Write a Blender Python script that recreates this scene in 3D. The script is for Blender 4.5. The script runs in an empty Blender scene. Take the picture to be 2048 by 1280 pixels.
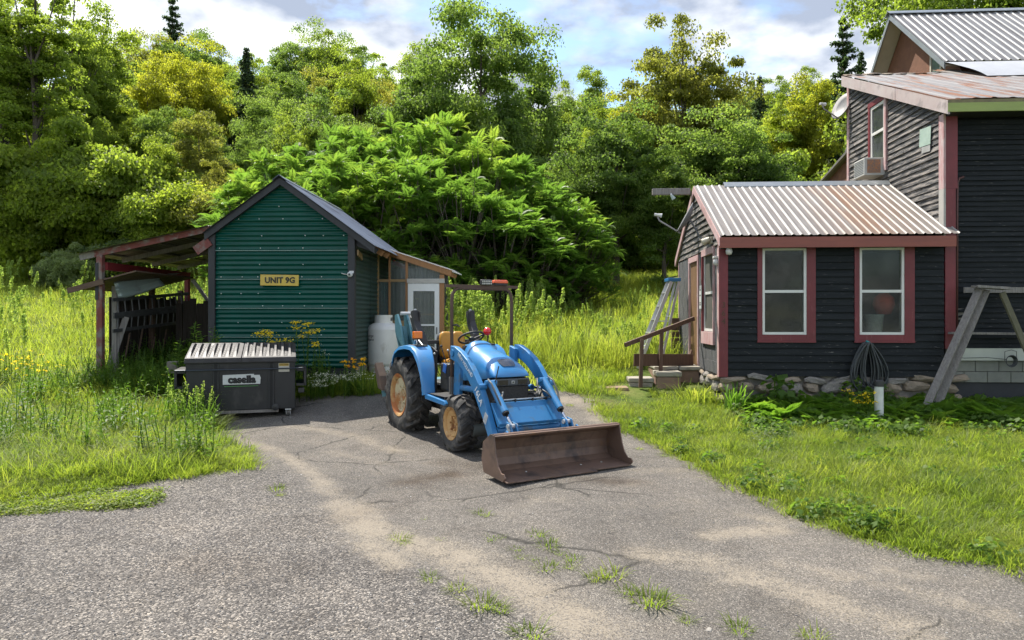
import bpy, bmesh, math, random
import numpy as np
from mathutils import Vector, Matrix, Euler

random.seed(7)
rng = np.random.default_rng(11)
S = bpy.context.scene
COL = S.collection
R = math.radians

# ------------------------------------------------------------------ camera, sky, sun, exposure
F, CX, HY, CZ = 1400.0, 1024.0, 632.0, 2.0       # focal length and principal point of the photograph, camera height
cam = bpy.data.cameras.new('camera')
cam.sensor_width = 36.0
cam.lens = F / 2048 * 36
cam.shift_y = -(640 - HY) / 2048
cam.clip_start = 0.1
cam.clip_end = 2000
camo = bpy.data.objects.new('camera', cam)
COL.objects.link(camo)
camo.location = (0, 0, CZ)
camo.rotation_euler = (R(90), 0, 0)
S.camera = camo

SUN_EL, SUN_AZ = R(59), R(-37)                     # behind the scene, to the left
sunv = Vector((math.sin(SUN_AZ) * math.cos(SUN_EL), math.cos(SUN_AZ) * math.cos(SUN_EL), math.sin(SUN_EL)))
sl = bpy.data.lights.new('sun', 'SUN')
sl.energy = 4.8
sl.angle = R(0.55)
sl.color = (1.0, 0.94, 0.84)
so = bpy.data.objects.new('sun', sl)
COL.objects.link(so)
so.rotation_euler = sunv.to_track_quat('Z', 'Y').to_euler()
so.location = sunv * 60

w = bpy.data.worlds.new('World')
S.world = w
w.use_nodes = True
nt = w.node_tree
for n in list(nt.nodes):
    nt.nodes.remove(n)
def wn(t, **k):
    n = nt.nodes.new(t)
    for a, b in k.items():
        setattr(n, a, b)
    return n
L = nt.links.new
out = wn('ShaderNodeOutputWorld')
bg = wn('ShaderNodeBackground')
sky = wn('ShaderNodeTexSky', sky_type='NISHITA')
sky.sun_disc = False
sky.sun_elevation = SUN_EL
sky.sun_rotation = SUN_AZ
sky.air_density = 1.0
sky.dust_density = 0.6
sky.ozone_density = 2.0
tc = wn('ShaderNodeTexCoord')
sep = wn('ShaderNodeSeparateXYZ')
L(tc.outputs['Generated'], sep.inputs[0])
add = wn('ShaderNodeMath', operation='ADD'); add.inputs[1].default_value = 0.22
L(sep.outputs['Z'], add.inputs[0])
mx = wn('ShaderNodeMath', operation='MAXIMUM'); mx.inputs[1].default_value = 0.06
L(add.outputs[0], mx.inputs[0])
dx = wn('ShaderNodeMath', operation='DIVIDE'); L(sep.outputs['X'], dx.inputs[0]); L(mx.outputs[0], dx.inputs[1])
dy = wn('ShaderNodeMath', operation='DIVIDE'); L(sep.outputs['Y'], dy.inputs[0]); L(mx.outputs[0], dy.inputs[1])
cmb = wn('ShaderNodeCombineXYZ'); L(dx.outputs[0], cmb.inputs[0]); L(dy.outputs[0], cmb.inputs[1])
cmb.inputs[2].default_value = 3.7
n1 = wn('ShaderNodeTexNoise'); n1.inputs['Scale'].default_value = 1.7; n1.inputs['Detail'].default_value = 9
n1.inputs['Roughness'].default_value = 0.56; n1.inputs['Distortion'].default_value = 0.25
L(cmb.outputs[0], n1.inputs['Vector'])
r1 = wn('ShaderNodeValToRGB')
r1.color_ramp.elements[0].position = 0.44; r1.color_ramp.elements[1].position = 0.53
L(n1.outputs['Fac'], r1.inputs['Fac'])
n2 = wn('ShaderNodeTexNoise'); n2.inputs['Scale'].default_value = 3.1; n2.inputs['Detail'].default_value = 7
mp = wn('ShaderNodeMapping'); mp.inputs['Location'].default_value = (4.2, 1.3, 0.6)
L(cmb.outputs[0], mp.inputs[0]); L(mp.outputs[0], n2.inputs['Vector'])
r2 = wn('ShaderNodeValToRGB')
r2.color_ramp.elements[0].position = 0.40; r2.color_ramp.elements[0].color = (1.9, 2.2, 2.8, 1)
r2.color_ramp.elements[1].position = 0.57; r2.color_ramp.elements[1].color = (5.6, 5.7, 5.8, 1)
L(n2.outputs['Fac'], r2.inputs['Fac'])
mixc = wn('ShaderNodeMix', data_type='RGBA')
L(r1.outputs['Color'], mixc.inputs['Factor']); L(sky.outputs[0], mixc.inputs['A']); L(r2.outputs['Color'], mixc.inputs['B'])
L(mixc.outputs['Result'], bg.inputs['Color'])
bg.inputs['Strength'].default_value = 0.15
L(bg.outputs[0], out.inputs['Surface'])

S.view_settings.view_transform = 'Standard'
S.view_settings.look = 'None'
S.view_settings.gamma = 1
S.view_settings.use_curve_mapping = False
S.view_settings.exposure = 0.86
S.render.engine = 'CYCLES'
S.cycles.use_denoising = True
S.cycles.max_bounces = 7
S.cycles.use_adaptive_sampling = True
S.cycles.adaptive_threshold = 0.025
S.cycles.caustics_reflective = False
S.cycles.caustics_refractive = False
S.cycles.transparent_max_bounces = 12
S.cycles.diffuse_bounces = 4
S.cycles.glossy_bounces = 3
S.cycles.transmission_bounces = 6

# ------------------------------------------------------------------ terrain heights and picture rays
_ty = np.array([-30, 0, 5, 8, 9.7, 11.2, 12.2, 13, 14.2, 15.7, 18, 20, 26, 34, 42, 50, 60, 80, 110, 150, 240.])
_tz = np.array([-3.0, -2.25, -2.08, -1.95, -1.905, -1.86, -1.77, -1.63, -1.43, -1.2, -.95, -.72, .05, 1.3, 2.8, 5.2, 8.5, 15, 25, 37, 60.])
_fy = np.linspace(-30, 240, 5401)
_fz = np.interp(_fy, _ty, _tz)
_k = np.hanning(31); _k /= _k.sum()
_fz = np.convolve(np.pad(_fz, 15, mode='edge'), _k, mode='valid')
def gz(x, y):
    """height of the land (world z)"""
    z = np.interp(y, _fy, _fz) + CZ
    far = np.clip((np.asarray(y, float) - 15) / 12, 0, 1)
    return z + far * (0.12 * np.sin(np.asarray(x) * .45 + 1.3) * np.sin(np.asarray(y) * .38) + .05 * np.sin(np.asarray(x) * 1.3 + np.asarray(y)))
def gnd(px, py):
    """point of the land seen at a place of the photograph"""
    y = np.linspace(3, 200, 8000)
    d = (HY - py) / F * y + CZ - gz((px - CX) / F * y, y)
    i = int(np.argmax(d < 0)) if (d < 0).any() else len(y) - 1
    return Vector(((px - CX) / F * y[i], y[i], float(gz((px - CX) / F * y[i], y[i]))))
def at(px, py, Y):
    return Vector(((px - CX) / F * Y, Y, CZ + (HY - py) / F * Y))

# ------------------------------------------------------------------ materials
MATS = {}
def nodes_of(name):
    m = bpy.data.materials.new(name)
    m.use_nodes = True
    t = m.node_tree
    for n in list(t.nodes):
        t.nodes.remove(n)
    return m, t
def mk(t, typ, **k):
    n = t.nodes.new(typ)
    for a, b in k.items():
        setattr(n, a, b)
    return n
def ramp(t, src, stops):
    r = mk(t, 'ShaderNodeValToRGB')
    e = r.color_ramp.elements
    while len(e) < len(stops):
        e.new(0.5)
    for i, (p, c) in enumerate(stops):
        e[i].position = p
        e[i].color = (c[0], c[1], c[2], 1) if not isinstance(c, (int, float)) else (c, c, c, 1)
    t.links.new(src, r.inputs['Fac'])
    return r.outputs['Color']
def noise(t, vec, scale, detail=5, rough=.55, stretch=None, loc=(0, 0, 0), dist=0):
    if stretch or any(loc):
        mp = mk(t, 'ShaderNodeMapping')
        mp.inputs['Scale'].default_value = stretch or (1, 1, 1)
        mp.inputs['Location'].default_value = loc
        t.links.new(vec, mp.inputs[0]); vec = mp.outputs[0]
    n = mk(t, 'ShaderNodeTexNoise')
    n.inputs['Scale'].default_value = scale; n.inputs['Detail'].default_value = detail
    n.inputs['Roughness'].default_value = rough; n.inputs['Distortion'].default_value = dist
    t.links.new(vec, n.inputs['Vector'])
    return n.outputs['Fac']
def mixrgb(t, fac, a, b, mode='MIX'):
    m = mk(t, 'ShaderNodeMix', data_type='RGBA', blend_type=mode)
    for s, v in (('Factor', fac), ('A', a), ('B', b)):
        if isinstance(v, (int, float)):
            m.inputs[s].default_value = v
        elif isinstance(v, (tuple, list)):
            m.inputs[s].default_value = (v[0], v[1], v[2], 1)
        else:
            t.links.new(v, m.inputs[s])
    return m.outputs['Result']
def M(name, c1, c2=None, scale=4, rough=.6, metal=0, bump=0, bscale=80, stretch=None, wear=None, wear2=None, spec=.5, coat=0, roughvar=0, bstretch=None, emit=None, alpha=None, stripe=None, blot=None):
    """painted, wooden, metal or stone surface: two-tone noise, optional flaking/rust layers (colour, scale, lo, hi, stretch), fine relief"""
    if name in MATS:
        return MATS[name]
    m, t = nodes_of(name)
    o = mk(t, 'ShaderNodeOutputMaterial')
    b = mk(t, 'ShaderNodeBsdfPrincipled')
    t.links.new(b.outputs[0], o.inputs[0])
    tcn = mk(t, 'ShaderNodeTexCoord')
    v = tcn.outputs['Object']
    if c2 is None:
        c2 = tuple(x * .78 for x in c1)
    f = noise(t, v, scale, 6, .6, stretch)
    col = ramp(t, f, [(.33, c1), (.67, c2)])
    for i, wv in enumerate((wear, wear2)):
        if wv:
            wc, ws, lo, hi = wv[:4]
            st = wv[4] if len(wv) > 4 else None
            wf = ramp(t, noise(t, v, ws, 8, .62, st, loc=(3.1 + i, 1.7, 5.3)), [(lo, 0.0), (hi, 1.0)])
            col = mixrgb(t, wf, col, wc)
    if stripe:                                     # dirt lying in the pans between the ribs: (pitch, colour, amount)
        sx_ = mk(t, 'ShaderNodeSeparateXYZ'); t.links.new(v, sx_.inputs[0])
        dv = mk(t, 'ShaderNodeMath', operation='DIVIDE'); dv.inputs[1].default_value = stripe[0]; t.links.new(sx_.outputs['X'], dv.inputs[0])
        fr_ = mk(t, 'ShaderNodeMath', operation='FRACT'); t.links.new(dv.outputs[0], fr_.inputs[0])
        sm_ = ramp(t, fr_.outputs[0], [(.17, 0.0), (.24, 1.0), (.88, 1.0), (.94, 0.0)])
        am = mk(t, 'ShaderNodeMath', operation='MULTIPLY'); t.links.new(sm_, am.inputs[0])
        t.links.new(ramp(t, noise(t, v, 2.2, 6, .6, (3, .5, .5)), [(.3, stripe[2] * .5), (.6, stripe[2])]), am.inputs[1])
        col = mixrgb(t, am.outputs[0], col, stripe[1])
    if blot:                                       # one large stain: (x centre, half width, colour, amount)
        sb_ = mk(t, 'ShaderNodeSeparateXYZ'); t.links.new(v, sb_.inputs[0])
        d1 = mk(t, 'ShaderNodeMath', operation='SUBTRACT'); d1.inputs[1].default_value = blot[0]; t.links.new(sb_.outputs['X'], d1.inputs[0])
        d2 = mk(t, 'ShaderNodeMath', operation='ABSOLUTE'); t.links.new(d1.outputs[0], d2.inputs[0])
        d3 = mk(t, 'ShaderNodeMath', operation='DIVIDE'); d3.inputs[1].default_value = blot[1]; t.links.new(d2.outputs[0], d3.inputs[0])
        bf = ramp(t, d3.outputs[0], [(.0, 1.0), (1.0, 0.0)])
        bm_ = mk(t, 'ShaderNodeMath', operation='MULTIPLY'); t.links.new(bf, bm_.inputs[0])
        t.links.new(ramp(t, noise(t, v, 1.5, 7, .65, (4, .45, .45), loc=(1, 4, 2)), [(.36, 0.0), (.62, blot[3])]), bm_.inputs[1])
        col = mixrgb(t, bm_.outputs[0], col, blot[2])
    t.links.new(col, b.inputs['Base Color'])
    b.inputs['Roughness'].default_value = rough
    if roughvar:
        rr = mk(t, 'ShaderNodeMapRange')
        rr.inputs['To Min'].default_value = max(rough - roughvar, .05); rr.inputs['To Max'].default_value = min(rough + roughvar, 1)
        t.links.new(noise(t, v, scale * 2.3, 5), rr.inputs['Value'])
        t.links.new(rr.outputs[0], b.inputs['Roughness'])
    b.inputs['Metallic'].default_value = metal
    b.inputs['Specular IOR Level'].default_value = spec
    if coat:
        b.inputs['Coat Weight'].default_value = coat
        b.inputs['Coat Roughness'].default_value = .15
    if emit:
        b.inputs['Emission Color'].default_value = (*emit[:3], 1); b.inputs['Emission Strength'].default_value = emit[3]
    if bump:
        bp = mk(t, 'ShaderNodeBump')
        bp.inputs['Strength'].default_value = min(1, bump); bp.inputs['Distance'].default_value = .01
        t.links.new(noise(t, v, bscale, 6, .6, bstretch or stretch), bp.inputs['Height'])
        t.links.new(bp.outputs[0], b.inputs['Normal'])
    if alpha is not None:
        b.inputs['Alpha'].default_value = alpha
    MATS[name] = m
    return m
def glassm(name, tint, opacity, rough=.04, dirt=None):
    """window glass: reflecting, partly see-through, with dust"""
    if name in MATS:
        return MATS[name]
    m, t = nodes_of(name)
    o = mk(t, 'ShaderNodeOutputMaterial')
    b = mk(t, 'ShaderNodeBsdfPrincipled')
    b.inputs['Roughness'].default_value = rough
    b.inputs['Specular IOR Level'].default_value = .6
    tr = mk(t, 'ShaderNodeBsdfTransparent')
    tr.inputs[0].default_value = (.9, .95, .92, 1)
    tcn = mk(t, 'ShaderNodeTexCoord')
    f = noise(t, tcn.outputs['Object'], 2.4, 9, .68)
    col = ramp(t, f, [(.3, tint), (.7, dirt or tuple(x * 1.6 for x in tint))])
    t.links.new(col, b.inputs['Base Color'])
    ms = mk(t, 'ShaderNodeMixShader')
    mr = mk(t, 'ShaderNodeMapRange'); mr.inputs['From Min'].default_value = .3; mr.inputs['From Max'].default_value = .7
    mr.inputs['To Min'].default_value = max(opacity - .12, 0); mr.inputs['To Max'].default_value = min(opacity + .12, 1)
    t.links.new(f, mr.inputs['Value']); t.links.new(mr.outputs[0], ms.inputs[0])
    t.links.new(tr.outputs[0], ms.inputs[1]); t.links.new(b.outputs[0], ms.inputs[2])
    t.links.new(ms.outputs[0], o.inputs[0])
    MATS[name] = m
    return m
def leafm(name, c1, c2, c3=None, trans=.5, rough=.55, pscale=.35, spec=.22):
    """leaves and blades: diffuse with light passing through, tone varying by leaf, by plant and by place"""
    if name in MATS:
        return MATS[name]
    m, t = nodes_of(name)
    o = mk(t, 'ShaderNodeOutputMaterial')
    b = mk(t, 'ShaderNodeBsdfPrincipled')
    b.inputs['Roughness'].default_value = rough
    b.inputs['Specular IOR Level'].default_value = spec
    tl = mk(t, 'ShaderNodeBsdfTranslucent')
    at_ = mk(t, 'ShaderNodeAttribute', attribute_name='var')
    oi = mk(t, 'ShaderNodeObjectInfo')
    ge = mk(t, 'ShaderNodeNewGeometry')
    pn = noise(t, ge.outputs['Position'], pscale, 3)
    s1 = mk(t, 'ShaderNodeMath', operation='MULTIPLY_ADD'); s1.inputs[1].default_value = .42
    t.links.new(at_.outputs['Fac'], s1.inputs[0])
    s2 = mk(t, 'ShaderNodeMath', operation='MULTIPLY'); s2.inputs[1].default_value = .28
    t.links.new(oi.outputs['Random'], s2.inputs[0]); t.links.new(s2.outputs[0], s1.inputs[2])
    s3 = mk(t, 'ShaderNodeMath', operation='MULTIPLY_ADD'); s3.inputs[1].default_value = .9
    t.links.new(pn, s3.inputs[0]); t.links.new(s1.outputs[0], s3.inputs[2])
    s4 = mk(t, 'ShaderNodeMath', operation='ADD'); s4.inputs[1].default_value = -.3
    t.links.new(s3.outputs[0], s4.inputs[0])
    col = ramp(t, s4.outputs[0], [(.1, c1), (.55, c2), (.95, c3 or c2)])
    t.links.new(col, b.inputs['Base Color'])
    tcol = mixrgb(t, .8, col, (1.12, 1.18, .55), 'MULTIPLY')
    tb = mk(t, 'ShaderNodeMix', data_type='RGBA', blend_type='MULTIPLY')
    tb.inputs['Factor'].default_value = 1; tb.inputs['B'].default_value = (2.8, 2.8, 2.8, 1)
    t.links.new(tcol, tb.inputs['A'])
    t.links.new(tb.outputs['Result'], tl.inputs['Color'])
    ms = mk(t, 'ShaderNodeMixShader'); ms.inputs[0].default_value = trans
    t.links.new(b.outputs[0], ms.inputs[1]); t.links.new(tl.outputs[0], ms.inputs[2])
    t.links.new(ms.outputs[0], o.inputs[0])
    MATS[name] = m
    return m

# ------------------------------------------------------------------ mesh helpers
class MB:
    """collects shapes; build() links them as one mesh object"""
    def __init__(s):
        s.v = []; s.f = []
    def add(s, vs, fs):
        o = len(s.v)
        s.v.extend([tuple(p) for p in vs]); s.f.extend([tuple(i + o for i in f) for f in fs])
        return s
    def box(s, c, d, rot=None, taper=None):
        x, y, z = d[0] / 2, d[1] / 2, d[2] / 2
        tx, ty = taper or (1, 1)
        vs = [Vector(p) for p in ((-x, -y, -z), (x, -y, -z), (x, y, -z), (-x, y, -z), (-x * tx, -y * ty, z), (x * tx, -y * ty, z), (x * tx, y * ty, z), (-x * tx, y * ty, z))]
        if rot is not None:
            m = rot if isinstance(rot, Matrix) else Euler(rot).to_matrix()
            vs = [m @ p for p in vs]
        c = Vector(c)
        return s.add([p + c for p in vs], [(0, 3, 2, 1), (4, 5, 6, 7), (0, 1, 5, 4), (1, 2, 6, 5), (2, 3, 7, 6), (3, 0, 4, 7)])
    def bx(s, x0, x1, y0, y1, z0, z1):
        return s.box(((x0 + x1) / 2, (y0 + y1) / 2, (z0 + z1) / 2), (x1 - x0, y1 - y0, z1 - z0))
    def bar(s, a, b, wd, ht, up=(0, 0, 1)):
        a, b = Vector(a), Vector(b)
        d = (b - a); ln = d.length; d.normalize()
        u = Vector(up)
        sd = d.cross(u)
        if sd.length < 1e-4:
            sd = d.cross(Vector((0, 1, 0)))
        sd.normalize(); u2 = sd.cross(d)
        m = Matrix((d, sd, u2)).transposed()
        return s.box((a + b) / 2, (ln, wd, ht), rot=m)
    def tube(s, pts, r, n=8, cap=True):
        pts = [Vector(p) for p in pts]
        rs = r if isinstance(r, (list, tuple)) else [r] * len(pts)
        rings = []
        pu = None
        for i, p in enumerate(pts):
            d = (pts[min(i + 1, len(pts) - 1)] - pts[max(i - 1, 0)]).normalized()
            if pu is None:
                pu = d.orthogonal().normalized()
            else:
                pu = (pu - d * pu.dot(d))
                pu = pu.normalized() if pu.length > 1e-5 else d.orthogonal().normalized()
            w_ = d.cross(pu)
            rings.append([p + (pu * math.cos(2 * math.pi * k / n) + w_ * math.sin(2 * math.pi * k / n)) * rs[i] for k in range(n)])
        vs = [q for g in rings for q in g]
        fs = []
        for i in range(len(pts) - 1):
            for k in range(n):
                a, b = i * n + k, i * n + (k + 1) % n
                fs.append((a, b, b + n, a + n))
        if cap:
            fs.append(tuple(range(n - 1, -1, -1))); fs.append(tuple((len(pts) - 1) * n + k for k in range(n)))
        return s.add(vs, fs)
    def lathe(s, prof, n=24, c=(0, 0, 0), m=None, closed=False):
        c = Vector(c)
        vs = []
        for (r_, z) in prof:
            for k in range(n):
                a = 2 * math.pi * k / n
                p = Vector((r_ * math.cos(a), r_ * math.sin(a), z))
                vs.append((m @ p if m else p) + c)
        fs = []
        P = len(prof)
        for i in range(P if closed else P - 1):
            for k in range(n):
                a, b = i * n + k, i * n + (k + 1) % n
                j = ((i + 1) % P) * n
                fs.append((a, b, j + (k + 1) % n, j + k))
        return s.add(vs, fs)
    def prism(s, poly, a0, a1, axis='y'):
        """polygon in the plane across axis, pushed from a0 to a1"""
        def P(p, a):
            return {'y': (p[0], a, p[1]), 'x': (a, p[0], p[1]), 'z': (p[0], p[1], a)}[axis]
        n = len(poly)
        vs = [P(p, a0) for p in poly] + [P(p, a1) for p in poly]
        fs = [tuple(range(n)), tuple(range(2 * n - 1, n - 1, -1))] + [((i + 1) % n, i, i + n, (i + 1) % n + n) for i in range(n)]
        return s.add(vs, fs)
    def xf(s, m):
        s.v = [tuple(m @ Vector(p)) for p in s.v]
        return s
    def mesh(s, name, mat, smooth=False, bevel=0):
        me = bpy.data.meshes.new(name)
        me.from_pydata(s.v, [], s.f)
        bm = bmesh.new(); bm.from_mesh(me)
        bmesh.ops.recalc_face_normals(bm, faces=bm.faces)
        bm.to_mesh(me); bm.free()
        if mat:
            me.materials.append(mat)
        if smooth:
            me.polygons.foreach_set('use_smooth', [True] * len(me.polygons))
        return me
    def build(s, name, mat, parent=None, smooth=False, bevel=0, seg=2, angle=False):
        me = s.mesh(name, mat, smooth)
        return obj(name, me, parent, bevel, seg, smooth and angle)
def obj(name, me, parent=None, bevel=0, seg=2, auto=False):
    o = bpy.data.objects.new(name, me)
    COL.objects.link(o)
    if parent:
        o.parent = parent
    if bevel:
        b = o.modifiers.new('bevel', 'BEVEL'); b.width = bevel; b.segments = seg; b.limit_method = 'ANGLE'; b.angle_limit = R(35)
    if auto:
        try:
            me.set_sharp_from_angle(angle=R(40))
        except Exception:
            pass
    return o
def tag(o, label=None, cat=None, group=None, kind=None):
    if label: o['label'] = label
    if cat: o['category'] = cat
    if group: o['group'] = group
    if kind: o['kind'] = kind
    return o
def thing(name, label, cat, loc=(0, 0, 0), rz=0, group=None):
    o = bpy.data.objects.new(name, None)
    o.empty_display_size = .2
    COL.objects.link(o)
    o.location = loc; o.rotation_euler = (0, 0, rz)
    return tag(o, label, cat, group)
def copy_tree(o, parent=None):
    c = o.copy(); COL.objects.link(c); c.parent = parent
    for ch in [x for x in o.children]:
        copy_tree(ch, c)
    return c
def text_mesh(body, size, extrude=.002, bold=0, align='CENTER', shear=0, spacing=1.0, resolution=3):
    cu = bpy.data.curves.new('t', 'FONT')
    cu.body = body; cu.size = size; cu.extrude = extrude; cu.offset = bold; cu.align_x = align; cu.align_y = 'CENTER'
    cu.shear = shear; cu.space_character = spacing; cu.resolution_u = resolution
    o = bpy.data.objects.new('t', cu); COL.objects.link(o)
    dg = bpy.context.evaluated_depsgraph_get()
    me = bpy.data.meshes.new_from_object(o.evaluated_get(dg))
    bpy.data.objects.remove(o); bpy.data.curves.remove(cu)
    return me
def text_obj(name, body, size, mat, parent, mw, **k):
    me = text_mesh(body, size, **k)
    me.transform(mw)
    me.materials.clear(); me.materials.append(mat)
    return obj(name, me, parent)
def sheet(u0, u1, v0, v1, pitch, amp, place, kind='sine', vs=2, nper=8, wob=0, thick=.0):
    """corrugated sheet: waves along u, length along v; place(u, v, h) -> point"""
    n = max(4, int(round((u1 - u0) / pitch * nper)))
    mb = MB()
    ph = random.random() if False else 0
    for j in range(vs + 1):
        v = v0 + (v1 - v0) * j / vs
        for i in range(n + 1):
            u = u0 + (u1 - u0) * i / n
            a = (u / pitch) % 1.0
            if kind == 'sine':
                h = amp * math.sin(2 * math.pi * a)
            else:                                   # raised ribs between flat pans
                h = amp if a < .16 else (amp * (1 - (a - .16) / .1) if a < .26 else (0 if a < .9 else amp * (a - .9) / .1))
            h += wob * math.sin(u * 3.1 + v * 2.2) * .5
            mb.v.append(tuple(place(u, v, h)))
    for j in range(vs):
        for i in range(n):
            a = j * (n + 1) + i
            mb.f.append((a, a + 1, a + n + 2, a + n + 1))
    return mb
# ------------------------------------------------------------------ land and driveway
def inpoly(px, py, poly):
    px, py = np.asarray(px), np.asarray(py)
    r = np.zeros(px.shape, bool)
    n = len(poly)
    for i in range(n):
        x0, y0 = poly[i]; x1, y1 = poly[(i + 1) % n]
        c = ((y0 > py) != (y1 > py)) & (px < (x1 - x0) * (py - y0) / ((y1 - y0) if y1 != y0 else 1e-9) + x0)
        r ^= c
    return r
def dist_poly(px, py, poly, closed=True):
    px, py = np.asarray(px, float), np.asarray(py, float)
    d = np.full(px.shape, 1e9)
    for i in range(len(poly) if closed else len(poly) - 1):
        x0, y0 = poly[i]; x1, y1 = poly[(i + 1) % len(poly)]
        l2 = (x1 - x0) ** 2 + (y1 - y0) ** 2 + 1e-12
        t = np.clip(((px - x0) * (x1 - x0) + (py - y0) * (y1 - y0)) / l2, 0, 1)
        d = np.minimum(d, np.hypot(px - x0 - t * (x1 - x0), py - y0 - t * (y1 - y0)))
    return d
_edge = [(-60, 1000), (60, 996), (150, 985), (230, 966), (330, 956), (400, 950), (488, 936), (468, 905), (405, 880), (425, 850), (432, 815),
         (560, 797), (610, 790), (700, 787), (780, 784), (880, 778), (1000, 778), (1120, 783), (1185, 797), (1200, 826), (1330, 893), (1450, 958), (1600, 1030), (1760, 1085), (2048, 1150), (2300, 1205)]
DRIVE = [(gnd(a, b).x, gnd(a, b).y) for a, b in _edge]
DRIVE = [(-14, 7.6)] + DRIVE + [(14, 4.6), (14, -5), (-14, -5)]

def axis(parts):
    return np.unique(np.concatenate([np.arange(a, b, s) for a, b, s in parts]))
def grid_mesh(name, xs, ys, zf, keep=None, attrs=None):
    X, Y = np.meshgrid(xs, ys)
    Z = zf(X, Y)
    nx, ny = len(xs), len(ys)
    idx = np.arange(nx * ny).reshape(ny, nx)
    q = np.stack([idx[:-1, :-1], idx[:-1, 1:], idx[1:, 1:], idx[1:, :-1]], -1).reshape(-1, 4)
    if keep is not None:
        cxm = (X[:-1, :-1] + X[1:, 1:]).ravel() / 2; cym = (Y[:-1, :-1] + Y[1:, 1:]).ravel() / 2
        q = q[keep(cxm, cym)]
    used = np.unique(q)
    rm = -np.ones(nx * ny, int); rm[used] = np.arange(len(used))
    V = np.stack([X.ravel(), Y.ravel(), Z.ravel()], 1)[used]
    me = bpy.data.meshes.new(name)
    me.from_pydata(V.tolist(), [], rm[q].tolist())
    me.polygons.foreach_set('use_smooth', [True] * len(me.polygons))
    for an, fn in (attrs or {}).items():
        a = me.attributes.new(an, 'FLOAT', 'POINT')
        a.data.foreach_set('value', np.asarray(fn(V[:, 0], V[:, 1]), np.float32))
    return me
gx = axis([(-260, -40, 10), (-40, -14, 1), (-14, 14, .25), (14, 40, 1), (40, 261, 10)])
gy = axis([(-30, -6, 2), (-6, 20, .25), (20, 60, 1), (60, 240, 5)])
def land_z(X, Y):
    z = gz(X, Y)
    ins = inpoly(X, Y, DRIVE) & (dist_poly(X, Y, DRIVE) > .12)
    return z - np.where(ins, .06, 0.0)
me = grid_mesh('ground', gx, gy, land_z)
m, t = nodes_of('soil and turf')
o_ = mk(t, 'ShaderNodeOutputMaterial'); b_ = mk(t, 'ShaderNodeBsdfPrincipled'); t.links.new(b_.outputs[0], o_.inputs[0])
ge = mk(t, 'ShaderNodeNewGeometry'); P = ge.outputs['Position']
c = ramp(t, noise(t, P, 1.6, 8, .65), [(.3, (.05, .075, .018)), (.5, (.085, .12, .025)), (.7, (.14, .15, .045))])
c = mixrgb(t, ramp(t, noise(t, P, .5, 6, .6, loc=(9, 2, 1)), [(.58, 0.0), (.7, .8)]), c, (.15, .105, .065))
sp = mk(t, 'ShaderNodeSeparateXYZ'); t.links.new(P, sp.inputs[0])
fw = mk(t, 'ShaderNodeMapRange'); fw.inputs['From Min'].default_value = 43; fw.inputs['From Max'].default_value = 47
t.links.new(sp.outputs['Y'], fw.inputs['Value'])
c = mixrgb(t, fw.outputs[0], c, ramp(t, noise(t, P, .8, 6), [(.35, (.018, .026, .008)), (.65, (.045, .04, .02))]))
t.links.new(c, b_.inputs['Base Color']); b_.inputs['Roughness'].default_value = .95; b_.inputs['Specular IOR Level'].default_value = .1
bp = mk(t, 'ShaderNodeBump'); bp.inputs['Strength'].default_value = .8; bp.inputs['Distance'].default_value = .05
t.links.new(noise(t, P, 14, 6), bp.inputs['Height']); t.links.new(bp.outputs[0], b_.inputs['Normal'])
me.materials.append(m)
tag(obj('ground', me), kind='structure')

# driveway: cracked asphalt with loose gravel and drifts of sand
def pl(pts):
    return [(gnd(a, b).x, gnd(a, b).y) for a, b in pts]
_sand = [(pl([(435, 868), (560, 905), (630, 950), (680, 1000)]), .16, .8), (pl([(560, 850), (700, 870), (800, 905)]), .22, .7), (pl([(660, 905), (760, 925)]), .2, .55),
         (pl([(690, 1010), (760, 1075), (900, 1110), (1060, 1180), (1180, 1260)]), .30, 1.0), (pl([(730, 1090), (800, 1130)]), .2, .9),
         (pl([(1300, 1110), (1420, 1130), (1600, 1190), (1800, 1260)]), .27, .85), (pl([(1420, 1075), (1560, 1060)]), .17, .95), (pl([(1480, 1030), (1560, 1045)]), .12, .8),
         (pl([(1560, 1130), (1750, 1170), (2000, 1240)]), .2, .55), (pl([(1250, 945), (1370, 945)]), .2, .55), (pl([(1060, 1000), (1120, 1005)]), .2, .5), (pl([(1110, 800), (1190, 805), (1210, 840)]), .35, 1.0),
         (pl([(1330, 905), (1450, 968), (1600, 1042), (1760, 1098)]), .1, .6), (pl([(790, 950), (950, 960)]), .25, .35), (pl([(1780, 1150), (1850, 1160)]), .2, .6)]
def f_sand(x, y):
    s = np.zeros(len(x))
    for p, wd, k in _sand:
        s = np.maximum(s, k * np.exp(-(dist_poly(x, y, p, False) / wd) ** 2))
    return s
_damp = [(pl([(830, 965), (900, 950)]), .28, 1.0), (pl([(1170, 965), (1270, 970)]), .2, .8), (pl([(900, 925), (950, 940)]), .25, .7), (pl([(600, 1060), (800, 1000)]), .3, .25), (pl([(380, 1130), (560, 1150)]), .35, .35)]
def f_damp(x, y):
    s = np.zeros(len(x))
    for p, wd, k in _damp:
        s = np.maximum(s, k * np.exp(-(dist_poly(x, y, p, False) / wd) ** 2))
    return s
_gr = pl([(470, 890), (600, 950), (680, 1020), (740, 1110), (900, 1150), (1100, 1230), (1230, 1275)])
_grp = _gr + [(1.2, 3.2), (1.0, -5), (-14, -5), (-14, 8), (-3.2, 8.6)]
def f_grav(x, y):
    d = dist_poly(x, y, _gr, False)
    return np.clip(.5 + np.where(inpoly(x, y, _grp), d, -d) * 1.6, 0, 1)
dxs = axis([(-14, -6, .4), (-6, 7.5, .085), (7.5, 14.3, .4)]); dys = axis([(-5, 3.5, .4), (3.5, 14.6, .085)])
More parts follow.
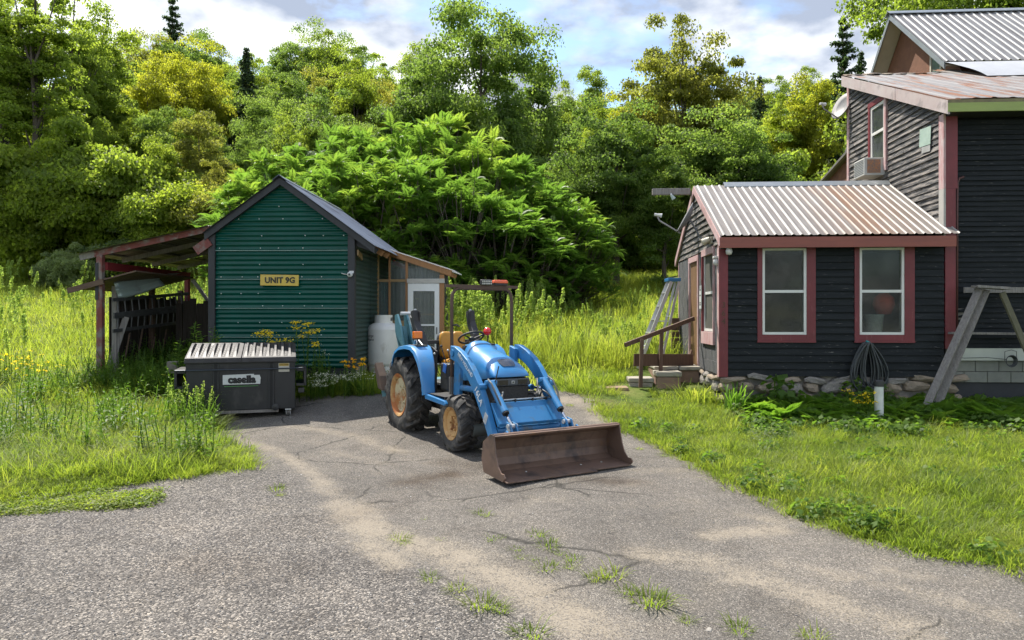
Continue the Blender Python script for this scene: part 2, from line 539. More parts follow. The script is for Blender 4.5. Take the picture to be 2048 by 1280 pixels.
def dz(X, Y):
    return gz(X, Y) + .012 + .012 * np.sin(X * 1.1 + .4) * np.sin(Y * .9) + .006 * np.sin(X * 3.1 + Y * 2.3)
def dkeep(x, y):
    j = .07 * np.sin(x * 9.1 + y * 3.3) + .05 * np.sin(y * 17.3 + x * 5.1) + .04 * np.sin(x * 31 + y * 23)
    return inpoly(x + j, y + j, DRIVE)
me = grid_mesh('driveway', dxs, dys, dz, dkeep, {'sand': f_sand, 'damp': f_damp, 'grav': f_grav})
m, t = nodes_of('worn asphalt')
o_ = mk(t, 'ShaderNodeOutputMaterial'); b_ = mk(t, 'ShaderNodeBsdfPrincipled'); t.links.new(b_.outputs[0], o_.inputs[0])
ge = mk(t, 'ShaderNodeNewGeometry'); P = ge.outputs['Position']
def attr(n):
    return mk(t, 'ShaderNodeAttribute', attribute_name=n).outputs['Fac']
def vor(scale, feature='F1'):
    v = mk(t, 'ShaderNodeTexVoronoi', feature=feature)
    v.inputs['Scale'].default_value = scale
    wv = mk(t, 'ShaderNodeVectorMath', operation='ADD')
    nn = mk(t, 'ShaderNodeTexNoise'); nn.inputs['Scale'].default_value = 3.0; nn.inputs['Detail'].default_value = 4
    t.links.new(P, nn.inputs['Vector'])
    sc = mk(t, 'ShaderNodeVectorMath', operation='SCALE'); sc.inputs['Scale'].default_value = .25 if scale < 10 else .0
    t.links.new(nn.outputs['Color'], sc.inputs[0]); t.links.new(P, wv.inputs[0]); t.links.new(sc.outputs[0], wv.inputs[1])
    t.links.new(wv.outputs[0], v.inputs['Vector'])
    return v
st = vor(80)
stc = mk(t, 'ShaderNodeSeparateColor'); t.links.new(st.outputs['Color'], stc.inputs[0])
stone = ramp(t, stc.outputs['Red'], [(.0, (.045, .043, .042)), (.4, (.092, .087, .083)), (.75, (.15, .141, .131)), (1.0, (.33, .305, .275))])
st2 = vor(110)
stc2 = mk(t, 'ShaderNodeSeparateColor'); t.links.new(st2.outputs['Color'], stc2.inputs[0])
fine = ramp(t, stc2.outputs['Green'], [(.0, (.08, .075, .069)), (.5, (.135, .127, .117)), (.85, (.185, .172, .156)), (1.0, (.32, .295, .26))])
base = mixrgb(t, attr('grav'), fine, stone)
big = ramp(t, noise(t, P, .55, 6, .6), [(.3, (.80, .785, .77)), (.7, (1.27, 1.225, 1.17))])
base = mixrgb(t, 1.0, base, big, 'MULTIPLY')
mid = ramp(t, noise(t, P, 2.1, 7, .65, loc=(5, 1, 3)), [(.32, (.80, .785, .77)), (.5, (1.0, 1.0, 1.0)), (.7, (1.14, 1.11, 1.06))])
base = mixrgb(t, 1.0, base, mid, 'MULTIPLY')
# cracks
ck = vor(.62, 'DISTANCE_TO_EDGE')
crk = ramp(t, ck.outputs['Distance'], [(.0, 1.0), (.016, 0.0)])
ckm = ramp(t, noise(t, P, .7, 3, loc=(2, 7, 1)), [(.46, 0.0), (.52, 1.0)])
inv = mk(t, 'ShaderNodeMath', operation='SUBTRACT'); inv.inputs[0].default_value = 1; t.links.new(attr('grav'), inv.inputs[1])
m1 = mk(t, 'ShaderNodeMath', operation='MULTIPLY'); t.links.new(crk, m1.inputs[0]); t.links.new(ckm, m1.inputs[1])
m2 = mk(t, 'ShaderNodeMath', operation='MULTIPLY'); t.links.new(m1.outputs[0], m2.inputs[0]); t.links.new(inv.outputs[0], m2.inputs[1])
base = mixrgb(t, m2.outputs[0], base, (.03, .028, .024))
# sand drifts, broken up by noise
sa = mk(t, 'ShaderNodeMath', operation='MULTIPLY_ADD'); sa.inputs[1].default_value = 1.05
t.links.new(attr('sand'), sa.inputs[0])
na = mk(t, 'ShaderNodeMath', operation='MULTIPLY_ADD'); na.inputs[1].default_value = 2.2; na.inputs[2].default_value = -1.18
t.links.new(noise(t, P, 3.4, 10, .78, dist=.6), na.inputs[0]); t.links.new(na.outputs[0], sa.inputs[2])
sf = ramp(t, sa.outputs[0], [(.14, 0.0), (1.0, .62)])
sandc = ramp(t, noise(t, P, 45, 4, .7), [(.3, (.20, .17, .13)), (.7, (.285, .245, .19))])
# grains: each stone either shows through the sand or is covered by it
dth = mk(t, 'ShaderNodeMath', operation='SUBTRACT'); t.links.new(sf, dth.inputs[0])
dsc = mk(t, 'ShaderNodeMath', operation='MULTIPLY'); dsc.inputs[1].default_value = .62; t.links.new(stc2.outputs['Blue'], dsc.inputs[0]); t.links.new(dsc.outputs[0], dth.inputs[1])
sf2 = ramp(t, dth.outputs[0], [(.02, 0.0), (.16, .92)])
sf = mixrgb(t, .3, sf2, sf)
base = mixrgb(t, sf, base, sandc)
da = mk(t, 'ShaderNodeMath', operation='MULTIPLY'); t.links.new(attr('damp'), da.inputs[0])
t.links.new(ramp(t, noise(t, P, 2.5, 6), [(.3, .3), (.6, 1.0)]), da.inputs[1])
base = mixrgb(t, da.outputs[0], base, mixrgb(t, 1.0, base, (.5, .43, .37), 'MULTIPLY'))
t.links.new(base, b_.inputs['Base Color']); b_.inputs['Roughness'].default_value = .93; b_.inputs['Specular IOR Level'].default_value = .25
bp = mk(t, 'ShaderNodeBump'); bp.inputs['Strength'].default_value = .9; bp.inputs['Distance'].default_value = .012
hh = mixrgb(t, attr('grav'), st2.outputs['Distance'], st.outputs['Distance'])
hm = mixrgb(t, sf, hh, ramp(t, noise(t, P, 60, 4), [(.3, .4), (.7, .5)]))
hm = mixrgb(t, m2.outputs[0], hm, (1.0, 1.0, 1.0))
bp.invert = True
t.links.new(hm, bp.inputs['Height']); t.links.new(bp.outputs[0], b_.inputs['Normal'])
me.materials.append(m)
tag(obj('driveway', me), kind='structure')
# ------------------------------------------------------------------ green shed
green = M('green painted corrugated steel', (.0004, .048, .034), (.0008, .064, .047), 1.5, rough=.2, metal=.0, spec=.28, coat=.0, roughvar=.06, bump=.08, bscale=25,
          wear=((.012, .05, .042), 3, .62, .8, (1, 1, 6)))
sgreen = M('faded dark green corrugated steel', (.012, .04, .032), (.02, .05, .04), 2, rough=.55, spec=.5, wear=((.05, .05, .042), 3, .55, .75), bump=.1)
blackp = M('black painted board', (.014, .015, .018), (.03, .031, .034), 5, rough=.6, bump=.3, bscale=40, stretch=(1, 1, .15))
slate = M('grey blue metal roofing', (.12, .135, .16), (.17, .185, .21), 1.2, rough=.42, metal=.55, wear=((.07, .075, .085), 4, .55, .7, (1, .15, 1)), bump=.05)
bareply = M('bare yellow plywood', (.34, .23, .11), (.25, .16, .07), 3, rough=.75, stretch=(1, 8, 8), bump=.2, bscale=30)
rawwood = M('raw orange framing timber', (.40, .20, .085), (.30, .15, .06), 3, rough=.7, stretch=(6, 6, .6), bump=.2, bscale=30)
greywood = M('weathered grey wood', (.17, .155, .14), (.26, .24, .22), 4, rough=.85, stretch=(8, 8, .8), bump=.6, bscale=22, wear=((.09, .08, .07), 6, .55, .75, (10, 10, .7)))
redold = M('flaking red paint on board', (.13, .028, .022), (.17, .05, .04), 3, rough=.75, bump=.4, bscale=25, wear=((.17, .15, .13), 3.5, .46, .6, (1, 1, 1)))
redbeam = M('red painted beam', (.20, .015, .018), (.14, .014, .016), 3, rough=.65, bump=.3)
screw = M('pale screw heads', (.5, .55, .53), None, rough=.4, metal=.5)

SH = thing('green_shed', 'dark green corrugated metal shed with black trim and steep grey roof', 'shed', (-6.06, 14.2, CZ - 1.42), R(-1.9))
SW, SD, SB, SE, SP = 2.82, 3.9, .37, 3.11, 4.13           # width, depth, wall bottom, eave, peak
def sx0(z): return 0 if z < SE else (z - SE) / (SP - SE) * SW / 2
laps = [.37, .99, 1.575, 2.16, 2.74, 3.33, 4.09]
for k in range(6):
    z0, z1 = laps[k], min(laps[k + 1] + .035, SP - .03)
    mb = sheet(z0 - .0, z1, 0, 1, .098, .013, lambda u, v, h, z0=z0: (max(sx0(u), 0) + v * (SW - 2 * sx0(u)), -h - .022 + (u - z0) * .022 + .0012 * math.sin(v * 9 + u * 3), u), vs=10, nper=8)
    mb.build('wall_sheet', green, SH, smooth=True)
edgem = M('bare sheet edge with painted highlight', (.30, .40, .37), (.20, .30, .27), 9, rough=.35, metal=.5, stretch=(1, 1, 1))
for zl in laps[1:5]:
    MB().bx(sx0(zl) + .03, SW - sx0(zl) - .03, -.047, -.041, zl - .002, zl + .006).build('lap_edge_highlight', edgem, SH)  # pale strip on the bare cut edge, its colour painting the lap highlight
mb = MB()
rs = random.Random(3)
for k in range(6):
    for zz in (laps[k] + .05, laps[k] + .3):
        for i in range(7):
            xx = .12 + i * .43 + rs.uniform(-.06, .06)
            if sx0(zz) + .1 < xx < SW - sx0(zz) - .1 and rs.random() < .62:
                mb.lathe([(.0, -.004), (.011, -.003), (.011, .006), (0, .008)], 6, (xx, -.034, zz), Matrix.Rotation(R(90), 3, 'X'))
tag(mb.build('screw_heads', screw, SH), kind='stuff')
for (y0, y1) in ((.07, 1.62), (1.6, 3.1), (3.08, SD)):
    sheet(SB, SE - .02, 0, 1, .098, .012, lambda u, v, h: (SW + .006 + h * .9 + (0.008 if y0 > 1 else 0), y0 + v * (y1 - y0), u), vs=2).build('side_sheet', sgreen, SH, smooth=True)
    sheet(SB, SE - .02, 0, 1, .098, .012, lambda u, v, h: (-.006 - h, y0 + v * (y1 - y0), u), vs=2).build('side_sheet', sgreen, SH, smooth=True)
MB().prism([(0.01, SB), (SW - .01, SB), (SW - .01, SE), (SW / 2, SP - .02), (.01, SE)], SD - .02, SD).build('back_wall', sgreen, SH)
MB().prism([(0.02, .05), (SW - .02, .05), (SW - .02, SE - .03), (SW / 2, SP - .06), (.02, SE - .03)], .012, .04).build('inner_wall', blackp, SH)
MB().bx(.02, SW - .02, .05, SD - .05, -.15, SB - .01).build('base_beam', greywood, SH)
MB().bx(-.075, .06, -.07, .06, .1, SE + .02).build('corner_board', blackp, SH, bevel=.006)
MB().bx(SW - .05, SW + .09, -.07, .06, .1, SE - .02).build('corner_board', blackp, SH, bevel=.006)
def rake(x0, z0, x1, z1, y0, y1, d):
    return MB().prism([(x0, z0), (x1, z1), (x1, z1 - d), (x0, z0 - d)], y0, y1)
pit = (SP - SE) / (SW / 2)
rake(SW / 2 - .001, SP + .07, -.13, SP + .07 - pit * (SW / 2 + .13), -.12, -.045, .145).build('rake_board', blackp, SH)
rake(SW / 2 + .001, SP + .07, SW + .5, SP + .07 - pit * (SW / 2 + .5), -.12, -.045, .145).build('rake_board', blackp, SH)
def roof_pt(side):
    def f(u, v, h):
        x = SW / 2 + side * v
        return (x, u, SP + .085 - pit * v + h)
    return f
for i in range(5):
    a, b = -.17 + i * .86, -.17 + (i + 1) * .86 + .02
    sheet(a, b, 0, SW / 2 + .52, .13, .014, roof_pt(1), 'rib', vs=3, wob=.006).build('roof_sheet', slate, SH)
    sheet(a, b, 0, SW / 2 + .16, .13, .014, roof_pt(-1), 'rib', vs=3).build('roof_sheet', slate, SH)
mb = MB()
mb.prism([(SW / 2 - .13, SP + .02), (SW / 2, SP + .118), (SW / 2 + .13, SP + .02), (SW / 2 + .13, SP + .012), (SW / 2, SP + .108), (SW / 2 - .13, SP + .012)], -.18, 4.14)
mb.build('ridge_cap', slate, SH)
MB().prism([(SW + .10, SE - .12), (SW + .5, SP + .06 - pit * (SW / 2 + .5) - .02), (SW + .5, SP - pit * (SW / 2 + .5) - .06), (SW + .10, SE - .28)], .02, .06).build('eave_return', blackp, SH)
for i in range(3):
    yy = .25 + i * .55
    MB().bar((SW + .02, yy, SE - .08), (SW + .47, yy, SP - .03 - pit * (SW / 2 + .47)), .05, .12).build('rafter_end', blackp if i == 0 else rawwood, SH)
MB().bar((SW + .08, .55, 2.64), (SW + .13, .02, 2.70), .03, .12).build('loose_board', bareply, SH)

# sign, stencilled letters
yel = M('yellow painted sign board', (.60, .43, .06), (.50, .36, .08), 5, rough=.6, wear=((.32, .29, .18), 5, .56, .72), bump=.2)
ink = M('black stencil paint', (.02, .018, .012), (.05, .045, .03), 8, rough=.7, wear=((.42, .32, .08), 30, .66, .72))
SG = thing('sign', 'yellow sign lettered UNIT 9G on the green shed wall', 'sign', (-6.06 + .99, 14.2 - .09, CZ + .72), R(-1.9))
MB().box((.39, 0, 0), (.78, .022, .22), rot=(0, R(.9), 0)).build('board', yel, SG, bevel=.004)
mr = Matrix.Translation((.40, -.0125, -.005)) @ Matrix.Rotation(R(90), 4, 'X')
text_obj('lettering', 'UNIT 9G', .158, ink, SG, mr, bold=.007, extrude=.002, spacing=1.02)

whitep = M('white plastic', (.62, .62, .60), (.5, .5, .48), 6, rough=.45)
darkp = M('dark plastic', (.02, .02, .022), (.035, .035, .036), 6, rough=.45)
SC = thing('security_camera', 'small white round security camera on the shed corner board', 'camera', (-6.06 + 2.82, 14.2 - .2, CZ + .83), R(-1.9))
MB().box((0.02, .05, .05), (.09, .05, .05)).build('bracket', whitep, SC, bevel=.006)
MB().lathe([(0, -.05), (.045, -.045), (.055, 0), (.05, .04), (0, .05)], 16, (0, 0, 0), Matrix.Rotation(R(90), 3, 'X')).build('housing', whitep, SC, smooth=True)
MB().lathe([(0, .0), (.022, .0), (.022, .012), (0, .014)], 12, (0, -.046, 0), Matrix.Rotation(R(90), 3, 'X')).build('lens', darkp, SC)
MB().tube([(-.05, .03, 0), (-.13, .03, .012), (-.18, .03, .03)], .008, 6).build('antenna', whitep, SC)

# ------------------------------------------------------------------ open lean-to on the shed's left
LT = thing('lean_to', 'open lean-to with rusty tin roof on red posts left of the green shed', 'lean-to', (-6.06, 14.2, CZ - 1.42), R(-1.9))
tin = M('rusty underside tin', (.13, .12, .105), (.20, .19, .17), 1.2, rough=.55, metal=.35, stretch=(.3, 3, 1), wear=((.10, .065, .04), 2.2, .48, .66, (.4, 3, 1)), bump=.1)
def lt_z(x): return 3.2 + .212 * x
for i in range(5):
    a, b = -.12 + i * .8, -.12 + (i + 1) * .8 + .015
    dzr = rs.uniform(-.012, .012)
    sheet(a, b, -2.78, -.08, .2, .018, lambda u, v, h: (v, u, lt_z(v) + .07 + h + dzr), 'rib', vs=4, wob=.012).build('roof_sheet', tin, LT)
mb = MB().bar((-2.46, .0, lt_z(-2.46) + .0), (-.08, .0, lt_z(-.08)), .035, .115)
mb.build('front_rafter', redold, LT)
MB().bar((-2.76, .0, lt_z(-2.76)), (-2.462, .0, lt_z(-2.462)), .035, .12).build('rafter_tail', greywood, LT)
for yy in (1.2, 2.4, 3.6):
    MB().bar((-2.6, yy, lt_z(-2.6)), (-.02, yy, lt_z(-.02)), .045, .1).build('rafter', greywood, LT)
for k in range(5):
    MB().bar((-2.5 + k * .55, -.02, lt_z(-2.5 + k * .55) + .052), (-2.5 + k * .55, 3.85, lt_z(-2.5 + k * .55) + .052), .07, .02).build('purlin', greywood, LT)
MB().bx(-2.39, -2.27, -.06, .05, -.15, 2.66).build('post', redold, LT, bevel=.006)
MB().bx(-2.40, -2.34, -.075, -.061, 1.75, 2.5).build('post_plate', blackp, LT)
MB().bx(-2.385, -2.275, 3.5, 3.61, .0, 2.5).build('post', redbeam, LT, bevel=.006)
MB().bx(-2.3, -2.22, .051, 3.5, 2.36, 2.52).build('eave_beam', redbeam, LT)
MB().bar((-2.2, 3.56, 2.35), (-1.75, 3.56, 1.75), .05, .08).build('brace', greywood, LT)
MB().bar((-1.0, 3.56, 2.45), (-.1, 3.56, 1.3), .04, .08).build('brace', greywood, LT)
MB().bar((-.32, -.09, 2.73), (-.03, -.09, 2.93), .03, .19).build('brace', redold, LT)
MB().bx(-2.2, -.05, 3.7, 3.74, 1.0, 1.7).build('back_panel', tin, LT)
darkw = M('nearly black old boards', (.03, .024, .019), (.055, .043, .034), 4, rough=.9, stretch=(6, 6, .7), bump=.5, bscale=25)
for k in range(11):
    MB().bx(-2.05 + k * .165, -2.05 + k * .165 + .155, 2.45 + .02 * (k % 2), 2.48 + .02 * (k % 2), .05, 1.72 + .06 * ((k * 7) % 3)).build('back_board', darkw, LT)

# stored things under the lean-to
def world_pt(x, y, z): return Vector((-6.06, 14.2, CZ - 1.42)) + Matrix.Rotation(R(-1.9), 3, 'Z') @ Vector((x, y, z))
alu = M('dull aluminium', (.52, .53, .53), (.44, .45, .45), 5, rough=.42, metal=.35, bump=.05)
oldalu = M('grimy aluminium', (.075, .075, .073), (.12, .12, .118), 5, rough=.6, metal=.5)
def ladder(name, label, a, b, drop, n, mat, grp=None):
    """rails a-b and the same shifted by drop; rungs between"""
    a, b, drop = Vector(a), Vector(b), Vector(drop)
    T = thing(name, label, 'ladder', a + drop, 0, grp)
    for s in (0, 1):
        MB().bar(drop * s - drop, b - a + drop * s - drop, .03, .07).build('rail', mat, T)
    for i in range(n):
        p = (b - a) * ((i + .6) / n) - drop
        MB().tube([p, p + drop], .016, 8).build('rung', mat, T)
    return T
ladder('ladder', 'upper of two grimy ladders lying on edge under the lean-to', world_pt(-2.16, .12, 1.75), world_pt(-2.12, 3.2, 1.98), (0.03, 0, -.30), 12, oldalu)
ladder('ladder', 'lower of two grimy ladders lying on edge under the lean-to', world_pt(-2.14, .14, 1.40), world_pt(-2.10, 3.3, 1.58), (-.02, 0, -.29), 13, oldalu)
hullm = M('grey green enamel on metal', (.30, .36, .33), (.24, .29, .27), 2, rough=.35, metal=.3, wear=((.2, .2, .18), 4, .6, .75), bump=.06)
BO = thing('metal_sheet', 'grey-green ribbed metal sheet bent over the low roof under the lean-to', 'metal sheet', at(278, 575, 15.1), 0)
o0 = BO.location
TL, TR_, BR_, BL_ = at(229, 566, 14.62) - o0, at(316, 548, 15.5) - o0, at(331, 573, 15.55) - o0, at(239, 598, 14.68) - o0
mb = MB(); nu, nv = 10, 24
bk = Vector((.25, 1.0, .12))
for i in range(nu + 1):
    for j in range(nv + 1):
        u, v = i / nu, j / nv
        if v < .3:                                  # the strip lying back on the roof
            p = TL.lerp(TR_, u) + bk * (.3 - v) * 2.4
        else:
            w_ = (v - .3) / .7
            p = TL.lerp(TR_, u).lerp(BL_.lerp(BR_, u), w_)
            p = p + Vector((0, -.05 * math.sin(math.pi * w_) - .022 * max(0, math.sin(w_ * 16)) , 0))
        p = p + Vector((0, 0, .02 * math.sin(u * 5 + v * 3)))
        mb.v.append(tuple(p))
for i in range(nu):
    for j in range(nv):
        a_ = i * (nv + 1) + j
        mb.f.append((a_, a_ + 1, a_ + nv + 2, a_ + nv + 1))
o_ = mb.build('sheet', hullm, BO, smooth=True); sm = o_.modifiers.new('t', 'SOLIDIFY'); sm.thickness = .006
MB().tube([TL, TL.lerp(TR_, .5), TR_], .012, 6).build('folded_edge', alu, BO)
brownw = M('dark brown weathered timber', (.075, .045, .028), (.12, .075, .05), 4, rough=.8, stretch=(.8, 8, 8), bump=.5, bscale=25)
RK = thing('storage_rack', 'dark timber rack with slanting brown roof boards behind the red post', 'rack', world_pt(-2.3, 1.6, .1), R(-1.9))
o0 = RK.location
for i in range(8):
    yy = .15 + .3 * i
    MB().bar((-.62, -1.7 + yy, 1.88), (.75, -1.7 + yy, 2.23), .28, .03).build('roof_board', brownw, RK)
MB().bar((-.64, -1.72, 1.83), (.1, -1.72, 2.02), .03, .11).build('eave_board', brownw, RK)
for yy in (-1.2, .2, 1.5):
    MB().bx(-.02, .08, yy - .05, yy + .05, -.3, 1.95).build('post', greywood if yy < 0 else brownw, RK)
for k in range(20):
    y0 = -1.15 + k * .15
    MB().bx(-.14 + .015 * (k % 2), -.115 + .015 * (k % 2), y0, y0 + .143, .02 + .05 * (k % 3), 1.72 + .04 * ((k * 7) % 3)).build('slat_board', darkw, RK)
MB().bar((-.12, -1.35, -.1), (.2, -1.1, 1.3), .03, .12).build('leaning_board', greywood, RK)
for i, (yy, hgt) in enumerate(((-.9, .95), (-.4, 1.05), (.1, .85), (.6, 1.0))):
    MB().bar((-.06, yy, -.2), (.1, yy + .1, hgt), .1, .03).build('leaning_board', brownw, RK)
stm_c = M('dirty concrete', (.2, .18, .155), (.15, .135, .115), 6, rough=.9, bump=.6, bscale=60)
conc = M('pale concrete', (.36, .33, .29), (.28, .26, .23), 6, rough=.9, bump=.6, bscale=60)
p = gnd(346, 724)
CB = thing('cinder_block', 'pale concrete block standing in weeds beside the dumpster', 'block', at(346, 728, 13.4) - Vector((0, 0, .12)), R(12))
MB().bx(-.09, .09, -.09, .09, -.05, .17).build('block', stm_c, CB, bevel=.01)

# ------------------------------------------------------------------ glazed porch on the shed's right
PW = thing('glazed_porch', 'glazed timber porch with clear plastic roof right of the green shed', 'porch', (-3.19, 16.4, CZ - 1.16), R(-1.9))
clear = glassm('cloudy plastic sheeting', (.10, .115, .11), .42, .12)
def pz(x): return 2.62 - .33 * (x - .28)
for (x0, x1) in ((.0, .06), (.30, .34), (.70, .75)):
    MB().bx(x0, x1, 0, .09, .0, pz(max(x0, .28)) - .02 if x0 < .7 else pz(x1) - .05).build('post', rawwood if x0 else bareply, PW)
MB().bx(1.50, 1.60, -.02, .09, 0, pz(1.6) - .06).build('post', rawwood, PW, bevel=.005)
MB().bx(.061, .699, .01, .07, 1.96, 2.02).build('rail', bareply, PW)
MB().bx(.061, .75, -.02, .07, .92, 1.05).build('rail', bareply, PW)
MB().bx(.74, 1.62, -.045, .0, 1.93, 2.03).build('door_head', M('flaking white board', (.55, .53, .49), (.42, .40, .36), 5, rough=.7, stretch=(1, 8, 8), bump=.4), PW)
MB().bar((.05, -.03, pz(.05) + .03), (1.78, -.03, pz(1.78) + .03), .04, .13).build('front_rafter', rawwood, PW)
for yy in (.8, 1.55):
    MB().bar((.02, yy, pz(.02) + .02), (1.72, yy, pz(1.72) + .02), .04, .1).build('rafter', rawwood, PW)
sheet(-.12, 1.7, .0, 1.84, .076, .009, lambda u, v, h: (v, u, pz(v) + .115 + h), vs=2).build('roof_sheet', M('cloudy corrugated plastic', (.5, .52, .55), (.42, .45, .48), 2, rough=.25, alpha=.55), PW, smooth=True)
MB().bx(.34, .7, .03, .036, 2.02, 2.45).build('pane', clear, PW)
MB().prism([(.75, 2.035), (1.5, 2.035), (1.5, pz(1.5) - .04), (.75, pz(.75) - .04)], .03, .036).build('pane', clear, PW)
MB().bx(.06, .7, .03, .036, 1.05, 1.96).build('pane', clear, PW)
MB().bx(.06, .7, .03, .05, .02, .92).build('lower_panel', sgreen, PW)
teal = M('faded teal cloth', (.16, .33, .37), (.12, .26, .3), 4, rough=.9)
mb = sheet(.1, .27, 1.02, 1.95, .06, .012, lambda u, v, h: (u, .10 + h, v), vs=2)
mb.build('curtain', teal, PW, smooth=True)
MB().bar((.36, .2, 2.44), (.68, .2, 2.30), .02, .1).build('header', M('red orange board', (.45, .09, .04), (.36, .07, .03), 4), PW)
MB().bx(.42, .46, .07, .2, 1.05, 1.22).build('bracket', bareply, PW)
dk = M('dim corrugated back wall', (.09, .10, .10), (.14, .15, .145), 2, rough=.6)
sheet(.05, 1.5, 0, 2.4, .1, .015, lambda u, v, h: (u, 1.6 + h, v), vs=1).build('back_wall', dk, PW, smooth=True)
MB().bx(.3, 1.45, 1.2, 1.55, 1.18, 1.22).build('shelf', bareply, PW)
MB().bx(.02, 1.58, .1, 1.65, -.06, .0).build('floor', greywood, PW)
MB().bx(1.54, 1.58, .1, 1.65, 0, .9).build('side_wall', bareply, PW)
wdoor = M('white painted door', (.78, .79, .78), (.72, .73, .72), 3, rough=.4, bump=.05)
DR = MB()
for a in ((.76, .885, .0, 1.92), (1.385, 1.495, .0, 1.92), (.885, 1.385, 1.74, 1.92), (.885, 1.385, .0, .2), (.885, 1.385, .93, .97)):
    DR.bx(a[0], a[1], -.03, .02, a[2], a[3])
DRo = DR.build('door', wdoor, PW)
MB().bx(.885, 1.385, -.008, -.002, .97, 1.74).build('pane', clear, DRo)
MB().bx(.885, 1.385, -.008, -.002, .2, .93).build('pane', clear, DRo)
MB().box((1.44, -.045, .82), (.02, .03, .16)).build('handle', darkp, DRo, bevel=.006)

# ------------------------------------------------------------------ propane tank
tankw = M('off-white tank paint', (.74, .73, .69), (.66, .65, .61), 2.5, rough=.5, wear=((.4, .37, .32), 5, .62, .8, (1, 1, .4)), bump=.04)
TP = at(767, 737, 15.7)
TK = thing('propane_tank', 'tall off-white propane cylinder standing between shed and tractor', 'propane tank', TP, 0)
MB().lathe([(.0, .02), (.3, .03), (.355, .1), (.37, .14), (.37, .82), (.363, .87), (.32, .96), (.22, 1.02), (.0, 1.045)], 40).build('cylinder', tankw, TK, smooth=True)
MB().lathe([(.30, -.08), (.33, -.08), (.33, .08), (.30, .08)], 32, closed=True).build('foot_ring', tankw, TK, smooth=True, angle=True)
MB().lathe([(.371, .855), (.376, .86), (.371, .865)], 40).build('weld_seam', tankw, TK, smooth=True)
# collar with hand holes
mb = MB()
N = 48
for k in range(N):
    a0, a1 = 2 * math.pi * k / N, 2 * math.pi * (k + 1) / N
    hole = (k % 24) in (10, 11, 12, 13)
    def ring(r_, z, a): return (r_ * math.cos(a), r_ * math.sin(a), z)
    for (za, zb) in (((1.0, 1.06), (1.15, 1.2)) if False else (((1.0, 1.2),) if not ((k + 30) % 48 in (2, 3, 4, 5, 6) or (k + 30) % 48 in (26, 27, 28, 29)) else ((1.0, 1.065), (1.145, 1.2)))):
        vs = [ring(.2, za, a0), ring(.2, za, a1), ring(.2, zb, a1), ring(.2, zb, a0), ring(.185, za, a0), ring(.185, za, a1), ring(.185, zb, a1), ring(.185, zb, a0)]
        mb.add(vs, [(0, 1, 2, 3), (5, 4, 7, 6), (3, 2, 6, 7), (1, 0, 4, 5)])
mb.build('collar', tankw, TK)
MB().tube([(-.13, -.13, 1.0), (-.13, -.15, .98), (-.13, -.16, .92)], .014, 6).build('lifting_lug', tankw, TK)
MB().tube([(0, 0, 1.02), (0, 0, 1.12)], [.035, .02], 10).build('valve', M('brass', (.45, .32, .1), None, rough=.4, metal=.9), TK)
lett = M('black lettering', (.03, .03, .03), (.06, .06, .06), 10, rough=.6)
def wrap(me, r_, z, ang):
    for v_ in me.vertices:
        a = ang + v_.co.x / r_
        v_.co = ((r_ + v_.co.z) * math.cos(a), (r_ + v_.co.z) * math.sin(a), z + v_.co.y)
for i, s_ in enumerate(('George', 'Propane')):
    me = text_mesh(s_, .085, extrude=.001, align='CENTER'); me.transform(Matrix.Rotation(0, 4, 'Z'))
    wrap(me, .372, .74 - i * .08, R(-135)); me.materials.clear(); me.materials.append(lett)
    obj('lettering', me, TK)
# ------------------------------------------------------------------ house: low wing with the ribbed roof, and the farmhouse behind
HR = -math.atan(.061)
HO = Vector((3.84, 12.9, CZ - 1.6))
WG = thing('house_wing', 'low dark house wing with maroon window trim and ribbed metal roof', 'house', HO, HR)
def hp(x, y, z): return HO + Matrix.Rotation(HR, 3, 'Z') @ Vector((x, y, z))
dclap = M('charcoal painted clapboard', (.0085, .011, .0125), (.018, .021, .0225), 2.5, spec=.2, rough=.7, bump=.5, bscale=30, stretch=(.6, 6, 6), wear=((.16, .15, .135), 5, .64, .69, (1.2, 8, 14)))
dclap2 = M('flaking charcoal clapboard', (.022, .023, .024), (.045, .044, .043), 2.5, rough=.75, bump=.6, bscale=30, stretch=(6, .6, 6), wear=((.23, .205, .18), 3.2, .47, .60, (8, .8, 8)), wear2=((.13, .09, .06), 2.2, .6, .72, (8, .8, 5)))
maroon = M('maroon trim paint', (.17, .024, .030), (.125, .020, .024), 3, rough=.55, bump=.25, bscale=30, wear=((.22, .07, .07), 6, .6, .75, (6, 6, .8)))
pinkp = M('faded pink trim paint', (.40, .21, .205), (.48, .33, .32), 3.5, rough=.7, bump=.3, bscale=30, wear=((.5, .44, .42), 5, .5, .66, (6, 6, .8)))
vinyl = M('white vinyl frame', (.66, .66, .62), (.58, .58, .54), 4, rough=.4)
shing = M('grey asphalt shingle', (.065, .068, .068), (.10, .10, .10), 7, rough=.9, bump=.7, bscale=120, wear=((.15, .145, .14), 3, .6, .75))
ribm = M('old ribbed steel', (.31, .295, .28), (.26, .245, .23), 1.3, rough=.6, metal=.1, stretch=(1, .25, .25), wear=((.25, .19, .145), 2.0, .58, .72, (5, .35, .35)), bump=.04, stripe=(.152, (.15, .13, .115), .95), blot=(2.8, 1.15, (.19, .092, .042), .9))
pane_d = glassm('dusty window glass', (.030, .031, .021), .34, .05, (.06, .06, .044))

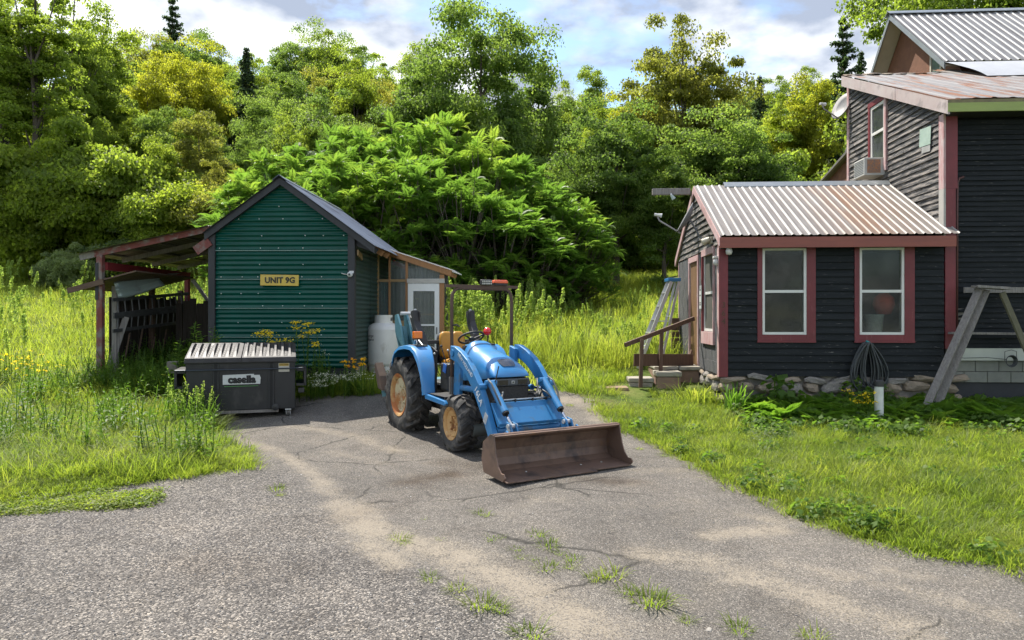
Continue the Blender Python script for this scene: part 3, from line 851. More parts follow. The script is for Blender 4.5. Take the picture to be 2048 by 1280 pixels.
def wedge(mb, u0b, u1b, u0t, u1t, z0, z1, place, proj_=.024):
    """one clapboard: thin at the top, standing proud at the bottom"""
    vs = [place(u0b, 0.0, z0), place(u1b, 0.0, z0), place(u1b, proj_, z0), place(u0b, proj_, z0), place(u0t, 0.0, z1), place(u1t, 0.0, z1), place(u1t, .006, z1), place(u0t, .006, z1)]
    return mb.add(vs, [(0, 1, 2, 3), (7, 6, 5, 4), (3, 2, 6, 7), (1, 0, 4, 5), (2, 1, 5, 6), (0, 3, 7, 4)])
def courses(parent, mat, z0, z1, ex, rng_f, holes, place, seed=1, brk=.25):
    r_ = random.Random(seed)
    z = z0
    while z < z1 - .02:
        zt = min(z + ex + .02, z1)
        a, b = rng_f(z); at_, bt_ = rng_f(zt)
        if b - a < .06:
            break
        segs = [(a, b)]
        for (h0, h1, hz0, hz1) in holes:
            if hz0 < z + ex * .6 and hz1 > z + ex * .4:
                ns = []
                for (s0, s1) in segs:
                    if h1 <= s0 or h0 >= s1: ns.append((s0, s1)); continue
                    if h0 > s0 + .02: ns.append((s0, h0))
                    if h1 < s1 - .02: ns.append((h1, s1))
                segs = ns
        fin = []
        for (s0, s1) in segs:
            if s1 - s0 > 1.2 and r_.random() < brk:
                m_ = s0 + (s1 - s0) * r_.uniform(.3, .7); fin += [(s0, m_ - .002), (m_ + .002, s1)]
            else:
                fin.append((s0, s1))
        for (s0, s1) in fin:
            t0 = at_ if s0 == a else s0; t1 = bt_ if s1 == b else s1
            if t1 - t0 < .02: t1 = t0 + .02
            j = r_.uniform(-.003, .003)
            wedge(MB(), s0, s1, t0, t1, z + j, zt + j, place, .038 + r_.uniform(-.008, .01)).build('clapboard', mat, parent)
        z += ex
def wall_front(u, o, z): return (u, -o, z)
def wall_left(u, o, z): return (-o, u, z)
WW, WD, WB, WE, WR, RY = 3.97, 4.2, .5, 2.9, 4.36, 2.1
# sheathing (room is hollow so the windows look into it)
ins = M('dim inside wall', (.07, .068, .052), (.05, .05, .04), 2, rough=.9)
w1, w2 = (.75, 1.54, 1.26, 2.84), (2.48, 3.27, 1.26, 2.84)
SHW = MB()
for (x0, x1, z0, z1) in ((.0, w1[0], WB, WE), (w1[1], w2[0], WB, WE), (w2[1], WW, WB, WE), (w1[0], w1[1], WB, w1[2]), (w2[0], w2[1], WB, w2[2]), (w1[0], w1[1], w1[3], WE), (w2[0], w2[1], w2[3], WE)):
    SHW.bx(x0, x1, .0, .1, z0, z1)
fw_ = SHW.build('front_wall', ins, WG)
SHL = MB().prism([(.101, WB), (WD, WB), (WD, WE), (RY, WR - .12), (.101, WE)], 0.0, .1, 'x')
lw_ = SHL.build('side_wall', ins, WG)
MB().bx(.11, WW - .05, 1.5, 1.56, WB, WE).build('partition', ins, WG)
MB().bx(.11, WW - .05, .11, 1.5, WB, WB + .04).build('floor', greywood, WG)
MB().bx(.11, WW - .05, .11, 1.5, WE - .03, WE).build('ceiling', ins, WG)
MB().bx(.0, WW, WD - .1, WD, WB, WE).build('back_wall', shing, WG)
courses(fw_, dclap, WB, 2.86, .13, lambda z: (.135, WW - .005), [(.66, 1.70, 1.15, 3), (2.39, 3.445, 1.15, 3)], lambda u, o, z: (u, -o - .002, z), seed=4, brk=.12)
# gable boards above, big shingles below, on the left wall
def gab(z):
    k = max(0.0, (z - WE) / (WR - .02 - WE))
    return (RY * k + .02, WD - (WD - RY) * k - .02)
courses(lw_, dclap2, 2.92, WR - .1, .125, gab, [], lambda u, o, z: (-o - .004, u, z), seed=9, brk=.5)
r_ = random.Random(5)
row = 0
z = WB + .02
holes_l = [(.33, 1.39, 1.04, 2.92), (1.78, 2.86, .4, 2.9)]
while z < 2.88:
    y = .13 - (.15 if row % 2 else 0)
    while y < WD - .06:
        a, b = max(y, .13), min(y + .3, WD - .05)
        for (h0, h1, hz0, hz1) in holes_l:
            if hz0 < z + .13 < hz1:
                if h0 <= a and b <= h1: a = b
                elif a < h0 < b: b = h0
                elif a < h1 < b: a = h1
        if b - a > .03:
            j = r_.uniform(-.008, .008)
            MB().box((-.012 - r_.uniform(0, .006), (a + b) / 2, z + .108 + j), (.018, b - a - .008, .226), rot=(0, R(-1.6), 0)).build('shingle', shing, lw_)
        y += .3
    z += .215; row += 1
MB().bx(-.03, .0, .0, .13, WB - .02, 2.95).build('corner_board', pinkp, WG)
MB().bx(-.028, .13, -.032, -.001, WB - .02, 2.83).build('corner_board', maroon, WG)
MB().bx(-.035, -.001, WD - .06, WD, WB, 2.9).build('corner_board', pinkp, WG)
num = M('bronze house number', (.10, .055, .03), (.07, .04, .025), 6, rough=.5, metal=.4)
for i, ch in enumerate('364'):
    text_obj('house_number', ch, .15, num, WG, Matrix.Translation((.05, -.036, 1.80 - i * .15)) @ Matrix.Rotation(R(90), 4, 'X') @ Matrix.Rotation(R(-4), 4, 'Z'), extrude=.003)

def window_front(x0, x1, z0, z1, mid):
    fr = MB()
    fr.bx(x0, x0 + .045, -.03, .05, z0, z1); fr.bx(x1 - .045, x1, -.03, .05, z0, z1)
    fr.bx(x0 + .045, x1 - .045, -.03, .05, z1 - .04, z1); fr.bx(x0 + .045, x1 - .045, -.03, .05, z0, z0 + .045)
    fr.bx(x0 + .045, x1 - .045, -.022, .04, mid - .025, mid + .025)
    W_ = fr.build('window', vinyl, WG)
    MB().bx(x0 + .045, x1 - .045, .012, .018, mid + .025, z1 - .04).build('pane', pane_d, W_)
    MB().bx(x0 + .045, x1 - .045, -.004, .002, z0 + .045, mid - .025).build('pane', pane_d, W_)
    return W_
for (x0, x1, t0, t1) in ((.75, 1.54, .66, 1.70), (2.48, 3.27, 2.39, 3.445)):
    W_ = window_front(x0, x1, 1.26, 2.84, 2.05)
    MB().bx(t0, x0 - .002, -.045, -.002, 1.14, 2.86).build('casing', maroon, W_)
    MB().bx(x1 + .002, t1, -.045, -.002, 1.14, 2.86).build('casing', maroon, W_)
    MB().bx(x0 - .001, x1 + .001, -.042, -.002, 1.15, 1.258).build('sill', maroon, W_)
    MB().bx(t0 - .004, t1 + .004, -.055, -.002, 1.115, 1.149).build('sill', maroon, W_)
# the side window and the door
FRs = MB()
for a in ((.38, .43, 1.3, 2.86), (1.28, 1.33, 1.3, 2.86), (.43, 1.28, 2.81, 2.86), (.43, 1.28, 1.3, 1.35), (.43, 1.28, 2.03, 2.08)):
    FRs.bx(-.02, .03, a[0], a[1], a[2], a[3])
Ws = FRs.build('window', vinyl, WG)
for a in ((.43, 1.28, 1.35, 2.03), (.43, 1.28, 2.08, 2.81)):
    MB().bx(.002, .006, *a).build('pane', glassm('side window glass', (.04, .045, .045), .75, .05, (.10, .11, .11)), Ws)
MB().bx(-.06, -.002, .34, .378, 1.29, 2.8).build('casing', pinkp, Ws)
MB().bx(-.06, -.002, 1.33, 1.40, 1.29, 2.8).build('casing', maroon, Ws)
MB().bx(-.062, -.002, .33, 1.41, 2.801, 2.93).build('casing', pinkp, Ws)
MB().bx(-.066, -.002, .33, 1.41, 1.05, 1.289).build('sill', pinkp, Ws)
doorw = M('bare brown door', (.20, .105, .04), (.13, .07, .03), 2.5, rough=.7, stretch=(8, 8, .7), bump=.4, bscale=20)
D_ = MB().bx(-.014, .02, 1.88, 2.76, .54, 2.76).build('door', doorw, WG)
MB().bx(-.05, -.002, 1.80, 1.878, .54, 2.77).build('casing', pinkp, D_)
MB().bx(-.05, -.002, 2.762, 2.84, .54, 2.77).build('casing', pinkp, D_)
MB().bx(-.052, -.002, 1.79, 2.85, 2.771, 2.89).build('casing', pinkp, D_)
MB().box((-.025, 1.97, 1.5), (.02, .06, .16)).build('lock_plate', darkp, D_)
# roof
rp = (WR - 3.02) / (RY + .28)
def wroof(u, v, h): return (u, -.28 + v, 3.05 + rp * v + h)
rustroof = M('rust stained ribbed steel', (.42, .38, .33), (.38, .31, .24), 1.3, rough=.6, metal=.15, stretch=(1, .25, .25), wear=((.24, .115, .055), 1.4, .44, .68, (4, .4, .4)), bump=.04, stripe=(.152, (.15, .105, .075), .7))
nx_ = 5
for i in range(nx_):
    a = -.075 + i * .832; b = a + .832 + .02
    sheet(a, b, 0, RY + .28, .152, .019, lambda u, v, h: wroof(u, v, h + .0025 * i), 'rib', vs=3, wob=.005).build('roof_sheet', ribm, WG)
    sheet(a, b, 0, RY + .2, .152, .019, lambda u, v, h: (u, WD + .2 - v, 3.05 + rp * (2.28 - RY - .2 + v) + h), 'rib', vs=2).build('roof_sheet', ribm, WG)
MB().prism([(RY - .12, WR - .01), (RY, WR + .1), (RY + .12, WR - .01), (RY + .12, WR - .03), (RY, WR + .085), (RY - .12, WR - .03)], .55, WW + .0, 'x').build('ridge_cap', M('grey flashing', (.32, .34, .35), (.26, .28, .29), 3, rough=.45, metal=.5), WG)
brownf = M('red brown fascia', (.26, .075, .05), (.20, .06, .045), 3, rough=.6, stretch=(.5, 4, 4), bump=.2)
MB().bx(-.075, WW + .07, -.285, -.25, 2.83, 3.02).build('fascia', brownf, WG)
MB().bx(-.03, WW, -.249, -.0, 2.865, 2.89).build('soffit', blackp, WG)
MB().prism([(-.28, 3.02), (RY + .02, WR + .02), (RY + .02, WR - .13), (-.28, 2.86)], -.08, -.045, 'x').build('rake_board', pinkp, WG)
MB().prism([(WD + .24, 2.98), (RY + .021, WR + .02), (RY + .021, WR - .13), (WD + .24, 2.82)], -.08, -.045, 'x').build('rake_board', pinkp, WG)
# stones under the wall
stm = M('grey field stone', (.25, .23, .20), (.17, .155, .135), 5, rough=.9, bump=.9, bscale=18, wear=((.34, .31, .27), 4, .55, .7))
stm2 = M('tan field stone', (.32, .26, .19), (.24, .19, .14), 5, rough=.9, bump=.9, bscale=18, wear=((.13, .12, .1), 4, .58, .72))
def stone_mesh(seed):
    bm = bmesh.new(); bmesh.ops.create_icosphere(bm, subdivisions=2, radius=1)
    rr = random.Random(seed); ph = [rr.uniform(0, 6) for _ in range(6)]
    for v in bm.verts:
        c_ = v.co
        k = 1 + .16 * math.sin(c_.x * 3 + ph[0]) * math.cos(c_.y * 2.6 + ph[1]) + .12 * math.sin(c_.z * 4 + ph[2] + c_.x * 2)
        q = Vector([math.copysign(abs(a) ** .65, a) for a in c_])
        v.co = q * k * .86
    me = bpy.data.meshes.new('stone'); bm.to_mesh(me); bm.free()
    return me
stones = []
for i in range(6):
    me = stone_mesh(i); me.materials.append(stm if i % 2 else stm2); stones.append(me)
r_ = random.Random(8)
def put_stone(parent, loc, sc, rz=0):
    o = obj('stone', r_.choice(stones), parent); o.location = loc; o.scale = sc; o.rotation_euler = (r_.uniform(-.2, .2), r_.uniform(-.2, .2), rz)
MB().bx(.05, WW, .08, .2, -.1, WB - .005).build('foundation', stm, WG)
for rowz, hh in ((.06, .13), (.30, .12), (.45, .07)):
    x = -.05
    while x < WW:
        wd = r_.uniform(.3, .62)
        put_stone(WG, (x + wd / 2, .06 + r_.uniform(-.03, .02), rowz + r_.uniform(-.03, .02)), (wd / 2, .16, hh), r_.uniform(-.1, .1)); x += wd * .93
    y = .1
    while y < 1.8:
        wd = r_.uniform(.3, .6)
        put_stone(WG, (.06, y + wd / 2, rowz + r_.uniform(-.03, .02)), (.16, wd / 2, hh), r_.uniform(-.1, .1)); y += wd * .93
MB().bx(.0, .12, 1.8, WD, -.1, WB - .005).build('foundation', stm, WG)
# timber stub at the ridge with a lamp, flood lights, bulb lamps
BE = thing('ridge_beam', 'grey timber beam sticking out left from the wing roof ridge', 'beam', hp(-.1, 2.35, WR - .1), HR)
MB().bx(-.82, .0, -.05, .05, -.02, .12).build('timber', greywood, BE, bevel=.006)
FL = thing('spot_lamp', 'small pale spot lamp hanging under the ridge beam', 'lamp', hp(-.52, 2.3, WR - .1), HR)
MB().tube([(0, 0, .0), (0, -.03, -.05)], .02, 8).build('bracket', whitep, FL)
MB().lathe([(0, .0), (.03, .0), (.05, -.1), (.0, -.1)], 12, (0, -.03, -.04), Matrix.Rotation(R(-35), 3, 'Y')).build('lamp_head', M('pale green lamp glass', (.42, .5, .45), None, rough=.3), FL, smooth=True, angle=True)
beige = M('beige plastic', (.5, .45, .34), (.42, .38, .29), 6, rough=.5)
FD = thing('flood_light', 'beige twin flood light high on the wing side wall', 'flood light', hp(-.03, .52, 3.05), HR)
MB().box((-.03, 0, 0), (.06, .13, .13)).build('junction_box', beige, FD, bevel=.01)
for s in (-1, 1):
    MB().lathe([(0, .0), (.045, .0), (.07, .14), (.062, .145), (.0, .12)], 14, (-.06, s * .07, .02), Euler((s * R(35), R(-115), 0)).to_matrix()).build('lamp_head', beige, FD, smooth=True, angle=True)
for nm, lab, ps in (('bulb_lamp', 'round white bulb lamp on the wing side wall beside the window', (-.05, .1, 2.66)), ('eave_lamp', 'white round lamp under the wing eave at the corner', (.12, -.15, 2.83))):
    BL = thing(nm, lab, 'lamp', hp(*ps), HR)
    MB().box((0, 0, .03), (.12, .12, .045)).build('base', whitep, BL, bevel=.01)
    MB().lathe([(0, -.12), (.045, -.11), (.062, -.06), (.05, -.01), (.03, .01)], 16).build('globe', whitep, BL, smooth=True)
NT = thing('notice_plate', 'white printed notice plate fixed beside the wing side window', 'notice', hp(-.075, 1.37, 1.8), HR)
MB().bx(-.012, .0, -.09, .09, -.05, .42).build('plate', whitep, NT)
for zz, hw in ((.33, .05), (.22, .06), (.07, .05), (.03, .06)):
    MB().bx(-.0135, -.012, -hw, hw, zz - .015, zz + .015).build('print_line', lett, NT)
# things seen through the right-hand window
RO = thing('red_sack', 'round red object behind the right wing window', 'sack', hp(3.06, .30, 1.74), HR)
MB().lathe([(0, -.12), (.12, -.1), (.19, .06), (.17, .2), (.08, .28), (0, .29)], 16).build('sack', M('red cloth', (.75, .09, .05), (.65, .08, .04), 4, rough=.8), RO, smooth=True)
BK = thing('white_bucket', 'white bucket behind the right wing window', 'bucket', hp(2.86, .27, 1.30), HR)
MB().lathe([(0, 0), (.14, 0), (.17, .3), (.18, .3), (.18, .33), (.165, .33), (.13, .02)], 20).build('bucket', whitep, BK, smooth=True, angle=True)
TS = thing('table', 'plain table inside the wing behind the right window', 'table', hp(2.95, .47, .66), HR)
MB().bx(-.5, .5, -.33, .33, .58, .62).build('table_top', greywood, TS)
for sx in (-1, 1):
    for sy in (-1, 1):
        MB().bx(sx * .46 - .025, sx * .46 + .025, sy * .28 - .025, sy * .28 + .025, 0, .58).build('leg', greywood, TS)

# ------------------------------------------------------------------ farmhouse
FH = thing('farmhouse', 'tall dark farmhouse with rusty low roof, green fascia and red corner board', 'house', hp(4.0, .0, 0), HR)
HB, HE, HD, HW = .79, 5.38, 4.2, 6.0
hsl = (7.4 - 5.42) / 4.55
bodyA = MB().bx(.0, HW, .1, .2, HB, HE).build('front_wall', ins, FH)
bodyB = MB().prism([(.02, HB), (HD, HB), (HD, HE + hsl * HD + .1), (.02, HE + .1)], .02, .12, 'x').build('side_wall', ins, FH)
courses(bodyA, dclap, 1.02, 5.2, .092, lambda z: (.19, 5.0), [], lambda u, o, z: (u, .095 - o, z), seed=14, brk=.6)
def hs(z):
    return (.14 if z < HE + .05 else min(HD - .1, (z - HE - .05) / hsl), HD - .1)
courses(bodyB, dclap2, 3.0, 7.2, .118, hs, [(2.2, 3.0, 4.72, 6.28)], lambda u, o, z: (.018 - o, u, z), seed=21, brk=.8)
MB().bx(-.01, .2, -.03, .094, 3.9, 5.2).build('corner_board', maroon, FH)
MB().bx(-.012, .17, -.026, .094, HB + .22, 3.899).build('corner_board', maroon, FH)
MB().bx(-.05, -.011, -.04, .12, 3.9, 5.25).build('corner_board', pinkp, FH)
MB().bx(-.05, -.011, -.04, .12, 3.05, 3.899).build('corner_board', M('bare pale board', (.42, .40, .36), (.35, .33, .3), 4, rough=.8), FH)
MB().bx(-.03, .015, HD - .1, HD, 4, 7.3).build('corner_board', pinkp, FH)
MB().tube([(.34, .03, 4.12), (.26, .02, 4.09), (.215, .0, 4.0), (.205, -.01, 3.6), (.2, -.012, 1.1)], .018, 8).build('service_pipe', M('rusty red pipe', (.10, .035, .03), (.07, .03, .028), 5, rough=.6), FH, smooth=True)
MB().bx(.18, 5.0, .03, .094, HB + .005, 1.015).build('sill_board', M('pale green sill paint', (.50, .52, .45), (.44, .46, .4), 3, rough=.6, bump=.2), FH)
blk = M('concrete block', (.23, .235, .20), (.18, .185, .16), 5, rough=.92, bump=.6, bscale=90)
for i in range(2):
    for k in range(12):
        x0 = .18 + k * .41 - (.2 if i else 0)
        MB().bx(max(x0, .18), x0 + .4, .1, .29, HB - .2 * (i + 1) + .004, HB - .2 * i - .004).build('concrete_block', blk, FH, bevel=.006)
MB().bx(.15, 5, .14, .3, -.2, HB - .005).build('footing', M('tarred footing', (.04, .042, .045), None, rough=.8), FH)
# low roof
orust = M('rusty grey roofing', (.27, .25, .23), (.22, .205, .19), 1.5, rough=.55, metal=.2, stretch=(1, .3, .3), wear=((.22, .095, .04), 1.5, .50, .60, (3.2, .5, .5)), wear2=((.42, .42, .42), 2.5, .62, .75, (3, .4, .4)), bump=.06)
for i in range(9):
    a = -.15 + i * .62
    sheet(a, a + .64, 0, HD + .36 + (.75 if a > 2.2 else 0), .31, .013, lambda u, v, h: (u, -.36 + v, 5.42 + hsl * v + h + .002 * (i % 2)), 'rib', vs=4, wob=.012).build('roof_sheet', orust, FH)
lime = M('lime green fascia', (.28, .34, .09), (.23, .28, .075), 2.5, rough=.55, stretch=(.5, 4, 4), wear=((.20, .2, .1), 3, .62, .75))
MB().bx(-.145, 5.3, -.37, -.335, 5.19, 5.345).build('fascia', lime, FH)
MB().bx(-.145, 5.3, -.36, -.345, 5.346, 5.405).build('drip_edge', M('brown stained drip edge', (.13, .11, .06), (.2, .17, .08), 6, rough=.7), FH)
MB().bx(.0, 5.3, -.334, .09, 5.2, 5.23).build('soffit', blackp, FH)
oldpink = M('weathered pink board', (.38, .30, .285), (.44, .38, .36), 3, rough=.8, bump=.4, wear=((.26, .22, .21), 4, .55, .7))
for (v0, v1, dd) in ((0, 1.9, 0), (1.905, HD + .36, .006)):
    MB().prism([(-.36 + v0, 5.39 + hsl * v0), (-.36 + v1, 5.39 + hsl * v1), (-.36 + v1, 5.15 + hsl * v1), (-.36 + v0, 5.15 + hsl * v0)], -.15 - dd, -.115, 'x').build('rake_board', oldpink, FH)
for i in range(14):
    x0 = -.1 + i * .15
    MB().box((x0 + .07, HD - .02 - r_.uniform(0, .12), 7.36 + r_.uniform(-.01, .03)), (.16, .3, .02), rot=(R(20), r_.uniform(-.06, .06), r_.uniform(-.1, .1))).build('loose_shingle', orust if i % 3 else stm2, FH)
# upper side window with its air conditioner
Wu = MB()
for a in ((2.27, 2.33, 5.0, 6.22), (2.87, 2.93, 5.0, 6.22), (2.33, 2.87, 6.16, 6.22), (2.33, 2.87, 5.58, 5.64)):
    Wu.bx(-.03, .03, a[0], a[1], a[2], a[3])
Wuo = Wu.build('window', vinyl, FH)
for a in ((2.33, 2.87, 5.64, 6.16), (2.33, 2.87, 5.0, 5.58)):
    MB().bx(-.006, -.002, *a).build('pane', glassm('side window glass', (.04, .045, .045), .75), Wuo)
MB().bx(-.05, .0, 2.18, 2.268, 4.7, 6.23).build('casing', pinkp, Wuo)
MB().bx(-.05, .0, 2.932, 3.02, 4.7, 6.23).build('casing', maroon, Wuo)
MB().bx(-.052, .0, 2.17, 3.03, 6.231, 6.34).build('casing', maroon, Wuo)
AC = thing('air_conditioner', 'boxy white air conditioner in the farmhouse upper side window', 'air conditioner', hp(4.0, 2.6, 4.62), HR)
acm = M('off-white sheet metal', (.55, .54, .50), (.48, .47, .43), 4, rough=.5)
MB().bx(-.42, .02, -.26, .26, .0, .38).build('casing', acm, AC, bevel=.012)
for s in range(9):
    MB().bx(-.424, -.419, -.23, .23, .04 + s * .036, .06 + s * .036).build('vent_slat', M('grey grille', (.16, .17, .17), None, rough=.6), AC)
MB().bx(-.36, -.08, -.265, -.259, .05, .34).build('side_grille', M('orange flecked coil', (.17, .16, .15), (.45, .2, .08), 26, rough=.6), AC)
MI = thing('glass_sheet', 'small square glass sheet nailed flat to the farmhouse side wall', 'glass sheet', hp(4.0, .6, 4.9), HR)
MB().box((-.035, .02, .1), (.008, .40, .34), rot=(R(4), 0, 0)).build('sheet', M('pale green glass', (.42, .52, .45), (.34, .44, .38), 4, rough=.25), MI)
MB().box((-.03, .0, -.14), (.008, .3, .12), rot=(R(4), 0, 0)).build('tape', M('pale flashing patch', (.36, .36, .34), None, rough=.7), MI)
# high main block: gable end, metal roof running down onto the low roof
brk_ = M('brown wood shingle wall', (.20, .085, .045), (.15, .065, .035), 5, rough=.85, bump=.6, bscale=25, wear=((.10, .05, .03), 8, .55, .7, (1, 1, 5)))
cream = M('cream soffit paint', (.50, .43, .34), (.44, .38, .3), 3, rough=.7)
gX, gN, gP, gF = 2.45, 4.6, 7.4, 10.6
zN, zP, zF = 7.77, 10.15, 6.8
MB().prism([(gN + .1, 5.5), (gF - .1, 5.5), (gF - .1, zF + .1), (gP, zP - .12), (gN + .1, zN - .1)], gX + .45, gX + .6, 'x').build('gable_wall', brk_, FH)
MB().bx(gX + .6, 9, gN + .1, gN + .25, 5.5, zN - .05).build('upper_wall', brk_, FH)
mbs = MB()
for (ya, za, yb, zb) in ((gN, zN, gP, zP), (gF, zF, gP, zP)):
    MB().prism([(ya, za - .02), (yb, zb - .02), (yb, zb - .07), (ya, za - .07)], gX + .03, gX + .449, 'x').build('soffit', cream, FH)
    MB().prism([(ya, za + .03), (yb, zb + .03), (yb, zb - .13), (ya, za - .13)], gX - .005, gX + .029, 'x').build('rake_board', M('grey flashing', (.3, .3, .3)), FH)
bright = M('bright ribbed steel', (.38, .38, .37), (.32, .32, .31), 1.2, rough=.5, metal=.25, stretch=(1, .25, .25), wear=((.3, .27, .24), 2, .64, .76, (5, .3, .3)), bump=.03, stripe=(.21, (.16, .145, .135), .95))
for i in range(8):
    a = gX + i * .84
    sheet(a, a + .86, 0, 1, .21, .024, lambda u, v, h: (u, gN + (gP - gN) * v, zN + (zP - zN) * v + .05 + h), 'rib', vs=2).build('roof_sheet', bright, FH)
    sheet(a, a + .86, 0, 1, .21, .024, lambda u, v, h: (u, gF + (gP - gF) * v, zF + (zP - zF) * v + .05 + h), 'rib', vs=2).build('roof_sheet', bright, FH)
smoothm = M('bright smooth steel skirt', (.50, .50, .50), (.44, .44, .44), 2, rough=.45, metal=.3)
mb = MB()
for j in range(9):
    k = j / 8
    for i in range(2):
        y_ = gN + .05 - 1.55 * k; z_ = (zN + .055) * (1 - k) ** 1.0 + (5.42 + hsl * (y_ + .36) + .03) * k
        z_ -= .25 * math.sin(math.pi * k) * (1 - .3 * k) * .6
        z_ = max(z_, 5.42 + hsl * (y_ + .36) + .03)
        mb.v.append(((gX + .0 + .12 * k) if i == 0 else 9.3, y_, z_))
for j in range(8):
    mb.f.append((2 * j, 2 * j + 1, 2 * j + 3, 2 * j + 2))
mb.build('roof_skirt', smoothm, FH, smooth=True)
MB().prism([(gP - .16, zP - .0), (gP, zP + .12), (gP + .16, zP), (gP + .16, zP - .02), (gP, zP + .1), (gP - .16, zP - .02)], gX - .06, 9, 'x').build('ridge_cap', M('grey flashing', (.32, .34, .35)), FH)
wg = MB()
for a in ((5.5, 5.56, 7.9, 8.55), (5.98, 6.04, 7.9, 8.55), (5.56, 5.98, 8.49, 8.55), (5.56, 5.98, 7.9, 7.95)):
    wg.bx(gX + .40, gX + .47, a[0], a[1], a[2], a[3])
wgo = wg.build('window', M('cream frame', (.55, .5, .4)), FH)
MB().bx(gX + .43, gX + .436, 5.56, 5.98, 7.95, 8.49).build('pane', glassm('pale side glass', (.14, .18, .16), .8), wgo)
# back ell seen past the corner
MB().prism([(8.2, 3.5), (11.2, 3.5), (11.2, 6.06), (8.2, 6.8)], 2.05, 2.2, 'x').build('ell_wall', brk_, FH)
MB().prism([(8.0, 6.88), (11.35, 6.06), (11.35, 6.0), (8.0, 6.78)], 1.85, 5.0, 'x').build('ell_roof', bright, FH)

# ------------------------------------------------------------------ satellite dishes
dishm = M('grey dish enamel', (.27, .26, .25), (.22, .21, .205), 3, rough=.55)
dishd = M('dark weathered dish', (.10, .105, .11), (.14, .14, .145), 3, rough=.6)
def dish(name, label, loc, rot, r0, mat):
    D = thing(name, label, 'satellite dish', loc, 0)
    Mx = Euler(rot).to_matrix()
    prof = [(0, 0), (r0 * .35, .012), (r0 * .7, .05), (r0, .10), (r0 * 1.0, .112), (r0 * .7, .062), (r0 * .35, .024), (0, .012)]
    mb = MB().lathe(prof, 28)
    mb.v = [(x * .88, y, z) for x, y, z in mb.v]
    mb.xf(Mx.to_4x4()); mb.build('reflector', mat, D, smooth=True)
    a = Mx @ Vector((0, -r0 * .95, .03)); b = Mx @ Vector((0, -r0 * .85, .52)); c_ = Mx @ Vector((0, -r0 * .6, .62))
    MB().tube([a, b, c_], .016, 8).build('arm', dishm, D)
    d_ = (Vector((0, 0, 0)) - c_).normalized()
    MB().tube([c_ - d_ * .05, c_ + d_ * .02, c_ + d_ * .1], [.03, .03, .045], 10).build('receiver', whitep, D)
    k0 = Mx @ Vector((0, 0, -.02))
    return D, k0
D1, k0 = dish('satellite_dish', 'grey satellite dish at the back corner of the farmhouse side wall', at(1689, 216, 17.0), (R(68), 0, R(-75)), .33, dishm)
MB().tube([k0, k0 + Vector((.1, .1, -.08)), k0 + Vector((.22, .12, -.30))], .022, 8).build('mast', dishm, D1)
D2, k0 = dish('satellite_dish', 'dark satellite dish leaning from the wing gable wall', at(1379, 440, 14.0), (R(62), 0, R(-98)), .33, dishd)
MB().tube([k0, k0 + Vector((.10, -.05, -.2)), k0 + Vector((.16, -.1, -.35)), k0 + Vector((.42, -.25, -.48))], .02, 8).build('mast', dishd, D2)

# ------------------------------------------------------------------ step ladder, handrail, steps
SL = thing('step_ladder', 'aluminium step ladder with blue top beside the wing wall', 'step ladder', hp(-.72, 3.1, .42), 0); SL.scale = (1.12, 1.12, 1.12)
topL = Vector((.36, 0, 1.78)); 
for s in (-.2, .2):
    MB().bar((-.42 + .0, s * 1.25, 0), (.27, s * .8, 1.75), .03, .07).build('rail', alu, SL)
    MB().bar((.02 + .0, s * 1.25, 0), (.42, s * .8, 1.75), .025, .05).build('rear_leg', alu, SL)
for i in range(6):
    k = (i + .6) / 6.4
    x_, w_ = -.42 + .69 * k, .25 - .09 * k
    MB().box((x_, 0, 1.75 * k), (.085, w_ * 2, .025)).build('step', alu, SL)
for k in (.3, .6):
    MB().bar((.02 + .4 * k, -.25 + .09 * k, 1.75 * k), (.02 + .4 * k, .25 - .09 * k, 1.75 * k), .02, .03).build('brace', alu, SL)
for s in (-1, 1):
    MB().bar((-.05, s * .21, .95), (.24, s * .21, .95), .015, .02).build('spreader', alu, SL)
MB().box((.33, 0, 1.79), (.26, .36, .07)).build('cap', M('blue plastic', (.03, .16, .34), (.03, .14, .3), 5, rough=.45), SL, bevel=.012)
HRl = thing('handrail', 'brown timber handrail with two posts and a low board by the steps', 'handrail', at(1322, 745, 14.4) - Vector((0, 0, .1)), 0)
o0 = HRl.location
def rel(px, py, Y): return at(px, py, Y) - o0
brn = M('brown stained timber', (.085, .045, .028), (.125, .07, .045), 4, rough=.75, stretch=(6, 6, .8), bump=.4, bscale=25)
MB().bar(rel(1250, 690, 13.9), rel(1388, 637, 14.75), .045, .085).build('rail', brn, HRl)
MB().bar(rel(1281, 775, 14.0), rel(1284, 678, 14.0), .07, .07, up=(0, 1, 0)).build('post', brn, HRl)
MB().bar(rel(1321, 752, 14.35), rel(1323, 664, 14.35), .07, .07, up=(0, 1, 0)).build('post', brn, HRl)
MB().bar(rel(1268, 720, 14.15), rel(1386, 720, 14.85), .035, .25).build('board', brn, HRl)
MB().bar(rel(1374, 732, 14.9), rel(1383, 700, 14.95), .03, .12, up=(0, 1, 0)).build('short_post', brn, HRl)
WP = thing('stacked_boards', 'stack of brown boards against the wing back corner', 'boards', hp(-.12, 4.0, .45), HR)
for i in range(7):
    MB().bx(-.12, .06, -.12, .1, .0 + i * .16, .14 + i * .16).build('board', brn, WP)
stepm = M('weathered concrete step', (.34, .31, .25), (.27, .25, .2), 4, rough=.9, bump=.7, bscale=50, wear=((.17, .15, .11), 4, .55, .72))
brickm = M('reddish step face', (.27, .17, .12), (.21, .14, .10), 5, rough=.9, bump=.7, bscale=40)
STp = thing('entry_steps', 'rough concrete and stone steps up to the wing side door', 'steps', hp(-.6, 1.5, .08), HR)
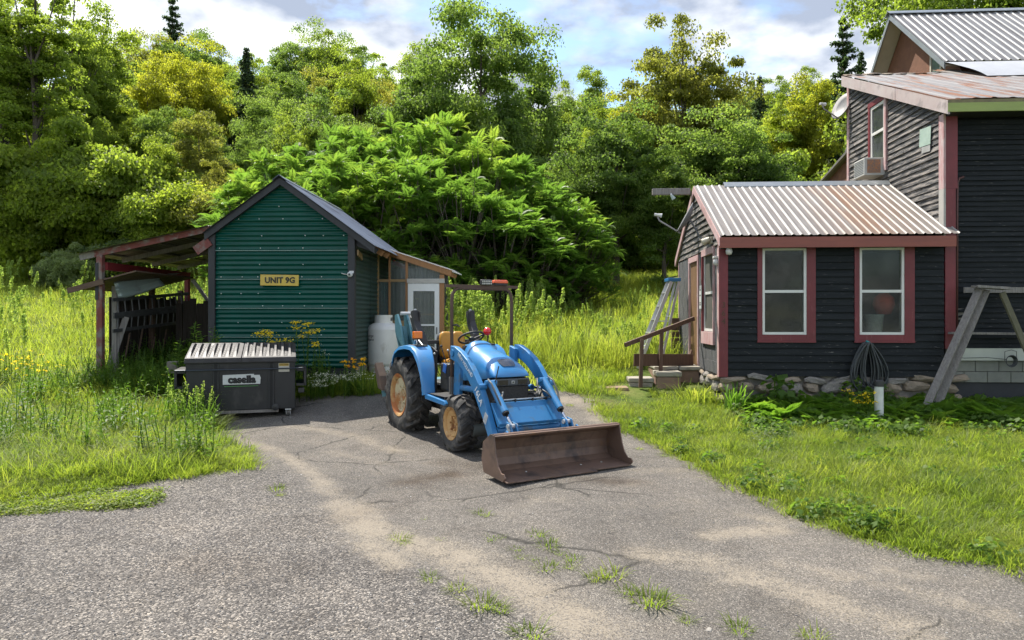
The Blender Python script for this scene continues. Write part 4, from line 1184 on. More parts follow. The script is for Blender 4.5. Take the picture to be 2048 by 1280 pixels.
def slab(nm, mt, x0, x1, y0, y1, z0, z1):
    return MB().bx(x0, x1, y0, y1, z0, z1).build(nm, mt, STp, bevel=.02)
slab('landing', stepm, -.38, .12, .1, 1.2, .40, .47); slab('landing', stepm, .13, .57, .05, 1.25, .395, .475)
slab('riser_block', brickm, -.36, .55, .12, 1.2, .05, .395)
slab('step', stepm, -.42, .10, -.42, .08, .30, .40); slab('riser_block', brickm, -.40, .08, -.40, .06, .0, .295)
slab('step', stepm, -.95, -.44, -.30, .2, .17, .26); slab('riser_block', stepm, -.93, -.46, -.29, .18, -.15, .165)
slab('step', brickm, -1.42, -.98, -.62, -.15, -.12, .10)
slab('stepping_stone', stepm, -1.9, -1.5, -.85, -.45, -.2, .0)

# ------------------------------------------------------------------ trestle, hose, pipe, cable
TR = thing('plank_trestle', 'grey weathered plank trestle leaning beside the farmhouse wall', 'trestle', at(1935, 800, 12.35), 0)
o0 = TR.location
MB().bar(rel(1958, 578, 12.30), rel(1853, 812, 12.05), .035, .13, up=(.6, 0, 1)).build('leg', greywood, TR, bevel=.004)
MB().bar(rel(1972, 580, 12.32), rel(1876, 806, 12.12), .035, .13, up=(.6, 0, 1)).build('leg', greywood, TR, bevel=.004)
MB().bar(rel(2004, 585, 12.30), rel(2098, 805, 12.1), .035, .15, up=(-.6, 0, 1)).build('leg', M('mossy weathered wood', (.13, .12, .07), (.09, .085, .05), 4, rough=.85, stretch=(8, 8, .8), bump=.5), TR, bevel=.004)
MB().bar(rel(1949, 573, 12.25), rel(2014, 577, 12.25), .2, .045).build('top_board', greywood, TR, bevel=.004)
MB().bar(rel(1928, 580, 12.55), rel(2080, 580, 12.55), .03, .10).build('rail', greywood, TR)
MB().bar(rel(1900, 666, 12.5), rel(2100, 668, 12.5), .12, .04).build('rail', greywood, TR)
MB().bx(*(rel(1938, 610, 12.7).x, rel(1965, 610, 12.7).x), .38, .41, rel(0, 630, 12.7).z, rel(0, 598, 12.7).z).build('side_block', greywood, TR)
MB().bx(*(rel(1911, 630, 12.75).x, rel(1940, 630, 12.75).x), .36, .39, rel(0, 646, 12.7).z, rel(0, 617, 12.7).z).build('side_block', greywood, TR)
hosem = M('black rubber hose', (.035, .04, .04), (.06, .065, .065), 6, rough=.5)
HS = thing('garden_hose', 'dark coiled garden hose hanging under the right wing window', 'hose', at(1728, 786, 12.72), 0)
o0 = HS.location
r_ = random.Random(2)
for i in range(16):
    w0 = .06 + .20 * r_.random(); sh = r_.uniform(-.05, .05); dn = r_.uniform(.0, .16); yo = -.03 - .012 * i
    pts = []
    for k in range(25):
        a = 2 * math.pi * k / 24
        zz = math.cos(a)
        pts.append((math.sin(a) * w0 * (1.15 - .55 * zz) + sh * (1 - zz), yo + .01 * math.sin(3 * a), .92 - (1 - zz) / 2 * (.94 - dn)))
    MB().tube(pts, .0125, 6, cap=False).build('loop', hosem, HS, smooth=True)
MB().bar((-.02, -.12, .95), (.10, -.1, .88), .03, .03).build('nozzle', M('teal plastic', (.02, .28, .30), None, rough=.4), HS)
MB().box((0, .03, .9), (.1, .14, .05)).build('hook', darkp, HS)
PP = thing('vent_pipe', 'upright white plastic pipe with black cap standing in the grass', 'pipe', gnd(1758, 856), 0)
MB().lathe([(.0, -.1), (.068, -.1), (.068, .74), (.0, .74)], 24).build('pipe', M('white pvc', (.62, .63, .60), (.5, .52, .48), 3, rough=.5, wear=((.3, .33, .25), 4, .6, .8, (1, 1, .5))), PP, smooth=True, angle=True)
MB().lathe([(.072, .68), (.075, .68), (.075, .77), (.06, .785), (.0, .785)], 24).build('cap', darkp, PP, smooth=True, angle=True)
CC = thing('cable_coil', 'small black cable coil hanging on the pale sill board', 'cable', at(2020, 722, 12.55), 0)
for i in range(5):
    MB().tube([(math.sin(2 * math.pi * k / 20) * (.07 + .008 * i), -.012 * i, .0 + math.cos(2 * math.pi * k / 20) * (.08 + .006 * i)) for k in range(21)], .007, 6, cap=False).build('loop', hosem, CC, smooth=True)
MB().tube([(-.07, 0, .03), (-.4, .02, .06), (-.8, .03, .05), (-1.2, .05, .09)], .006, 6).build('cable', hosem, CC)
MB().tube([(-.1, -.01, .0), (-.1, -.01, .17), (.02, -.01, .2), (.11, -.01, .17), (.11, -.01, .0)], .006, 6).build('cable', hosem, CC)
# ------------------------------------------------------------------ tractor with front loader and backhoe
TZ = CZ - 1.885
TT = thing('tractor', 'blue compact tractor with front loader and rusty brown bucket on the driveway', 'tractor', (-1.10, 11.54, TZ), R(-60))
blue = M('blue tractor paint', (.024, .175, .42), (.03, .195, .44), 1.4, rough=.36, spec=.5, coat=.2, roughvar=.1, wear=((.07, .17, .29), 3, .5, .78), wear2=((.15, .17, .18), 9, .62, .78), bump=.03)
blue2 = M('scuffed blue loader paint', (.022, .155, .36), (.03, .18, .39), 2.5, rough=.46, spec=.5, coat=.1, wear=((.08, .13, .17), 5, .55, .72), wear2=((.15, .09, .05), 12, .66, .73), bump=.06)
rub = M('tyre rubber', (.022, .022, .022), (.055, .051, .046), 5, rough=.82, bump=.3, bscale=60, wear=((.19, .17, .145), 6, .5, .72))
blk_ = M('black machine parts', (.012, .012, .013), (.03, .029, .028), 6, rough=.55, wear=((.08, .07, .06), 6, .6, .8))
chrome = M('chrome rod', (.7, .7, .72), None, rough=.12, metal=1)
rustrim = M('cream rim eaten by rust', (.48, .33, .14), (.40, .24, .09), 3, rough=.7, wear=((.34, .11, .025), 3.2, .38, .52), wear2=((.13, .05, .02), 7, .58, .68), bump=.3, bscale=40)
cremdisc = M('cream wheel disc', (.55, .49, .32), (.46, .38, .22), 3, rough=.6, wear=((.34, .13, .03), 2.6, .46, .58), wear2=((.15, .06, .025), 6, .6, .7), bump=.1)
orim = M('orange rusted rim', (.46, .24, .07), (.52, .33, .14), 4, rough=.7, wear=((.24, .10, .03), 6, .5, .62), wear2=((.6, .5, .36), 8, .62, .72), bump=.2)
bktm = M('worn rusty bucket steel', (.14, .088, .062), (.19, .12, .088), 2.6, rough=.55, metal=.2, wear=((.06, .045, .04), 3, .5, .68), wear2=((.22, .11, .05), 5, .6, .76), bump=.25, bscale=35)
amber = M('amber lens', (.85, .20, .01), (.75, .16, .01), 8, rough=.2, coat=.6)
redl = M('red lens', (.7, .01, .012), (.6, .01, .01), 8, rough=.15, coat=.8)
seatm = M('tan vinyl seat', (.50, .24, .022), (.42, .19, .018), 4, rough=.45, bump=.1, bscale=60)
tealm = M('faded teal paint', (.07, .19, .23), (.10, .23, .26), 3, rough=.55, wear=((.04, .08, .09), 5, .58, .72))
rbrown = M('brown rusted square tube', (.075, .045, .033), (.11, .065, .045), 6, rough=.7, bump=.2)
whitel = M('white decal', (.62, .66, .7), None, rough=.5)
RX = Matrix.Rotation(R(90), 3, 'X')

def wheel(x, s, trk, Rr, Wd, rimR, nl, discmat, rimmat, slant):
    c = Vector((x, s * trk, Rr))
    q = Wd / 2
    dp = .085 if Rr > .5 else .06
    dm = MB().lathe([(0, -.03), (.09, -.03), (.10, -.0), (rimR * .55, .012), (rimR * .80, .035), (rimR * .86, .02), (rimR * .86, .005), (rimR * .5, -.02), (.0, -.045)], 32, (0, 0, q * .45), None)
    for k in range(6):
        a = k * math.pi / 3
        dm.lathe([(0, 0), (.016, 0), (.016, .025), (0, .027)], 6, (.13 * math.cos(a) * rimR / .3, .13 * math.sin(a) * rimR / .3, q * .45 + .012))
    TW = Matrix.Translation(c) @ (Matrix.Rotation(R(90 if s < 0 else -90), 4, 'X'))
    dm.xf(TW)
    wo = dm.build('wheel', discmat, TT, smooth=True, angle=True)
    rm = MB().lathe([(rimR * .80, q * .52), (rimR * .88, q * .80), (rimR * .98, q * .90), (rimR * 1.03, q * .93), (rimR * 1.03, q * .80), (rimR * .93, q * .5), (rimR * .93, -q * .8), (rimR * 1.02, -q * .92), (rimR * .98, -q * .92), (rimR * .86, -q * .7), (rimR * .80, q * .3)], 40, closed=True)
    rm.xf(TW); rm.build('rim', rimmat, wo, smooth=True, angle=True)
    ty = MB().lathe([(rimR * .98, q * .82), (rimR * 1.10, q * .93), (Rr * .74, q * 1.02), (Rr * .86, q * 1.0), (Rr * .90, q * .88), (Rr * .925, q * .5), (Rr * .93, 0), (Rr * .925, -q * .5), (Rr * .90, -q * .88), (Rr * .86, -q), (Rr * .74, -q * 1.02), (rimR * 1.1, -q * .93), (rimR * .98, -q * .82), (rimR * .94, 0)], 56, closed=True)
    for sd in (-1, 1):
        for k in range(nl):
            t0 = 2 * math.pi * (k + (.5 if sd > 0 else 0)) / nl
            hw = math.pi / nl * .40
            secs = []
            for (f_, rt, rb, wk) in ((-.06, 1.0, .92, .75), (.3, 1.0, .92, .85), (.62, .998, .91, 1.0), (.90, .985, .88, 1.2), (1.0, .95, .86, 1.3), (1.045, .86, .83, 1.1)):
                th = t0 - slant * max(f_, 0) * (1 if True else 0)
                yv = sd * q * f_
                row_ = []
                for (dth, rr_) in ((-hw * wk, rb), (-hw * wk * .8, rt), (hw * wk * .8, rt), (hw * wk, rb)):
                    row_.append((Rr * rr_ * math.cos(th + dth), Rr * rr_ * math.sin(th + dth), yv))
                secs.append(row_)
            vs = [p_ for r0 in secs for p_ in r0]
            fs = []
            for i in range(len(secs) - 1):
                for j in range(3):
                    fs.append((4 * i + j, 4 * i + j + 1, 4 * i + 5 + j, 4 * i + 4 + j))
            fs += [(0, 1, 2, 3), tuple(4 * (len(secs) - 1) + j for j in (3, 2, 1, 0))]
            ty.add(vs, fs)
    ty.xf(TW); ty.build('tyre', rub, wo, smooth=True, angle=True)
    return wo
for s in (-1, 1):
    wheel(-.15, s, .60, .615, .36, .335, 14, cremdisc, rustrim, .30)
    wheel(1.70, s, .57, .392, .29, .225, 15, orim, orim, .26)

# running gear
MB().bx(-.35, 1.15, -.2, .2, .38, .82).build('transmission', blk_, TT, bevel=.03)
MB().tube([(-.15, -.45, .6), (-.15, .45, .6)], .13, 14).build('rear_axle', blk_, TT, smooth=True, angle=True)
MB().bx(1.1, 2.02, -.17, .17, .52, 1.0).build('engine', blk_, TT, bevel=.02)
mb = MB()
for i in range(7):
    mb.bx(1.22 + i * .1, 1.28 + i * .1, -.2, .2, .6 + .03 * (i % 3), .95)
mb.build('engine_ribs', M('grimy engine metal', (.10, .085, .065), (.05, .045, .04), 12, rough=.6, metal=.3), TT, bevel=.01)
MB().tube([(1.70, -.48, .39), (1.70, -.2, .42), (1.70, .2, .42), (1.70, .48, .39)], [.09, .07, .07, .09], 12).build('front_axle', blk_, TT, smooth=True)
MB().bx(1.75, 2.28, -.2, .2, .42, .66).build('front_bolster', blk_, TT, bevel=.02)
MB().tube([(1.35, -.3, .45), (1.35, -.3, .2), (.6, -.3, .2)], .04, 8).build('exhaust_pipe', blk_, TT, smooth=True)
MB().lathe([(0, -.25), (.09, -.25), (.09, .25), (0, .25)], 18, (2.02, -.28, .33), RX).build('muffler_tube', M('grey green tube', (.09, .10, .09), None, rough=.6), TT, smooth=True, angle=True)

# hood
HS_ = [(1.10, .93, 1.40, .24), (1.14, .92, 1.50, .265), (1.24, .92, 1.53, .285), (1.33, .92, 1.48, .295), (1.42, .93, 1.415, .30), (1.52, .94, 1.395, .305), (1.70, .96, 1.36, .31), (1.88, .98, 1.305, .31), (2.02, 1.0, 1.25, .305), (2.12, 1.02, 1.19, .295), (2.19, 1.03, 1.12, .28), (2.225, 1.03, 1.06, .265)]
def hood_pt(sec, a, off=0):
    x, zb, zt, hw = sec
    ca, sa = math.cos(a), math.sin(a)
    e = 2.9
    k = (abs(ca) ** e + abs(sa) ** e) ** (-1 / e)
    zm = zb + .02
    if a < 0 or a > math.pi:
        return (x, ca * hw, zb)
    return (x + off * .4, ca * k * (hw + off), zm + sa * k * (zt - zm + off))
NA = 28
mb = MB()
for sec in HS_:
    for j in range(NA + 1):
        mb.v.append(hood_pt(sec, math.pi * j / NA))
for i in range(len(HS_) - 1):
    for j in range(NA):
        a = i * (NA + 1) + j
        mb.f.append((a, a + 1, a + NA + 2, a + NA + 1))
mb.f.append(tuple(j for j in range(NA + 1)))
mb.f.append(tuple((len(HS_) - 1) * (NA + 1) + j for j in range(NA + 1)))
hood = mb.build('hood', blue, TT, smooth=True)
md = hood.modifiers.new('s', 'SUBSURF'); md.levels = 1; md.render_levels = 2
def secat(x):
    xs = [s_[0] for s_ in HS_]
    return (x,) + tuple(float(np.interp(x, xs, [s_[k] for s_ in HS_])) for k in (1, 2, 3))
mb = MB()
rowsn, cols = 6, 12
for i in range(rowsn + 1):
    x = 1.955 + .17 * i / rowsn
    half = .62 - .14 * abs(i / rowsn - .5) * (2 if i in (0, rowsn) else 1)
    for j in range(cols + 1):
        a = math.pi / 2 + (j / cols - .5) * 2 * half * .62
        mb.v.append(hood_pt(secat(x), a, .006))
for i in range(rowsn):
    for j in range(cols):
        a = i * (cols + 1) + j
        mb.f.append((a, a + 1, a + cols + 2, a + cols + 1))
mb.build('headlight_lens', M('dark smoked lens', (.022, .022, .024), (.045, .045, .045), 12, rough=.2, coat=.6), hood, smooth=True)
mb = MB()
for i, x in enumerate((1.33, 1.345)):
    for j in range(NA + 1):
        mb.v.append(hood_pt(secat(x), math.pi * (j / NA * .9 + .05), .003))
for j in range(NA):
    mb.f.append((j, j + 1, j + NA + 2, j + NA + 1))
mb.build('hood_seam', M('dark blue seam', (.008, .05, .15)), hood)
GR = MB().prism([(-.285, .925), (.285, .925), (.275, 1.028), (-.275, 1.028)], 2.0, 2.228, 'x').build('grille_band', M('charcoal plastic', (.05, .055, .06), (.07, .075, .08), 6, rough=.5), TT, bevel=.02)
for s in (-1, 1):
    MB().bx(2.227, 2.232, s * .155 - .075, s * .155 + .075, .945, 1.01).build('headlamp', M('black glass', (.006, .006, .008), None, rough=.08, coat=.8), GR)
MB().bx(2.226, 2.234, -.025, .025, .955, .998).build('emblem', M('silver emblem', (.5, .5, .52), None, rough=.3, metal=.7), GR, bevel=.008)
MB().bx(2.233, 2.237, -.012, .012, .966, .987).build('emblem_centre', blk_, GR)
MB().prism([(-.27, .66), (.27, .66), (.275, .922), (-.275, .922)], 1.75, 2.20, 'x').build('lower_grille', M('black grille mesh', (.018, .017, .016), (.05, .045, .04), 40, rough=.7, bump=.6, bscale=150), TT, bevel=.015)
mb = MB()
for k in range(2):
    mb.tube([(2.15, -.3 + .02 * k, 1.02 - .02 * k), (1.7, -.32, .99), (1.2, -.31, .96)], .012, 6)
# fenders and step
fpath = [(-.44, 1.08), (-.40, 1.20), (-.30, 1.32), (-.10, 1.40), (.18, 1.43), (.42, 1.42), (.58, 1.36), (.74, 1.22), (.86, 1.05), (.93, .88), (.96, .72)]
for s in (-1, 1):
    mb = MB()
    prof = [(-.40, -.02), (-.42, .0), (-.74, .0), (-.775, -.012), (-.79, -.06), (-.775, -.06), (-.765, -.025), (-.74, -.016), (-.42, -.016)]
    for i, (x, z_) in enumerate(fpath):
        a = fpath[max(i - 1, 0)]; b = fpath[min(i + 1, len(fpath) - 1)]
        tx, tz_ = b[0] - a[0], b[1] - a[1]; ln = math.hypot(tx, tz_); nx, nz = -tz_ / ln, tx / ln
        for (py_, off) in prof:
            if py_ > -.5 and i > 4: py_ -= .19 * min(1, (i - 4) / 5)
            mb.v.append((x + nx * off, s * -py_, z_ + nz * off))
    n_ = len(prof)
    for i in range(len(fpath) - 1):
        for j in range(n_):
            mb.f.append((i * n_ + j, i * n_ + (j + 1) % n_, (i + 1) * n_ + (j + 1) % n_, (i + 1) * n_ + j))
    mb.f.append(tuple(range(n_))); mb.f.append(tuple((len(fpath) - 1) * n_ + j for j in range(n_)))
    fo = mb.build('fender', blue, TT, smooth=True, angle=True)
    mb = MB().prism([(x, z_ - .02) for x, z_ in fpath[:7]] + [(.55, .7), (-.4, .7)], s * .395, s * .42)
    mb.build('fender_side', blk_, fo)
    MB().box((.28, s * .60, 1.415), (.34, .2, .035)).build('fender_pad', blk_, fo, bevel=.012)
    st_ = MB().prism([(.93, .74), (1.62, .70), (1.66, .66), (1.62, .63), (.93, .66)], s * .30, s * .76).build('step', blue, TT, bevel=.012)
    MB().bx(1.0, 1.58, s * .53 - .2, s * .53 + .2, .742, .75).build('step_mat', blk_, st_)
MB().bx(.3, 1.12, -.3, .3, .72, .80).build('floor', blk_, TT, bevel=.01)
for k, (a, b) in enumerate((((.2, -.62, 1.42), (.62, -.6, 1.32)), )):
    MB().tube([(.02, -.56, 1.42), (.06, -.56, 1.50), (.22, -.56, 1.50), (.50, -.50, 1.30), (.55, -.48, 1.22)], .014, 8).build('grab_handle', alu, TT, smooth=True)
MB().bx(.72, 1.02, -.42, -.22, .76, 1.17).build('control_console', blk_, TT, bevel=.03)
MB().box((.93, -.435, 1.10), (.10, .012, .13), rot=(0, R(15), 0)).build('console_decal', M('bright blue plate', (.05, .16, .5), None, rough=.4), TT)
for (a, b, kn) in (((.8, -.34, 1.15), (.68, -.38, 1.42), .024), ((.88, -.3, 1.15), (.8, -.32, 1.36), .02), ((.7, -.36, 1.1), (.95, -.42, .95), .01), ((1.0, -.36, 1.1), (1.28, -.44, 1.27), .0), ((.75, -.3, 1.2), (1.05, -.3, 1.30), .014), ((.62, -.40, 1.0), (.56, -.44, 1.30), .02)):
    MB().tube([a, b], .009, 6).build('lever', chrome if kn == .0 else blk_, TT)
    if kn > .011:
        MB().lathe([(0, -kn), (kn * .8, -kn * .5), (kn, 0), (kn * .8, kn * .6), (0, kn)], 10, b).build('lever_knob', blk_ if kn != .02 else alu, TT, smooth=True)
# seat, steering wheel
sp_ = MB()
def cushion(x0, x1, hw, z0, z1, tilt, n=10, m_=8):
    vs, fs = [], []
    for i in range(n + 1):
        for j in range(m_ + 1):
            u, v = i / n * 2 - 1, j / m_ * 2 - 1
            e = (1 - abs(u) ** 4) * (1 - abs(v) ** 4)
            vs.append((u, v, max(e, 0) ** .35))
    return vs, fs
def pillow(c, sx, sy, sz, rot, n=3.2, res=(18, 10)):
    mb = MB(); m_ = Euler(rot).to_matrix(); c = Vector(c)
    nu_, nv_ = res
    for j in range(nv_ + 1):
        b = -math.pi / 2 + math.pi * j / nv_
        for i in range(nu_):
            a = 2 * math.pi * i / nu_
            def se(w_, e): return math.copysign(abs(w_) ** e, w_)
            p_ = Vector((se(math.cos(b), .55) * se(math.cos(a), .55) * sx, se(math.cos(b), .55) * se(math.sin(a), .55) * sy, se(math.sin(b), .7) * sz))
            mb.v.append(tuple(c + m_ @ p_))
    for j in range(nv_):
        for i in range(nu_):
            mb.f.append((j * nu_ + i, j * nu_ + (i + 1) % nu_, (j + 1) * nu_ + (i + 1) % nu_, (j + 1) * nu_ + i))
    return mb
for s in (-1, 1):
    pillow((.27, s * .105, 1.43), .06, .115, .21, (0, R(-10), 0)).build('seat_back', seatm, TT, smooth=True)
pillow((.27, 0, 1.30), .07, .22, .10, (0, R(-10), 0)).build('seat_back', seatm, TT, smooth=True)
pillow((.47, 0, 1.15), .23, .23, .07, (0, R(-4), 0)).build('seat_cushion', seatm, TT, smooth=True)
pillow((.19, 0, 1.38), .05, .24, .26, (0, R(-10), 0)).build('seat_shell', blk_, TT, smooth=True)
MB().bx(.25, .6, -.18, .18, .8, 1.1).build('seat_base', blk_, TT, bevel=.02)
SWm = Matrix.Translation((.95, 0, 1.555)) @ Matrix.Rotation(R(-28), 4, 'Y')
mb = MB().tube([(SWm @ Vector((.195 * math.cos(2 * math.pi * k / 36), .195 * math.sin(2 * math.pi * k / 36), 0))) for k in range(37)], .016, 10, cap=False)
sw = mb.build('steering_wheel', blk_, TT, smooth=True)
for k in range(3):
    a = math.pi + k * 2 * math.pi / 3
    MB().tube([SWm @ Vector((.19 * math.cos(a), .19 * math.sin(a), 0)), SWm @ Vector((0, 0, -.03))], .012, 6).build('spoke', blk_, sw)
MB().lathe([(0, .0), (.045, -.005), (.05, -.04), (0, -.05)], 14, (0, 0, 0)).xf(SWm).build('hub', blk_, sw, smooth=True)
MB().tube([(.97, 0, 1.52), (1.13, 0, 1.30)], .035, 10).build('steering_column', blk_, TT)
MB().bx(1.02, 1.12, -.2, .2, .85, 1.44).build('dash', blk_, TT, bevel=.03)
# roll bar stubs behind the seat
for s in (-1, 1):
    pth = [(.36, s * .45, 1.10), (.22, s * .46, 1.40), (.14, s * .48, 1.55), (.03, s * .50, 1.66), (-.05, s * .50, 1.78), (-.09, s * .50, 1.97)]
    for a, b in zip(pth[:-1], pth[1:]):
        pass
    mb = MB()
    for i, p_ in enumerate(pth):
        a = Vector(pth[max(i - 1, 0)]); b = Vector(pth[min(i + 1, len(pth) - 1)])
        d_ = (b - a).normalized(); sd_ = Vector((0, 1, 0)); up_ = d_.cross(sd_)
        for (q1, q2) in ((-.055, -.06), (.055, -.06), (.055, .06), (-.055, .06)):
            mb.v.append(tuple(Vector(p_) + sd_ * q1 + up_ * q2))
    for i in range(len(pth) - 1):
        for j in range(4):
            mb.f.append((4 * i + j, 4 * i + (j + 1) % 4, 4 * i + 4 + (j + 1) % 4, 4 * i + 4 + j))
    mb.f += [(0, 1, 2, 3), tuple(4 * (len(pth) - 1) + j for j in range(4))]
    ro = mb.build('roll_bar', blk_, TT, bevel=.008)
    MB().box((-.02, s * .5 - s * .045, 1.84), (.075, .02, .24)).build('hinge_plate', blk_, ro, bevel=.004)
    for k in range(3):
        MB().tube([(-.12 + .03 * k, s * .5, 1.97), (-.12 + .03 * k, s * .5 + .01, 2.0)], .01, 6).build('hinge_bolt', alu, ro)
MB().bx(.17, .24, -.46, .46, 1.44, 1.50).build('roll_bar_cross', blk_, TT, bevel=.008)
MB().bx(.05, .15, -.42, .42, 1.12, 1.36).build('rear_panel', blk_, TT, bevel=.02)
MB().tube([(.33, -.62, 1.43), (.33, -.62, 1.53)], .012, 6).build('lamp_stalk', blk_, TT)
MB().box((.36, -.64, 1.59), (.09, .14, .11)).build('amber_lamp', amber, TT, bevel=.012)
MB().box((.335, -.64, 1.525), (.09, .12, .02)).build('lamp_base', blk_, TT)
MB().tube([(.33, .62, 1.43), (.33, .62, 1.58)], .012, 6).build('lamp_stalk', blk_, TT)
MB().lathe([(0, -.07), (.05, -.05), (.072, 0), (.05, .05), (0, .07)], 16, (.35, .60, 1.63)).build('red_lamp', redl, TT, smooth=True)
# light hoop over the loader towers
hp_ = [(1.32, -.5, .75), (1.32, -.5, 2.1), (1.32, -.49, 2.2), (1.32, -.455, 2.26), (1.32, -.40, 2.29), (1.32, .40, 2.29), (1.32, .455, 2.26), (1.32, .49, 2.2), (1.32, .5, 2.1), (1.32, .5, .75)]
hoop = MB().tube(hp_, .026, 8).build('light_hoop', rbrown, TT, smooth=True)
MB().bx(1.295, 1.345, -.60, .60, 2.30, 2.345).build('top_bar', rbrown, hoop)
lb = MB().box((1.36, .04, 2.385), (.06, .18, .075), rot=(0, R(8), 0)).build('light_bar', blk_, hoop, bevel=.008)
for i in range(6):
    for k in range(2):
        MB().box((1.392, -.03 + i * .028, 2.365 + k * .033), (.006, .02, .022), rot=(0, R(8), 0)).build('led', M('led lens', (.55, .55, .5), None, rough=.2), lb)
MB().box((1.33, .29, 2.362), (.10, .22, .03)).build('beacon_base', blk_, hoop)
MB().box((1.33, .29, 2.40), (.11, .24, .05), taper=(.86, .92)).build('beacon', M('orange beacon', (.8, .12, .02), (.7, .1, .02), 8, rough=.35, coat=.4), hoop, bevel=.012)
MB().tube([(1.345, -.5, 1.75), (1.40, -.46, 1.76), (1.42, -.42, 1.73)], .012, 6).build('cable_clip', blk_, hoop)

# loader
LD = MB().bx(1.05, 2.2, -.46, -.38, .50, .62).build('loader_frame', blk_, TT)
MB().bx(1.05, 2.2, .38, .46, .50, .62).build('loader_frame', blk_, TT)
up = [(1.42, 1.46), (1.56, 1.45), (1.75, 1.385), (1.95, 1.285), (2.12, 1.155), (2.28, 1.0), (2.42, .83), (2.56, .60), (2.70, .36), (2.80, .16)]
lo = [(2.66, .14), (2.55, .34), (2.40, .56), (2.31, .66), (2.20, .80), (2.08, .93), (1.93, 1.06), (1.78, 1.16), (1.62, 1.235), (1.42, 1.27)]
for s in (-1, 1):
    MB().prism([(1.30, .55), (1.52, .55), (1.545, 1.05), (1.53, 1.40), (1.38, 1.44), (1.36, 1.0)], s * .455 - .03, s * .455 + .03).build('loader_tower', blue2, TT, bevel=.008)
    MB().bx(1.27, 1.345, s * .50 - .022, s * .50 + .022, .42, 1.0).build('tower_plate', M('bare grey steel', (.22, .2, .18), (.16, .14, .12), 5, rough=.5, metal=.5), TT)
    arm = MB().prism(up + lo, s * .53 - .04, s * .53 + .04).build('loader_arm', blue2, TT, bevel=.008)
    MB().lathe([(0, -.06), (.05, -.06), (.05, .06), (0, .06)], 16, (1.50, s * .53, 1.36), RX).build('pivot_pin', blue2, arm, smooth=True, angle=True)
    MB().lathe([(0, -.055), (.04, -.055), (.04, .055), (0, .055)], 14, (2.33, s * .53, .95), RX).build('pivot_pin', blue2, arm, smooth=True, angle=True)
    MB().box((2.50, s * .571, .555), (.09, .003, .14), rot=(0, R(30), 0)).build('decal', M('grey white decal', (.45, .47, .48), (.25, .27, .3), 30, rough=.5), arm)
    # lift cylinder below, tilt cylinder above
    MB().tube([(1.46, s * .44, .86), (2.02, s * .44, .87)], .042, 14).build('lift_cylinder', blue2, TT, smooth=True, angle=True)
    MB().tube([(2.02, s * .44, .87), (2.22, s * .46, .875)], .02, 10).build('lift_rod', chrome, TT, smooth=True)
    A, B = Vector((2.36, s * .42, 1.00)), Vector((2.93, s * .42, .50))
    tcy = MB().tube([A, A.lerp(B, .70)], .05, 14).build('tilt_cylinder', blue2, TT, smooth=True, angle=True)
    MB().tube([A.lerp(B, .68), A.lerp(B, .73)], .046, 14).build('gland', blk_, tcy, smooth=True, angle=True)
    MB().tube([A.lerp(B, .72), B], .018, 10).build('rod', chrome, tcy, smooth=True)
    MB().lathe([(0, -.08), (.035, -.08), (.035, .08), (0, .08)], 12, A, RX).build('pin', blue2, tcy, smooth=True, angle=True)
    MB().lathe([(0, -.07), (.03, -.07), (.03, .07), (0, .07)], 12, B, RX).build('pin', alu, tcy, smooth=True, angle=True)
    MB().prism([(2.86, .55), (2.97, .53), (3.02, .42), (3.08, .10), (2.90, .08), (2.88, .40)], s * .42 - .05, s * .42 - .03).build('bucket_link', blue2, TT)
    MB().prism([(2.86, .55), (2.97, .53), (3.02, .42), (3.08, .10), (2.90, .08), (2.88, .40)], s * .42 + .03, s * .42 + .05).build('bucket_link', blue2, TT)
    MB().bar((2.74, s * .53, .24), (2.96, s * .47, .47), .02, .05).build('guide_link', alu, TT)
    # hoses
    MB().tube([(2.28, s * .36, 1.02), (2.34, s * .33, .90), (2.44, s * .30, .80), (2.50, s * .31, .88), (2.55, s * .35, .84), (2.62, s * .38, .78)], .013, 8).build('hydraulic_hose', hosem, TT, smooth=True)
    MB().tube([(2.38, s * .47, 1.05), (2.50, s * .48, 1.0), (2.62, s * .47, .86), (2.70, s * .45, .74), (2.78, s * .42, .66)], .012, 8).build('hydraulic_hose', hosem, TT, smooth=True)
MB().tube([(2.42, -.33, 1.22), (2.40, -.36, 1.05), (2.38, -.37, .98)], .008, 6).build('level_rod', blk_, TT)
MB().prism([(2.46, .745), (2.50, .745), (2.72, .50), (2.70, .46), (2.66, .46)], -.485, .485).build('torque_plate', blue2, TT, bevel=.006)
MB().tube([(2.62, -.48, .40), (2.62, .48, .40)], .05, 14).build('torque_tube', blue2, TT, smooth=True, angle=True)
for k in range(2):
    MB().tube([(2.46 + .03 * k, -.44, .765 + .012 * k), (2.46 + .03 * k, .44, .765 + .012 * k)], .009, 6).build('steel_line', M('silver tube', (.45, .45, .44), None, rough=.3, metal=.8), TT)
for yv in (-.34, -.12, .15, .36):
    MB().box((2.475, yv, .765), (.07, .02, .035)).build('line_clamp', blk_, TT)
# decals on the near arm
def arm_text(nm, body, size, x, z_, ang, s=-1, **k):
    m_ = Matrix.Translation((x, s * .5715, z_)) @ Matrix.Rotation(R(90), 4, 'X') @ Matrix.Rotation(R(ang), 4, 'Z')
    return text_obj(nm, body, size, whitel, TT, m_, extrude=.0008, **k)
arm_text('lettering', 'NEW HOLLAND', .075, 1.90, 1.215, -33, bold=.001, spacing=.95)
arm_text('lettering', '16LA', .135, 2.30, .83, -50, bold=.002)
